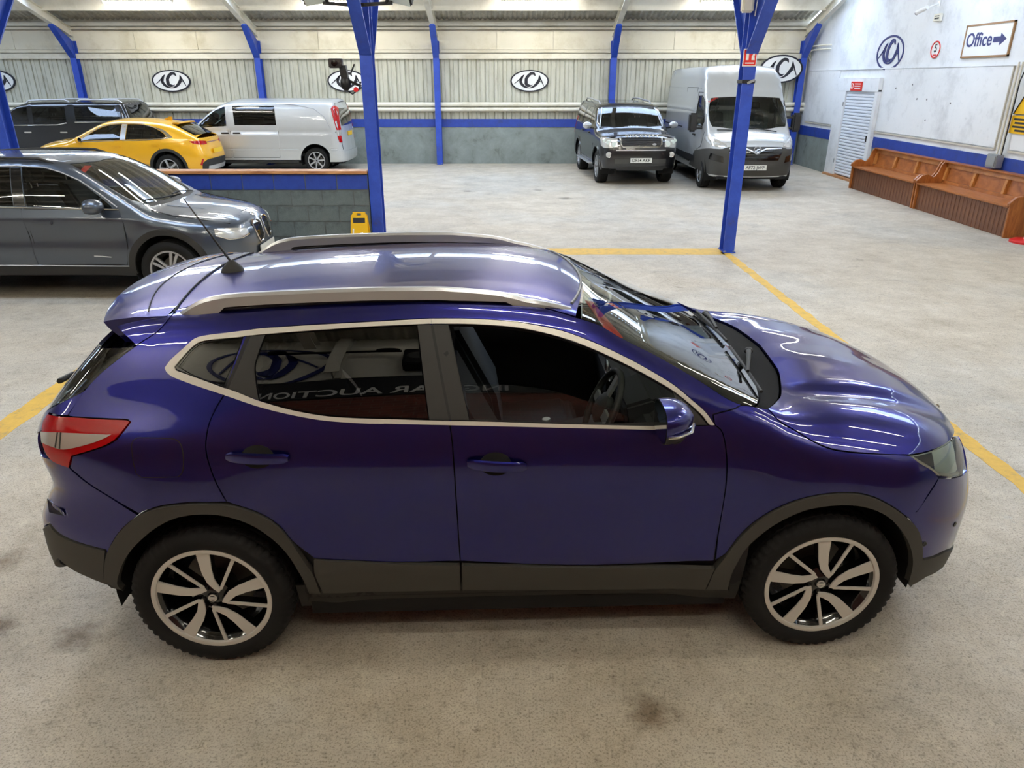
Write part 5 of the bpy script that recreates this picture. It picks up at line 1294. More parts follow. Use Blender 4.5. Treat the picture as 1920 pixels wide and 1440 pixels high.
BG.panel('scuttle_panel', g.root, M_BLACKPL, 'L', ('t', [(1.06, -.60), (1.12, -.3), (1.135, 0), (1.12, .3), (1.06, .60), (1.12, .62), (1.185, .3), (1.20, 0), (1.185, -.3), (1.12, -.62)]), both=False, off=.002, thick=.004)
for y0, y1 in ((-.05, -.60), (.5, -.02)):
    MB().tube(BG.on(BG.pts('t', [(1.13, y0), (1.09, (y0 + y1) / 2), (1.03 if y1 < -.3 else 1.10, y1)]), .02).tolist(), .009, 6).build('wiper', M_BLACKPL, g.root, smooth=60)
g.front('headlamp', M_CLEARL, [(-.42, .69), (-.42, .755), (-.60, .79), (-.77, .81), (-.79, .735), (-.70, .675), (-.55, .665)], .006, dome=.006)
g.line('headlamp_rim', 'f', [(-.42, .69), (-.55, .665), (-.70, .675), (-.79, .735)], .008, M_CHROME, .008)
for c_ in (-.155, .155):
    k = [(-.115, .77), (-.06, .805), (.06, .805), (.125, .77), (.10, .62), (.05, .555), (-.045, .555), (-.09, .62)]
    poly = [(c_ + (a if c_ < 0 else -a), b) for a, b in k]
    g.front('kidney_grille', M_GLOSSBLK, poly, .004, both=False); g.line('kidney_rim', 'f', poly + [poly[0]], .011, M_CHROME, .008, both=False)
    for q in np.linspace(-.07, .07, 5): g.line('kidney_slat', 'f', [(c_ + q, .59), (c_ + q, .77)], .005, M_BLACKPL, .010, both=False)
g.front('lower_intake', M_BLACKPL, [(-.55, .30), (-.60, .40), (-.3, .43), (.3, .43), (.60, .40), (.55, .30)], .006, both=False)
g.front('fog_lamp', M_CLEARL, [(-.66, .44), (-.66, .52), (-.76, .52), (-.76, .45)], .008)
MB().lathe([(0, .001), (.004, .035), (-.004, .042)], 'z', 20).xf(Matrix.Translation(BG.on(BG.pts('t', [(2.05, 0)]), .003)[0]) @ Matrix.Rotation(rad(35), 4, 'Y')).build('bonnet_badge', M_CHROME, g.root, smooth=40)
bd = BG.on(BG.pts('p', [(177, 480), (193, 480.5), (209, 482)]), .002); MB().tube(bd.tolist(), .006, 6).build('door_badge', M_SATIN, g.root)
g.rear('tail_lamp', M_RED, [(-.45, .95), (-.45, 1.05), (-.80, 1.06), (-.80, .96)]); g.rear('rear_window', G_BACK, [(-.55, 1.12), (-.48, 1.35), (.48, 1.35), (.55, 1.12)], .006, both=False)
seat(g.root, -.10, -.36); seat(g.root, -.10, .36)
MB().prism([(1.0, .60), (.60, .62), (.52, .95), (.62, 1.0), (1.0, 1.0), (1.04, .9)], 'xz', -.72, .72).build('dashboard', M_TRIM, g.root, bevel=.03)
MB().tube([(.42 + .05 * math.sin(t), -.37 + .18 * math.cos(t), .95 + .17 * math.sin(t)) for t in np.linspace(0, 2 * math.pi, 24, endpoint=False)], .016, 8, closed=True).build('steering_wheel', M_BLACKPL, g.root, smooth=60)
MB().box(-1.5, 1.0, -.75, .75, .30, .34).build('cabin_floor', M_DARK, g.root)
for sg in (-1, 1): MB().box(-1.6, .9, sg * .74, sg * .76, .34, 1.03).build('door_lining', M_TRIM, g.root)
plate(g.root, None, (2.195, 0, .46), 0, M_PLATEW)

# ------------------------------------------------------------------ yellow crossover behind the block wall, facing left
yl, yy_ = (-9.83, 19.55), math.pi
BY = Body(yl, yy_, [(-2.3, .98), (-2.15, 1.07), (-1.98, 1.16), (-1.7, 1.29), (-1.45, 1.385), (-1.1, 1.45), (-.6, 1.485), (-.2, 1.49), (.1, 1.465), (.3, 1.41), (.55, 1.30), (.95, 1.10), (1.12, 1.03), (1.3, 1.01), (1.7, .96), (1.95, .89), (2.1, .80), (2.2, .7)],
    [(-2.2, .06), (-.4, .05), (.6, .04), (1.1, .03), (1.6, .05), (2.1, .06)], [z * .95 for z in CROSS_ZS], CROSS_XS, CROSS_W,
    [(.05, 2.0), (.25, 2.12), (.5, 2.15), (.7, 2.13), (.8, 2.08), (1.0, 1.9)], FRD, [(.05, -2.1), (.25, -2.18), (.45, -2.24), (.6, -2.25), (.75, -2.22), (.9, -2.18), (1.05, -2.14), (1.15, -2.07), (1.3, -1.9)], RRD, kt=.12, ke=.10, zc=.6)
y = Car('yellow_crossover_car', 'bright yellow sloping-back crossover parked in front of the silver van', 'car', yl, yy_, BY, M_YELCAR, (1.325, -1.325), .335, .225, .228, 'five_dark', .79, .30, (-2.25, 2.15), .40)
yw_f = [(-.22, 1.02), (.78, .99), (.55, 1.14), (.25, 1.29), (.0, 1.355), (-.26, 1.375)]
yw_r = [(-.36, 1.025), (-.40, 1.375), (-.75, 1.36), (-1.05, 1.29), (-1.28, 1.17), (-1.36, 1.09), (-1.2, 1.045)]
yws = [(.22, -.55), (.29, -.3), (.31, 0), (.29, .3), (.22, .55), (.92, .70), (1.05, .5), (1.10, 0), (1.05, -.5), (.92, -.70)]
yrw = [(-1.50, -.50), (-1.52, 0), (-1.50, .50), (-1.80, .60), (-1.98, .60), (-2.03, .3), (-2.04, 0), (-2.03, -.3), (-1.98, -.60), (-1.80, -.60)]
y.shell([yw_f, yw_r], [('t', yws), ('t', yrw)], (.28, .86), (.30, 1.04))
BY.panel('windscreen', y.root, G_CLEAR, 'L', ('t', yws), both=False, off=-.004, res=.08); BY.panel('rear_window', y.root, G_BACK, 'L', ('t', yrw), both=False, off=.001, res=.08)
y.side('front_door_window', G_BACK, yw_f, -.003); y.side('rear_door_window', G_BACK, yw_r, -.003); y.side('pillar_trim', M_SATIN, [(-.225, 1.02), (-.355, 1.025), (-.395, 1.375), (-.265, 1.375)], .002)
y.side('chrome_fin', M_CHROME, [(-1.05, 1.30), (-1.28, 1.18), (-1.37, 1.09), (-1.25, 1.05), (-1.40, 1.045), (-1.52, 1.07), (-1.40, 1.17), (-1.25, 1.26)], .005, corner=70)
y.line('window_trim', 's', [(-1.4, 1.05), (-.9, 1.02), (-.3, 1.005), (.4, .985), (.84, .975)], .012, M_CHROME)
y.line('window_trim', 's', [(-1.1, 1.29), (-.75, 1.375), (-.33, 1.39), (.0, 1.37), (.27, 1.305), (.58, 1.145), (.82, .99)], .009, M_SATIN)
fd = [(-.29, 1.0), (.84, .97), (.90, .80), (.88, .45), (-.26, .45)]; rd = [(-.32, 1.0), (-.29, .45), (-.92, .45), (-1.05, .66), (-1.18, .80), (-1.25, 1.03), (-.8, 1.0)]
y.side('front_door', M_YELCAR, fd, .003); y.side('rear_door', M_YELCAR, rd, .003)
for L in (fd, rd): y.line('door_seam', 's', L + [L[0]], .006, off=-.001)
y.handle(-.12, .86, .2); y.handle(-1.08, .89, .2)
y.side('sill_cladding', M_BLACKPL, [(-.93, .40), (.93, .40), (.92, .28), (-.92, .28)], .012)
for xw in y.hubs:
    arc = lambda r: [(xw + r * math.cos(a), .355 + r * math.sin(a)) for a in np.linspace(rad(188), rad(-8), 15)]
    y.side('wheel_arch_trim', M_BLACKPL, arc(.465) + arc(.395)[::-1], .012, thick=.03, corner=60)
y.mirror(.72, 1.03, .90, .2, .14, M_YELCAR, .14)
y.rear('tail_lamp', M_RED, [(-.40, .89), (-.40, .96), (-.62, .985), (-.82, .985), (-.80, .93), (-.62, .885)], .008, dome=.006)
y.rear('light_bar', mat('dark_red_lens', S((120, 20, 20)), .15, coat=1.0), [(-.38, .92), (-.38, .945), (.38, .945), (.38, .92)], .006, both=False)
y.rear('rear_bumper_insert', M_BLACKPL, [(-.72, .30), (-.74, .46), (-.55, .54), (.55, .54), (.74, .46), (.72, .30)], .01, both=False, thick=.02)
y.rear('diffuser', M_SATIN, [(-.55, .27), (-.55, .38), (.55, .38), (.55, .27)], .022, both=False, thick=.02)
y.rear('rear_reflector', M_RED, [(-.74, .40), (-.70, .56), (-.735, .56), (-.775, .42)], .014)
plate(y.root, None, (-2.262, 0, .72), math.pi, M_PLATEY)
MB().prism([(-1.42, 1.405), (-1.56, 1.40), (-1.60, 1.375), (-1.56, 1.355), (-1.40, 1.37)], 'xz', -.50, .50).build('roof_spoiler', M_YELCAR, y.root, bevel=.012)
MB().prism([(-1.0, 1.45), (-1.17, 1.52), (-1.22, 1.515), (-1.22, 1.44)], 'xz', -.035, .035).build('shark_fin_aerial', M_YELCAR, y.root, bevel=.01)
y.front('headlamp', M_CLEARL, [(-.45, .72), (-.48, .78), (-.80, .82), (-.78, .72)]); y.front('grille', M_BLACKPL, [(-.42, .60), (-.42, .74), (.42, .74), (.42, .60)], both=False)
seat(y.root, -.10, -.36); seat(y.root, -.10, .36); MB().box(-1.5, 1.0, -.75, .75, .30, .34).build('cabin_floor', M_DARK, y.root); MB().box(-1.15, -1.0, -.66, .66, .5, 1.12).build('rear_seat', M_SEAT, y.root, bevel=.04)

# ------------------------------------------------------------------ silver panel van by the back wall, facing left
vl, vy = (-6.94, 21.56), math.pi
VAN_W = np.array([[.80, .86, .86, .86, .86, .86, .86, .80, .62], [.90, .93, .93, .93, .93, .93, .93, .88, .70], [.925, .95, .95, .95, .95, .95, .95, .90, .74], [.93, .955, .955, .955, .955, .955, .95, .90, .74],
                  [.925, .95, .95, .95, .95, .95, .945, .88, .70], [.90, .935, .935, .935, .93, .93, .92, .84, .62], [.87, .90, .90, .90, .895, .89, .87, .74, .5], [.83, .85, .85, .85, .845, .83, .78, .6, .45], [.78, .79, .79, .79, .78, .76, .7, .5, .4]])
BV = Body(vl, vy, [(-2.7, 1.80), (-2.45, 1.885), (-2.0, 1.905), (.0, 1.91), (.55, 1.89), (.85, 1.82), (1.1, 1.69), (1.75, 1.20), (1.9, 1.12), (2.1, 1.06), (2.3, .97), (2.42, .85), (2.5, .7)], [(-2.5, .05), (0, .05), (1, .05), (1.8, .04), (2.4, .08)],
    [.15, .3, .5, .8, 1.1, 1.35, 1.6, 1.8, 1.95], [-2.6, -2.3, -1.5, -.5, .4, 1.0, 1.5, 2.0, 2.45], VAN_W,
    [(.05, 2.2), (.25, 2.36), (.5, 2.42), (.75, 2.41), (.9, 2.36), (1.1, 2.2)], [(0, 0), (.3, .02), (.5, .08), (.7, .2), (.85, .40), (1.0, .8)], [(.05, -2.32), (.3, -2.40), (.5, -2.42), (.8, -2.39), (1.2, -2.35), (1.6, -2.28), (1.85, -2.18), (2.0, -2.03)], [(0, 0), (.5, .015), (.75, .05), (.87, .11), (.97, .3)], kt=.12, ke=.08, zc=.9, ax=1.4, rx=1.45,
    hook=lambda x, z: -.012 * gauss(z, 1.07, .025) - .008 * gauss(z, .62, .02))
v = Car('silver_van', 'silver panel van with a dark side window standing behind the block wall', 'van', vl, vy, BV, M_SILVER, (1.6, -1.6), .335, .225, .225, 'seven', .82, .30, (-2.42, 2.42), .42, res=.08)
vw_f = [(.72, 1.23), (1.55, 1.17), (1.32, 1.38), (1.02, 1.60), (.82, 1.70), (.72, 1.71)]
vw_s = [(-.62, 1.25), (.50, 1.25), (.52, 1.72), (-.60, 1.73)]
vws = [(.86, -.66), (.92, -.3), (.93, 0), (.92, .3), (.86, .66), (1.66, .74), (1.76, .4), (1.80, 0), (1.76, -.4), (1.66, -.74)]
v.shell([vw_f, vw_s], [('t', vws)], (.28, 1.0), (.30, 1.80), aF=.74, aR=.90, inR=.16)
BV.panel('windscreen', v.root, G_CLEAR, 'L', ('t', vws), both=False, off=-.004, res=.08)
v.side('front_door_window', G_SIDE, vw_f, -.003); v.side('sliding_door_window', G_TINT, vw_s, .001)
fd = [(.64, 1.76), (.68, 1.1), (.68, .42), (1.15, .42), (1.22, .75), (1.45, .80), (1.66, 1.12), (1.40, 1.40), (1.05, 1.67), (.82, 1.77)]
sd = [(.60, 1.79), (.64, 1.1), (.64, .42), (-.62, .42), (-.66, 1.1), (-.64, 1.79)]
v.side('front_door', M_SILVER, fd, .004, holes=[('s', vw_f)]); v.side('sliding_door', M_SILVER, sd, .004, holes=[('s', vw_s)])
for L in (fd, sd): v.line('door_seam', 's', L + [L[0]], .007, off=-.001)
v.line('sliding_rail', 's', [(-.66, 1.07), (-2.2, 1.07)], .012, M_GREYPL, .001)
v.line('panel_crease', 's', [(-.72, 1.78), (-1.2, 1.75), (-1.65, 1.66), (-1.93, 1.45), (-2.07, 1.15)], .007, mat('crease_grey', S((150, 154, 160)), .5), .001)
v.line('rub_strip', 's', [(-2.2, .62), (-2.04, .62)], .014, M_SILVER, .002); v.line('rub_strip', 's', [(-1.15, .62), (1.15, .62)], .014, M_SILVER, .002)
v.handle(.78, 1.05, .2, M_BLACKPL); v.handle(.47, 1.05, .2, M_BLACKPL)
v.mirror(1.5, 1.22, .94, .2, .24, M_BLACKPL, .14)
for m_, z0, z1 in ((M_RED, 1.12, 1.66), (M_CLEARL, .98, 1.115), (M_RED, .80, .975)):
    xo = lambda z: -2.31 + .12 * max(0, z - 1.1); xi = lambda z: -2.215 + .22 * max(0, z - 1.15)
    v.side('tail_lamp', m_, [(xo(z0), z0), (xi(z0) if z0 > .9 else -2.26, z0), (xi(z1), z1), (xo(z1), z1)], .010, thick=.02, corner=20)
    v.rear('tail_lamp_return', m_, [(-.86, z0), (-.86 + .03 * (z1 > 1.5), z1), (-.80 + .03 * (z1 > 1.5), z1), (-.80, z0)], .010)
v.rear('rear_window', G_BACK, [(-.70, 1.22), (-.64, 1.66), (.64, 1.66), (.70, 1.22)], .006, both=False); v.rear('rear_bumper', M_SILVER, [(-.98, .34), (-.98, .58), (.98, .58), (.98, .34)], .03, both=False, thick=.04)
plate(v.root, None, (-2.385, 0, 1.0), math.pi, M_PLATEY); v.line('tailgate_seam', 'r', [(-.82, .62), (-.83, 1.0), (-.79, 1.5), (-.70, 1.78), (0, 1.82), (.70, 1.78), (.79, 1.5), (.83, 1.0), (.82, .62)], .006, both=False)
v.front('headlamp', M_CLEARL, [(-.55, .78), (-.58, .92), (-.86, .98), (-.86, .80)]); v.front('grille', M_BLACKPL, [(-.45, .62), (-.50, .88), (.50, .88), (.45, .62)], both=False)
v.side('sill', M_BLACKPL, [(-1.12, .34), (1.12, .34), (1.12, .27), (-1.12, .27)], .006)
seat(v.root, .55, -.45, z=.75); seat(v.root, .55, .45, z=.75); MB().box(-2.15, 1.7, -.85, .85, .45, .50).build('load_floor', M_DARK, v.root); MB().box(.30, .33, -.85, .85, .5, 1.75).build('bulkhead', M_DARK, v.root)

# ------------------------------------------------------------------ black pickup with a canopy, facing left
pl_, py_ = (-12.85, 21.85), math.pi
PK_W = np.array([[.78, .84, .86, .86, .86, .86, .84, .62], [.86, .90, .91, .91, .91, .91, .88, .72], [.88, .92, .925, .925, .925, .925, .90, .76], [.88, .92, .925, .925, .925, .92, .885, .74], [.86, .90, .905, .90, .90, .88, .80, .62], [.82, .86, .865, .86, .855, .80, .68, .5], [.76, .79, .80, .79, .78, .70, .55, .4], [.70, .72, .73, .72, .70, .6, .45, .35]])
BP = Body(pl_, py_, [(-2.7, 1.78), (-2.4, 1.84), (-1.0, 1.86), (-.3, 1.86), (.3, 1.84), (.6, 1.78), (.85, 1.66), (1.4, 1.28), (1.55, 1.2), (2.2, 1.14), (2.45, 1.05), (2.6, .9)], .04,
    [.2, .4, .6, .9, 1.15, 1.4, 1.65, 1.9], [-2.6, -2.2, -1, 0, .6, 1.2, 1.9, 2.5], PK_W, [(.1, 2.4), (.4, 2.52), (.8, 2.53), (1.0, 2.48), (1.2, 2.3)], [(0, 0), (.4, .03), (.65, .12), (.8, .25), (.95, .6)], [(.1, -2.5), (.5, -2.56), (1.1, -2.54), (1.3, -2.46), (1.7, -2.30), (1.9, -2.2)], [(0, 0), (.6, .02), (.8, .08), (.92, .25)], kt=.1, ke=.08, zc=.9, ax=1.4, rx=1.5)
p_ = Car('black_pickup', 'black double cab pickup with a window canopy and roof rails beyond the yellow car', 'pickup', pl_, py_, BP, M_BLACKCAR, (1.6, -1.6), .37, .255, .23, 'five', .79, .40, (-2.56, 2.53), .45, res=.09)
pw = [[(.30, 1.26), (1.2, 1.24), (.95, 1.45), (.65, 1.64), (.34, 1.68)], [(-.72, 1.30), (-.50, 1.26), (.18, 1.26), (.20, 1.68), (-.70, 1.69)], [(-2.2, 1.36), (-.98, 1.34), (-.95, 1.70), (-2.05, 1.71)]]
pws = [(.68, -.58), (.74, 0), (.68, .58), (1.32, .66), (1.42, 0), (1.32, -.66)]
p_.shell(pw, [('t', pws)], (.38, 1.12), (.40, 1.75), aF=.70, aR=.75)
BP.panel('windscreen', p_.root, G_BACK, 'L', ('t', pws), both=False, off=-.004, res=.1)
for nm, L in zip(('front_door_window', 'rear_door_window', 'canopy_window'), pw): p_.side(nm, G_BACK, L, -.003)
p_.line('waist_trim', 's', [(-.72, 1.29), (-.45, 1.24), (.3, 1.235), (1.2, 1.22)], .014, M_CHROME); p_.line('canopy_trim', 's', [(-2.3, 1.31), (-.95, 1.31)], .014, M_CHROME)
p_.line('cab_gap', 's', [(-.84, 1.80), (-.84, .45)], .016, M_SEAM)
for L in ([(.24, 1.72), (.24, .45), (1.1, .45), (1.12, .8), (1.28, 1.2)], [(.24, 1.72), (.24, .45), (-.75, .45), (-.78, 1.72)]): p_.line('door_seam', 's', L, .006, off=0)
p_.handle(.36, 1.05, .2, M_CHROME); p_.handle(-.62, 1.05, .2, M_CHROME); p_.mirror(1.1, 1.28, .90, .2, .18, M_CHROME)
p_.rails(-.75, .45, .60, M_SATIN, .05, .018); p_.rails(-2.2, -.95, .60, M_SATIN, .05, .018)
p_.rear('canopy_rear_window', G_BACK, [(-.70, 1.38), (-.62, 1.72), (.62, 1.72), (.70, 1.38)], .006, both=False); p_.line('canopy_rim', 'r', [(-.74, 1.35), (-.66, 1.75), (.66, 1.75), (.74, 1.35)], .012, M_SATIN, both=False)
p_.rear('tail_lamp', M_RED, [(-.78, .85), (-.78, 1.18), (-.90, 1.18), (-.90, .85)]); p_.front('headlamp', M_CLEARL, [(-.60, .95), (-.60, 1.08), (-.85, 1.08), (-.85, .95)]); p_.front('grille', M_CHROME, [(-.5, .8), (-.5, 1.08), (.5, 1.08), (.5, .8)], both=False)
for xw in p_.hubs:
    arc = lambda r: [(xw + r * math.cos(a), .39 + r * math.sin(a)) for a in np.linspace(rad(185), rad(-5), 13)]
    p_.side('wheel_arch_trim', M_BLACKCAR, arc(.52) + arc(.445)[::-1], .03, thick=.04, corner=60)
MB().box(-2.4, 1.4, -.8, .8, .45, .5).build('cabin_floor', M_DARK, p_.root); seat(p_.root, .1, .4, z=.65); seat(p_.root, .1, -.4, z=.65)

# ------------------------------------------------------------------ black off-roader facing the camera
dl, dy = (2.93, 20.32), rad(-86.2)
DS_W = np.array([[.80, .86, .87, .87, .87, .87, .85, .70], [.90, .93, .935, .935, .935, .935, .92, .82], [.93, .955, .958, .958, .958, .958, .945, .86], [.935, .955, .96, .96, .96, .958, .945, .87], [.93, .95, .952, .952, .952, .945, .93, .86], [.90, .915, .915, .915, .91, .90, .80, .7],
                 [.85, .865, .865, .865, .86, .83, .66, .5], [.79, .80, .80, .80, .79, .74, .55, .4], [.74, .745, .745, .745, .73, .66, .5, .4]])
BD = Body(dl, dy, [(-2.5, 1.80), (-2.3, 1.865), (-1.2, 1.875), (-.4, 1.845), (.2, 1.835), (.42, 1.80), (.62, 1.69), (1.02, 1.33), (1.12, 1.255), (1.25, 1.225), (1.7, 1.20), (2.05, 1.16), (2.18, 1.10), (2.28, 1.0)], .03,
    [.25, .4, .6, .85, 1.05, 1.25, 1.5, 1.72, 1.9], [-2.45, -2.1, -1, 0, .7, 1.15, 1.8, 2.2], DS_W, [(.1, 2.12), (.35, 2.24), (.55, 2.28), (.8, 2.275), (.95, 2.25), (1.1, 2.21), (1.25, 2.1)], [(0, 0), (.4, .02), (.65, .07), (.8, .14), (.9, .26), (1.0, .5)],
    [(.1, -2.35), (.4, -2.43), (1.0, -2.45), (1.4, -2.42), (1.8, -2.33), (1.95, -2.2)], [(0, 0), (.6, .015), (.85, .07), (.97, .25)], kt=.08, ke=.07, zc=.85, ax=1.3, rx=1.4)
d_ = Car('black_offroad_car', 'black boxy off-road estate car with bright headlamps parked beside the tall van', 'car', dl, dy, BD, M_BLACKCAR, (1.4425, -1.4425), .385, .26, .255, 'multi', .80, .42, (-2.45, 2.28), .455, res=.08)
dw = [[(.16, 1.27), (1.0, 1.25), (.78, 1.50), (.52, 1.70), (.18, 1.72)], [(-.95, 1.28), (.06, 1.27), (.06, 1.72), (-.92, 1.73)], [(-2.12, 1.32), (-1.05, 1.30), (-1.02, 1.75), (-2.02, 1.76)]]
dws = [(.53, -.64), (.57, -.3), (.58, 0), (.57, .3), (.53, .64), (1.0, .77), (1.06, .4), (1.08, 0), (1.06, -.4), (1.0, -.77)]
d_.shell(dw, [('t', dws)], (.40, 1.19), (.42, 1.80), aF=.79, aR=.78)
BD.panel('windscreen', d_.root, G_CLEAR, 'L', ('t', dws), both=False, off=-.004, res=.08)
for nm, L in zip(('front_door_window', 'rear_door_window', 'quarter_window'), dw): d_.side(nm, G_BACK, L, -.003)
d_.line('screen_pillar_trim', 't', [(.53, -.68), (1.02, -.80)], .016, M_SATIN, .004)
d_.rails(-2.1, .2, .66, M_SATIN, .06, .02)
for L in ([(.11, 1.77), (.11, .5), (.95, .5), (1.0, .9), (1.08, 1.24)], [(.11, 1.77), (.11, .5), (-.80, .5), (-1.0, .9), (-1.0, 1.77)]): d_.line('door_seam', 's', L, .007, off=0)
d_.handle(.28, 1.12, .2); d_.handle(-.80, 1.12, .2); d_.mirror(.92, 1.32, .98, .24, .17, M_SATIN, .14)
d_.front('headlamp', M_CLEARL, [(-.56, .90), (-.56, 1.085), (-.90, 1.10), (-.915, .92), (-.84, .87)], .010, dome=.008)
for sg in (-1, 1):
    for yy2, zz, r in ((.64, .965, .065), (.77, 1.0, .055), (.85, 1.03, .04)):
        c_ = BD.pts('f', [(sg * yy2, zz)])[0]; MB().lathe([(.012, .001), (.014, r * .6), (.01, r), (-.01, r * 1.05)], 'x', 18, tuple(c_ + np.array([.012, 0, 0]))).build('lamp_unit', M_LAMPINT, d_.root, smooth=40)
d_.front('grille', M_BLACKPL, [(-.47, .93), (-.49, 1.08), (.49, 1.08), (.47, .93)], .008, both=False)
d_.line('grille_frame', 'f', [(-.50, 1.09), (-.485, .96), (-.44, .905), (.44, .905), (.485, .96), (.50, 1.09)], .020, M_CHROME, .014, both=False)
for z in (.96, 1.0, 1.045): d_.line('grille_bar', 'f', [(-.44, z), (0, z), (.44, z)], .010, mat('bar_grey', S((60, 60, 62)), .4), .014, both=False)
MB().ellipsoid((2.285, .30, .96), (.012, .05, .026), 14, 8).build('grille_badge', M_SATIN, d_.root)
let = text_mesh('D I S C O V E R Y', .085, M_BRIGHT, .004, bold=.003, sx=1.25)
lo = obj('bonnet_lettering', let, d_.root); lo.matrix_local = Matrix.Translation((2.222, 0, 1.15)) @ Matrix.Rotation(math.pi / 2, 4, 'Z') @ Matrix.Rotation(rad(62), 4, 'X')
d_.front('lower_grille', M_GREYPL, [(-.62, .52), (-.62, .63), (.62, .63), (.62, .52)], .008, both=False); d_.front('skid_panel', M_BLACKPL, [(-.55, .36), (-.62, .46), (.62, .46), (.55, .36)], .008, both=False)
d_.front('bumper_strip', M_SATIN, [(-.60, .815), (-.60, .84), (.60, .84), (.60, .815)], .006, both=False)
for sg in (-1, 1):
    c_ = BD.pts('f', [(sg * .76, .72)])[0]; MB().lathe([(.010, .001), (.012, .045), (.016, .065), (-.01, .07)], 'x', 20, tuple(c_ + np.array([.008, 0, 0]))).build('fog_lamp', M_CLEARL, d_.root, smooth=40)
    MB().box(-1.0, 1.0, sg * .93, sg * 1.05, .40, .44).build('side_step', M_SATIN, d_.root, bevel=.012)
plate(d_.root, 'DF14 AKP', (2.306, 0, .60), 0, M_PLATEW)
MB().box(-2.2, 1.0, -.85, .85, .5, .55).build('cabin_floor', M_DARK, d_.root); seat(d_.root, .0, -.42, z=.65); seat(d_.root, .0, .42, z=.65)
MB().prism([(1.1, .8), (.65, .8), (.62, 1.12), (.72, 1.2), (1.05, 1.22)], 'xz', -.8, .8).build('dashboard', M_TRIM, d_.root, bevel=.03)
for xw in d_.hubs:
    arc = lambda r: [(xw + r * math.cos(a), .405 + r * math.sin(a)) for a in np.linspace(rad(185), rad(-5), 13)]
    d_.side('wheel_arch_trim', M_BLACKCAR, arc(.51) + arc(.45)[::-1], .012, thick=.03, corner=60)
d_.rear('tail_lamp', M_RED, [(-.80, .95), (-.80, 1.45), (-.92, 1.42), (-.94, .95)])

# ------------------------------------------------------------------ tall silver van facing the camera
tl, ty = (5.47, 17.92 + 1.85), rad(-90)
TV_W = np.array([[.90, .94, .95, .95, .95, .95, .92, .85, .70], [.98, 1.01, 1.01, 1.01, 1.01, 1.01, .99, .93, .78], [1.0, 1.025, 1.025, 1.025, 1.025, 1.02, 1.005, .95, .80], [1.0, 1.02, 1.02, 1.02, 1.015, 1.01, .99, .93, .78], [.985, 1.005, 1.005, 1.005, 1.0, .99, .955, .86, .65],
                 [.97, .985, .985, .985, .975, .95, .89, .75, .5], [.945, .955, .955, .955, .945, .91, .82, .65, .45], [.90, .915, .915, .915, .895, .85, .75, .55, .4], [.84, .85, .85, .85, .83, .79, .68, .5, .4]])
BT = Body(tl, ty, [(-2.95, 2.62), (-2.7, 2.70), (-1, 2.72), (.6, 2.71), (.95, 2.66), (1.12, 2.55), (1.30, 2.32), (1.42, 2.13), (1.50, 2.04), (1.95, 1.52), (2.12, 1.33), (2.25, 1.25), (2.5, 1.15), (2.66, 1.05), (2.75, .92)], .03,
    [.2, .4, .7, 1.05, 1.4, 1.8, 2.15, 2.5, 2.75], [-2.9, -2.5, -1.5, 0, .9, 1.4, 1.9, 2.35, 2.8], TV_W, [(.1, 2.62), (.35, 2.75), (.6, 2.80), (.85, 2.80), (.95, 2.77), (1.1, 2.68), (1.3, 2.45)], [(0, 0), (.4, .03), (.65, .10), (.82, .20), (.95, .38), (1.05, .6)],
    [(.1, -2.82), (.4, -2.87), (2.4, -2.85), (2.7, -2.78)], [(0, 0), (.7, .01), (.92, .06), (1.02, .2)], kt=.12, ke=.07, zc=.85, ax=1.6, rx=1.6,
    thook=lambda x, ay: -.03 * gauss(ay, .30, .05) * sstep(x, .9, 1.1) * (1 - sstep(x, 1.35, 1.45)))
tv = Car('tall_silver_van', 'tall high-roof silver van with black bumper and mirrors in the corner', 'van', tl, ty, BT, M_SILVER, (1.85, -1.85), .345, .225, .215, 'five', .90, .34, (-2.87, 2.80), .44, res=.085)
tws = [(1.50, -.80), (1.515, -.4), (1.52, 0), (1.515, .4), (1.50, .80), (1.85, .89), (2.02, .84), (2.10, .4), (2.13, 0), (2.10, -.4), (2.02, -.84), (1.85, -.89)]
tww = [(.95, 1.36), (1.62, 1.36), (1.72, 1.46), (1.45, 1.90), (1.25, 2.02), (1.0, 2.02)]
tv.shell([tww], [('t', tws)], (.33, 1.12), (.36, 2.6), aF=.75, aR=.72)
BT.panel('windscreen', tv.root, G_CLEAR, 'L', ('t', tws), both=False, off=-.004, res=.08)
st3 = BT.on(BT.pts('p', [(1328, 189), (1348, 178), (1350, 181), (1330, 192)]), -.012)
MB().add([tuple(p) for p in st3] + [tuple(p - np.array([0, 0, .004])) for p in st3], [(0, 1, 2, 3), (7, 6, 5, 4), (0, 1, 5, 4), (1, 2, 6, 5), (2, 3, 7, 6), (3, 0, 4, 7)]).build('windscreen_sticker', MATS['red_sticker'], tv.root)
tv.side('front_door_window', G_SIDE, tww, -.003); tv.line('window_rubber', 's', tww + [tww[0]], .014, M_BLACKPL, .002)
fd = [(.88, 2.10), (.90, .55), (1.42, .55), (1.48, .85), (1.75, .92), (1.88, 1.25), (1.55, 1.95), (1.25, 2.10)]
tv.line('door_seam', 's', fd + [fd[0]], .008, off=0)
for L in ([(.75, 2.2), (.75, .5), (-.35, .5), (-.35, 2.2), (.75, 2.2)],): tv.line('sliding_door_seam', 's', L, .008, off=0)
tv.line('side_rail', 's', [(-.35, 1.25), (-2.6, 1.25)], .016, M_BLACKPL, .002); tv.line('roof_seam', 's', [(1.05, 2.18), (-2.7, 2.18)], .010, M_SILVER, .004)
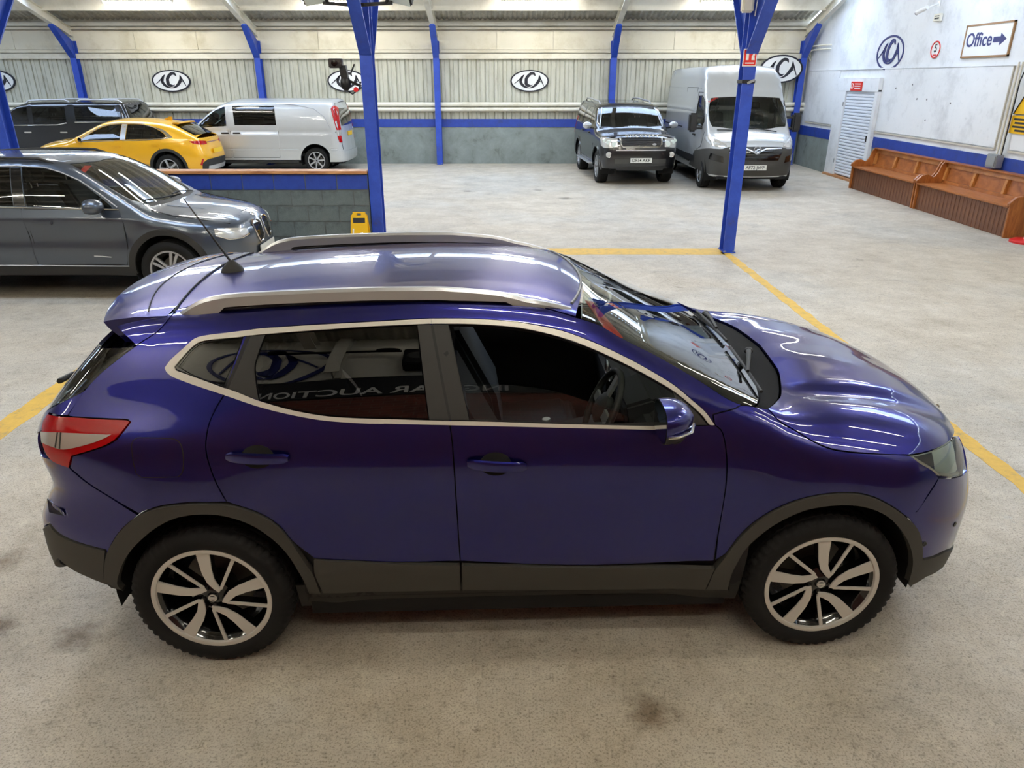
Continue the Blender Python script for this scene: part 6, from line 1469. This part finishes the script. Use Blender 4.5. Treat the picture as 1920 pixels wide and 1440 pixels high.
tv.side('side_rub_strip', M_BLACKPL, [(-1.35, .52), (1.35, .52), (1.35, .68), (-1.35, .68)], .015, thick=.02); tv.side('side_rub_strip', M_BLACKPL, [(-2.7, .52), (-2.35, .52), (-2.35, .68), (-2.7, .68)], .015, thick=.02)
tv.handle(1.05, 1.15, .2, M_BLACKPL)
for sg in (-1, 1):                                        # tall mirrors on two arms
    mh = MB().box(1.55, 1.72, sg * 1.12, sg * 1.31, 1.24, 1.66).build('mirror_housing', M_BLACKPL, tv.root, bevel=.04)
    MB().box(1.53, 1.548, sg * 1.135, sg * 1.295, 1.30, 1.62).build('mirror_glass', M_MIRROR, mh)
    for z in (1.32, 1.56): MB().bar((1.64, sg * .95, z), (1.64, sg * 1.16, z), .06, .045).build('mirror_arm', M_BLACKPL, mh)
tv.front('headlamp', M_CLEARL, [(-.62, 1.0), (-.66, 1.04), (-.86, 1.17), (-.97, 1.20), (-.98, 1.10), (-.92, 1.0), (-.74, .965)], .010, dome=.010)
tv.front('front_bumper', M_GREYPL, [(-1.02, .42), (-1.02, .80), (-.94, .93), (-.72, .94), (-.60, .98), (0, .99), (.60, .98), (.72, .94), (.94, .93), (1.02, .80), (1.02, .42), (.6, .36), (0, .35), (-.6, .36)], .014, both=False, thick=.05)
tv.front('grille', M_GLOSSBLK, [(-.52, .70), (-.60, .90), (.60, .90), (.52, .70)], .022, both=False)
tv.line('grille_bar', 'f', [(-.58, .945), (-.22, .93), (-.14, .90), (0, .85), (.14, .90), (.22, .93), (.58, .945)], .020, M_SATIN, .030, both=False)
em = MB().lathe([(-.008, .085), (.010, .09), (.010, .070), (-.008, .070)], 'x', 28); em.tube([(.006, .05, .02), (.006, -.01, .012), (.006, .01, -.012), (.006, -.05, -.02)], .010, 6); em.xf(Matrix.Translation((2.845, 0, .93))); em.build('nose_badge', M_SATIN, tv.root)
for z in (.76, .83): tv.line('grille_slat', 'f', [(-.52, z), (0, z), (.52, z)], .008, M_GREYPL, .026, both=False)
tv.front('fog_recess', M_GLOSSBLK, [(-.68, .64), (-.70, .78), (-.92, .84), (-.94, .70)], .018)
plate(tv.root, 'AF72 JWP', (2.835, 0, .55), 0, M_PLATEW)
MB().box(-2.7, 1.9, -.95, .95, .5, .55).build('load_floor', M_DARK, tv.root); MB().box(.55, .60, -.9, .9, .55, 2.3).build('bulkhead', mat('bulkhead_grey', S((120, 122, 124)), .7), tv.root)
seat(tv.root, .85, -.5, z=.85); seat(tv.root, .85, .5, z=.85)
MB().prism([(2.1, 1.0), (1.65, 1.0), (1.62, 1.22), (1.72, 1.30), (2.1, 1.30)], 'xz', -.88, .88).build('dashboard', M_TRIM, tv.root, bevel=.03)
for y0, y1 in ((-.1, -.75), (.6, .02)): MB().tube(BT.on(BT.pts('t', [(2.17, y0), (2.10, y1)]), .02).tolist(), .012, 6).build('wiper', M_BLACKPL, tv.root)
# ================================================================== low block wall between the poles
lw = empty('block_wall', (0, 0, 0)); lw['kind'] = 'structure'; lw.name = 'wall_low'
WX1 = BAYX[2] - .15
BL, BHt = .455, .2265
bmesh_ = {}
for WX0, WX1 in ((BAYX[1] + .095, BAYX[2] - .095), (-13.2, BAYX[1] - .095)):
    for row in range(5):
        x = WX1 - (BL / 2 if row % 2 else 0); cells = [(WX1 - BL / 2, WX1)] if row % 2 else []
        while x > WX0 + .02: cells.append((max(x - BL, WX0), x)); x -= BL
        for p0, p1 in cells:
            key = (round(p1 - p0, 3), row == 4)
            if key not in bmesh_: bmesh_[key] = MB().box(.005, p1 - p0 - .005, -.105, .105, .005, BHt - .005).mesh('concrete_block', M_BLUEBAND if row == 4 else M_BLOCK, bevel=.006)
            obj('concrete_block', bmesh_[key], lw, (p0 + random.uniform(-.001, .001), YP + random.uniform(-.002, .002), row * BHt))
    MB().box(WX0, WX1, YP - .098, YP + .098, 0, 5 * BHt).build('mortar_bed', mat('mortar', S((92, 98, 97)), .85), lw)
    MB().box(WX0, WX1, YP - .14, YP + .14, 5 * BHt, 5 * BHt + .045).build('timber_cap', M_CAPW, lw, bevel=.008)

# ---- folding caution board by the pole
ab = empty('caution_board', (-2.19, 10.52, 0)); tag(ab, 'yellow plastic folding caution board leaning up by the blue pole', 'floor sign')
def board_face(sg):
    P = [(-.145, 0), (-.115, .60), (-.075, .645), (-.03, .645), (-.03, .60), (.03, .60), (.03, .645), (.075, .645), (.115, .60), (.145, 0), (.09, 0), (.08, .06), (-.08, .06), (-.09, 0)]
    M = Matrix.Rotation(sg * rad(11), 4, 'X') ; M = Matrix.Translation((0, sg * .135, 0)) @ M
    return MB().prism(P, 'xz', -.008, .008).xf(M), M
for sg in (-1, 1):
    mb, M = board_face(sg); f = mb.build('board_panel', M_YELPL, ab, bevel=.003)
    if sg < 0:
        MB().prism([(-.085, .50), (.085, .50), (.085, .57), (-.085, .57)], 'xz', -.011, -.007).xf(M).build('warning_strip', M_INK, f)
        sh = [(-.10, .42), (-.06, .44), (-.02, .40), (.0, .34), (.05, .36), (.085, .33), (.09, .25), (.06, .20), (.0, .13), (-.05, .20), (-.09, .30)]
        MB().tube([tuple(M @ Vector((a, -.010, b))) for a, b in [(-.085, .42), (-.09, .33), (-.06, .24), (.0, .16), (.06, .22), (.085, .30), (.04, .36), (-.01, .34), (-.01, .27)]], .012, 6).build('pictogram', M_SIGNW, f)
MB().tube([(-.09, 0, .628), (.09, 0, .628)], .012, 8).build('board_hinge', M_YELPL, ab)

# ---- pews along the right wall
def pew(y0, y1, label):
    p = empty('wooden_pew', (8.05, (y0 + y1) / 2, 0)); tag(p, label, 'bench', 'wooden pews against the right wall'); L = (y1 - y0) / 2
    # local x: 0 at the front boards, +.56 at the back
    n = int(2 * L / .118); w = 2 * L / n
    pm = {}
    for k in range(n):
        bm_ = pm.setdefault(0, MB().box(0, .022, .0025, w - .0025, .0, .475).mesh('front_board', M_WOODD, bevel=.003)) if 'b' not in pm else pm['b']
        o = obj('front_board', bm_, p, (random.uniform(0, .003), -L + k * w, 0))
    MB().box(-.06, .50, -L + .02, L - .02, .475, .505).build('seat', M_WOOD, p, bevel=.008)
    prof = [(-.04, 0), (-.05, .50), (.02, .60), (.10, .625), (.20, .60), (.27, .63), (.33, .72), (.36, .84), (.42, .92), (.50, .92), (.54, .86), (.56, 0)]
    for s_ in (-1, 1):
        MB().prism(prof, 'xz', s_ * L - .022, s_ * L + .022).build('end_panel', M_WOOD, p, bevel=.006)
        MB().prism([(-.07, .50), (-.075, .55), (.02, .645), (.12, .665), (.2, .63), (.24, .60), (.2, .59), (.1, .61), (.02, .58)], 'xz', s_ * L - .034, s_ * L + .034).build('arm_rest', M_WOOD, p, bevel=.006)
    def back(nm, a, b, z0, z1, t, m): 
        q = lambda z: .45 + (z - .5) * .16
        MB().add([(q(z) + dx, yy, z) for yy in (a, b) for z, dx in ((z0, -t), (z0, 0.02), (z1, .02), (z1, -t))], [(0, 1, 2, 3), (7, 6, 5, 4), (0, 4, 5, 1), (1, 5, 6, 2), (2, 6, 7, 3), (3, 7, 4, 0)]).build(nm, m, p, bevel=.004)
    back('back_rail', -L + .02, L - .02, .80, .895, .03, M_WOODL); back('back_rail', -L + .02, L - .02, .505, .56, .03, M_WOOD)
    n = 3
    for k in range(n + 1):
        yc = -L + .05 + (2 * L - .1) * k / n; back('back_stile', yc - .035, yc + .035, .56, .80, .045, M_WOODL)
    for k in range(n):
        a = -L + .05 + (2 * L - .1) * k / n + .04; b = -L + .05 + (2 * L - .1) * (k + 1) / n - .04
        back('back_panel', a, b, .56, .80, -.004, M_WOOD)
    MB().box(.40, .56, -L, L, .892, .915).build('cap_rail', M_WOOD, p, bevel=.006)
    return p
pew(14.84, 17.72, 'wooden church pew against the white wall, the one beside the shutter door')
pew(11.86, 14.75, 'wooden church pew against the white wall, below the grey junction box')

# ---- red and white floor post at the end of the pew
bp = empty('floor_post', (8.16, 11.48, 0)); tag(bp, 'white post on a red base on the floor beside the pew end', 'bollard')
MB().lathe([(0, .001), (0, .24), (.03, .24), (.05, .20), (.06, .09), (.06, .001)], 'z', 28).build('post_base', mat('red_plastic', S((206, 30, 30)), .4), bp, smooth=40)
MB().lathe([(.06, .001), (.06, .05), (.9, .045), (.92, .03), (.92, .001)], 'z', 20).build('post_tube', M_SIGNW, bp, smooth=40)
MB().lathe([(.60, .0475), (.60, .0485), (.72, .048), (.72, .0465)], 'z', 20).build('reflective_band', MATS['red_plastic'], bp, smooth=40)

# ---- oval emblem signs
def ribbon(path, widths, d0, d1, n=40):
    P = np.array(path, float); t = np.linspace(0, 1, len(P)); tt = np.linspace(0, 1, n)
    Q = np.stack([pchip(t, P[:, k], tt) for k in (0, 1)], 1); W = pchip(t, np.array(widths, float), tt)
    D = np.gradient(Q, axis=0); D /= np.hypot(D[:, 0], D[:, 1])[:, None]; N = np.stack([-D[:, 1], D[:, 0]], 1)
    A, B_ = Q + N * W[:, None] / 2, Q - N * W[:, None] / 2
    vs = [(a[0], d, a[1]) for d in (d0, d1) for pr in zip(A, B_) for a in pr]; fs = []; m = 2 * n
    for i in range(n - 1):
        k = 2 * i; fs += [(k, k + 1, k + 3, k + 2), (m + k, m + k + 2, m + k + 3, m + k + 1), (k, k + 2, m + k + 2, m + k), (k + 1, m + k + 1, m + k + 3, k + 3)]
    fs += [(0, m, m + 1, 1), (m - 2, m - 1, 2 * m - 1, 2 * m - 2)]
    return MB().add(vs, fs)
def logo(name, rx, rz, place, label, board=True, ink=M_INK, ring=M_INK, group='oval emblem signs on the walls', cat='sign'):
    """drawn in the xz plane facing -y; place is the world matrix"""
    e = empty(name); e.matrix_world = place; tag(e, label, cat, group)
    def ell(a, b, n=56): return [(a * math.cos(t), b * math.sin(t)) for t in np.linspace(0, 2 * math.pi, n, endpoint=False)]
    if board: MB().prism(ell(rx, rz), 'xz', 0, .03).build('sign_board', M_SIGNW, e)
    mb = MB(); n = 56; o, i_ = ell(rx * 1.03, rz * 1.05), ell(rx * .95, rz * .93)
    mb.v = [(a, y_, b) for y_ in (-.006, .034 if board else .004) for L in (o, i_) for a, b in L]
    for k in range(n):
        k1 = (k + 1) % n; mb.f += [(k, k1, n + k1, n + k), (2 * n + k, 3 * n + k, 3 * n + k1, 2 * n + k1), (k, 2 * n + k, 2 * n + k1, k1), (n + k, n + k1, 3 * n + k1, 3 * n + k)]
    mb.build('sign_rim', ring, e)
    s = rx / 620.0; sz = rz / 380.0
    C = lambda L: [((a - 920) * s, (770 - b) * sz) for a, b in L]
    K_ = 1.25
    for nm, L, w in (('letter_stroke', [(745, 540), (665, 650), (625, 790), (690, 920), (800, 995), (905, 1025)], (10, 60, 72, 66, 36, 8)), ('letter_stroke', [(740, 545), (600, 700), (400, 885)], (8, 24, 12)), ('letter_bar', [(590, 740), (650, 735)], (22, 22)),
                      ('letter_stroke', [(1235, 560), (1245, 690), (1190, 820), (1090, 940), (1000, 1000), (905, 1025)], (10, 62, 74, 56, 34, 8)), ('letter_stroke', [(1240, 560), (1310, 760), (1395, 960)], (10, 30, 14)), ('letter_bar', [(1200, 800), (1290, 800)], (24, 24)),
                      ('letter_curve', [(1105, 590), (1060, 510), (985, 500), (880, 580), (805, 730), (805, 850), (870, 935), (960, 945), (1020, 905)], (20, 60, 66, 74, 84, 88, 72, 36, 6))):
        ribbon(C(L), [x * s * K_ for x in w], -.008, .001).build(nm, ink, e)
    return e
for px, lb in ((321, 'white oval emblem sign on the ribbed wall above the yellow car'), (650, 'white oval emblem sign on the ribbed wall behind the camera rig'), (993, 'white oval emblem sign in the middle of the bare ribbed wall'), (-8, 'white oval emblem sign above the black pickup')):
    c_ = px_atY(px, 152, YW - .1); logo('oval_sign', .55, .285, Matrix.Translation((c_[0], YW - .10, 2.34)), lb)
logo('oval_sign', .60, .36, Matrix.Translation((7.78, YW - .36, 2.66)), 'white oval emblem sign in the corner above the tall silver van')
RW = Matrix.Rotation(rad(-90), 4, 'Z')                     # faces -x
RW = Matrix(((0, 1, 0, 0), (-1, 0, 0, 0), (0, 0, 1, 0), (0, 0, 0, 1)))
logo('oval_sign', .62, .35, Matrix.Translation((XR_ - .006, 18.23, 2.945)) @ RW, 'blue outlined oval emblem painted on the white side wall', board=False, ink=M_NAVY, ring=M_NAVY)

# ---- signs and fittings on the right wall
def wall_sign(name, y, z, label, cat='sign'):
    e = empty(name, (XR_ - .004, y, z)); e.matrix_world = Matrix.Translation((XR_ - .004, y, z)) @ RW; tag(e, label, cat); return e
def text_on(parent, body, size, m, x=0, z=0, yo=-.02, bold=.0, sx=1.0, nm='lettering'):
    o = obj(nm, text_mesh(body, size, m, .002, bold, sx=sx), parent, (x, yo, z), (math.pi / 2, 0, 0)); return o
e = wall_sign('office_sign', 14.57, 3.043, 'white framed sign reading Office with a blue arrow')
MB().box(-.70, .70, -.02, .0, -.26, .26).build('sign_board', M_SIGNW, e)
fr = mat('brown_frame', S((150, 112, 70)), .5)
for a, b, c_, d0 in ((-.72, .72, .255, .285), (-.72, .72, -.285, -.255)): MB().box(a, b, -.03, .005, c_, d0).build('frame_bar', fr, e)
for a, b in ((-.72, -.69), (.69, .72)): MB().box(a, b, -.03, .005, -.285, .285).build('frame_bar', fr, e)
text_on(e, 'Office', .33, M_NAVY, -.24, .01, -.023, .004, 1.0)
MB().prism([(.20, .045), (.40, .045), (.40, .10), (.58, 0), (.40, -.10), (.40, -.045), (.20, -.045)][::-1], 'xz', -.026, -.018).build('arrow', M_NAVY, e)
e = wall_sign('speed_sign', 16.27, 2.945, 'round white sign with a red ring and the number 5')
MB().prism(ring_pts(.185, .17, 36), 'xz', -.012, .0).build('sign_disc', M_SIGNW, e)
MB().tube([(a, -.012, b) for a, b in ring_pts(.165, .150, 36)], .016, 6, closed=True).build('red_ring', M_SIGNRED, e, smooth=60)
text_on(e, '5', .22, M_INK, 0, .02, -.016, .003); MB().box(-.06, .06, -.018, -.012, -.115, -.09).build('red_underline', M_SIGNRED, e)
e = wall_sign('exit_sign', 19.42, 2.23, 'small red sign above the roller shutter door')
e.location.x -= .11; MB().box(-.30, .32, -.015, .0, -.105, .105).build('sign_board', M_SIGNRED, e)
MB().tube([(a - .21, -.017, b) for a, b in ring_pts(.055, .055, 20)], .010, 6, closed=True).build('pictogram_ring', M_SIGNW, e)
for z in (.05, .0, -.05): MB().box(-.08, .25, -.018, -.014, z - .010, z + .010).build('text_line', M_SIGNW, e)
e = wall_sign('hazard_sign', 12.98, 1.80, 'yellow hazard sign with a warning triangle beside the conduit'); e.location.x = XR_ - .03
MB().box(-.31, .31, -.012, 0, -.27, .02).build('text_board', M_YELPL, e); MB().prism([(-.29, .04), (.29, .04), (0, .50)], 'xz', -.012, 0).build('warning_triangle', M_YELPL, e)
for a, b in (((-.29, .04), (.29, .04)), ((.29, .04), (0, .50)), ((0, .50), (-.29, .04))): MB().bar((a[0], -.014, a[1]), (b[0], -.014, b[1]), .008, .028, (0, -1, 0)).build('triangle_edge', M_INK, e)
MB().prism([(-.02, .12), (.02, .12), (.03, .34), (-.03, .34)], 'xz', -.016, -.010).build('exclamation_mark', M_INK, e)
for z, w in ((-.04, .24), (-.10, .20), (-.16, .24), (-.22, .16)): MB().box(-w, w, -.016, -.010, z - .016, z + .016).build('text_line', M_INK, e)
# camera, vent box, conduit
e = wall_sign('security_camera', 16.5, 3.70, 'small white security camera on an arm near the top of the side wall', 'camera')
MB().tube([(-.02, 0, .10), (0, -.12, .06), (-.06, -.26, 0)], .016, 8).build('camera_arm', M_SIGNW, e, smooth=60); MB().tube([(.02, -.24, .03), (-.22, -.32, -.05)], .045, 12).build('camera_body', M_SIGNW, e, smooth=50); MB().lathe([(0, .001), (0, .040), (.02, .046)], 'y', 16).xf(Matrix.Translation((-.228, -.323, -.052)) @ Matrix.Rotation(rad(-70), 4, 'Z')).build('camera_lens', M_BLACKM, e); MB().box(-.06, .04, -.012, 0, .05, .15).build('camera_plate', M_SIGNW, e)
e = wall_sign('alarm_box', 16.40, 3.54, 'small pale box on the side wall below the security camera', 'box')
MB().box(-.13, .13, -.05, 0, -.07, .07).build('box_body', M_CREAM, e, bevel=.008); MB().box(-.08, .08, -.056, -.05, -.03, .0).build('box_slot', M_GREYPL, e); MB().box(-.08, .08, -.056, -.05, .02, .035).build('box_slot', M_GREYPL, e)
e = empty('junction_box', (XR_ - .02, 13.40, 1.06)); tag(e, 'grey metal junction box with conduits on the blue band above the pew', 'junction box')
MB().box(-.14, -.01, -.16, .14, -.12, .11).build('box_body', M_GALV, e, bevel=.012); MB().box(-.155, -.138, -.13, .11, -.09, .08).build('box_lid', M_GALV, e, bevel=.004)
for yy3 in (-.10, .0): MB().tube([(-.06, yy3, .10), (-.06, yy3, 1.60)], .016, 8).build('conduit', M_WHITE, e, smooth=60)
MB().tube([(-.06, -.14, .10), (-.06, -.14, 1.30), (-.06, -.24, 1.56), (-.06, -.24, 2.6)], .010, 8).build('cable', M_BLACKM, e, smooth=60)
e = empty('wall_pipe', (XR_ - .12, 22.0, 3.13)); tag(e, 'thin pale pipes sticking out on the side wall beside the corner pole', 'pipe')
for k, dz in enumerate((0, .10)): MB().tube([(.12, 1.0, -.25 + dz), (0, .95, -.1 + dz), (0, .7, .02 + dz), (0, -.35, .02 + dz), (.12, -.36, .02 + dz)], .02, 8).build('pipe_run', M_CREAM, e, smooth=60)

# ---- things fixed to the poles
xp, xq = BAYX[2], BAYX[3]
e = empty('fire_sign', (xq - .02, YP - .119, 2.66)); tag(e, 'red fire point sign with white figures on the lone blue pole', 'sign')
MB().box(-.095, .095, -.006, 0, -.108, .108).build('sign_border', M_SIGNW, e); MB().box(-.082, .082, -.010, -.004, -.095, .095).build('sign_face', M_SIGNRED, e)
MB().prism([(-.055, -.03), (-.02, -.03), (-.02, .05), (-.03, .075), (-.045, .075), (-.055, .05)], 'xz', -.014, -.009).build('extinguisher_icon', M_SIGNW, e)
MB().prism([(.02, -.03), (.065, -.03), (.055, .02), (.065, .06), (.045, .08), (.035, .04), (.02, .02)], 'xz', -.014, -.009).build('flame_icon', M_SIGNW, e); MB().box(-.06, .06, -.014, -.009, -.075, -.06).build('text_line', M_SIGNW, e)
e = empty('pole_clamp', (xq, YP, 2.36)); tag(e, 'dark strap with a silver buckle round the lone blue pole', 'strap')
MB().box(-.09, .09, -.125, .125, -.022, .022).build('strap_band', M_BLACKM, e, bevel=.004); MB().bar((-.02, -.135, -.02), (.07, -.14, .02), .02, .03).build('buckle', M_GALV, e)
e = empty('pole_alarm', (xq - .13, YP - .16, 3.30)); tag(e, 'cream fitting with a white cable near the top of the lone blue pole', 'fitting')
MB().box(-.09, .06, -.06, .06, -.10, .11).build('fitting_body', M_CREAM, e, bevel=.02); MB().tube([(.10, 0, .4), (.11, 0, .05), (.10, 0, -.14)], .008, 6).build('fitting_cable', M_SIGNW, e); MB().bar((.0, .03, 0), (.13, .10, 0), .03, .03).build('fitting_bracket', M_GALV, e)
def flood(x, y, z, dx, label):
    e = empty('floodlight', (x, y, z)); tag(e, label, 'floodlight')
    MB().bar((0, 0, 0), (dx * .45, -.02, .02), .04, .04).build('bracket_arm', M_BLACKM, e)
    MB().tube([(dx * .36, -.02, .02), (dx * .40, -.05, .08), (dx * .46, -.06, .10)], .022, 8).build('swivel', M_BLACKM, e, smooth=60)
    M = Matrix.Translation((dx * .56, -.06, .09)) @ Matrix.Rotation(rad(-28), 4, 'X') @ Matrix.Rotation(dx * rad(15), 4, 'Y')
    MB().box(-.16, .16, -.13, .10, -.05, .06).xf(M).build('lamp_body', M_BLACKM if dx > 0 else M_GREYPL, e, bevel=.02)
    MB().box(-.14, .14, -.11, .08, -.056, -.048).xf(M).build('lamp_glass', M_LAMPINT, e)
    for k in range(5): MB().box(-.14 + k * .06, -.12 + k * .06, -.10, .08, .055, .085).xf(M).build('cooling_fin', M_BLACKM, e)
flood(xp - .07, YP - .55, 3.26, -.75, 'grey floodlight on the block wall pole, pointing towards the yellow car'); flood(xp + .07, YP - .55, 3.26, .9, 'black floodlight on a long arm on the block wall pole')
e = empty('camera_rig', (xp - .10, YP - .06, 2.36)); tag(e, 'black video camera on a jointed bracket hanging off the pole by the block wall', 'camera')
MB().bar((0, 0, -.06), (-.18, -.03, .02), .035, .035).build('mount_arm', M_BLACKM, e); MB().ellipsoid((-.20, -.05, -.02), (.075, .07, .10), 16, 10).build('motor_head', M_BLACKM, e, smooth=60)
MB().bar((-.20, -.05, .03), (-.22, -.05, .20), .10, .09).build('camera_body', M_BLACKM, e); MB().box(-.40, -.22, -.11, .01, .17, .29).build('camera_head', mat('brown_black', S((44, 34, 32)), .5), e, bevel=.01)
MB().lathe([(0, .03), (-.05, .04), (-.052, .001)], 'y', 16, (-.31, -.11, .23)).build('camera_lens', M_GLOSSBLK, e)
MB().tube([(-.20, -.05, -.10), (-.12, -.05, -.16), (-.03, -.02, -.10), (0, 0, .0)], .010, 6).build('rig_cable', M_BLACKM, e, smooth=60); MB().bar((-.12, -.05, .10), (-.06, -.05, .22), .018, .018).build('lever', M_BLACKM, e)
MB().lathe([(0, .001), (.0, .03), (.02, .034)], 'y', 14, (-.055, -.12, -.10)).build('red_button', MATS['red_sticker'], e)
# ---- writing on the wall behind the photographer, seen mirrored in the side windows
e = empty('auction_banner', (0, YF + .06, 3.70)); tag(e, 'black banner with white lettering along the brick wall', 'banner')
MB().box(-7.5, 6.5, -.02, .0, -.22, .24).build('banner_board', mat('banner_black', S((14, 14, 16)), .6), e)
bt = text_mesh('ING CAR AUCTIONS', .25, M_SIGNW, .002, .004)
w_ = max(v.co.x for v in bt.vertices) - min(v.co.x for v in bt.vertices)
for v_ in bt.vertices: v_.co.x *= 3.04 / w_
obj('banner_lettering', bt, e, (-1.17, .006, -.09), (math.pi / 2, 0, math.pi))
MBK = Matrix(((-1, 0, 0, 0), (0, -1, 0, 0), (0, 0, 1, 0), (0, 0, 0, 1)))
logo('oval_sign', .85, .45, Matrix.Translation((-2.55, YF + .02, 4.35)) @ MBK, 'large blue emblem on the white wall above the black banner', board=False, ink=M_NAVY, ring=M_NAVY)
e = empty('loudspeaker', (-.72, YF + .16, 4.28)); tag(e, 'black loudspeaker box on the white wall above the banner', 'speaker')
MB().box(-.16, .16, -.14, .14, -.24, .24).build('cabinet', M_BLACKM, e, bevel=.02); MB().lathe([(.142, .001), (.15, .10), (.142, .12)], 'y', 24).build('speaker_cone', M_GREYPL, e)
e = empty('wall_bracket_post', (-1.62, YF + .14, 3.96)); tag(e, 'white steel post with a short arm on the wall above the banner', 'post')
hsec(MB(), (0, 0, .0), (0, .0, 1.2), .16, .2, (0, 1, 0)).build('post_shaft', M_WHITE, e); MB().bar((-.9, .05, .55), (.7, .05, .55), .05, .05).build('cross_arm', M_BLACKM, e); MB().ellipsoid((-.75, .1, .57), (.14, .08, .05)).build('arm_lamp', M_BLACKM, e); MB().ellipsoid((.55, .1, .57), (.14, .08, .05)).build('arm_lamp', M_BLACKM, e)
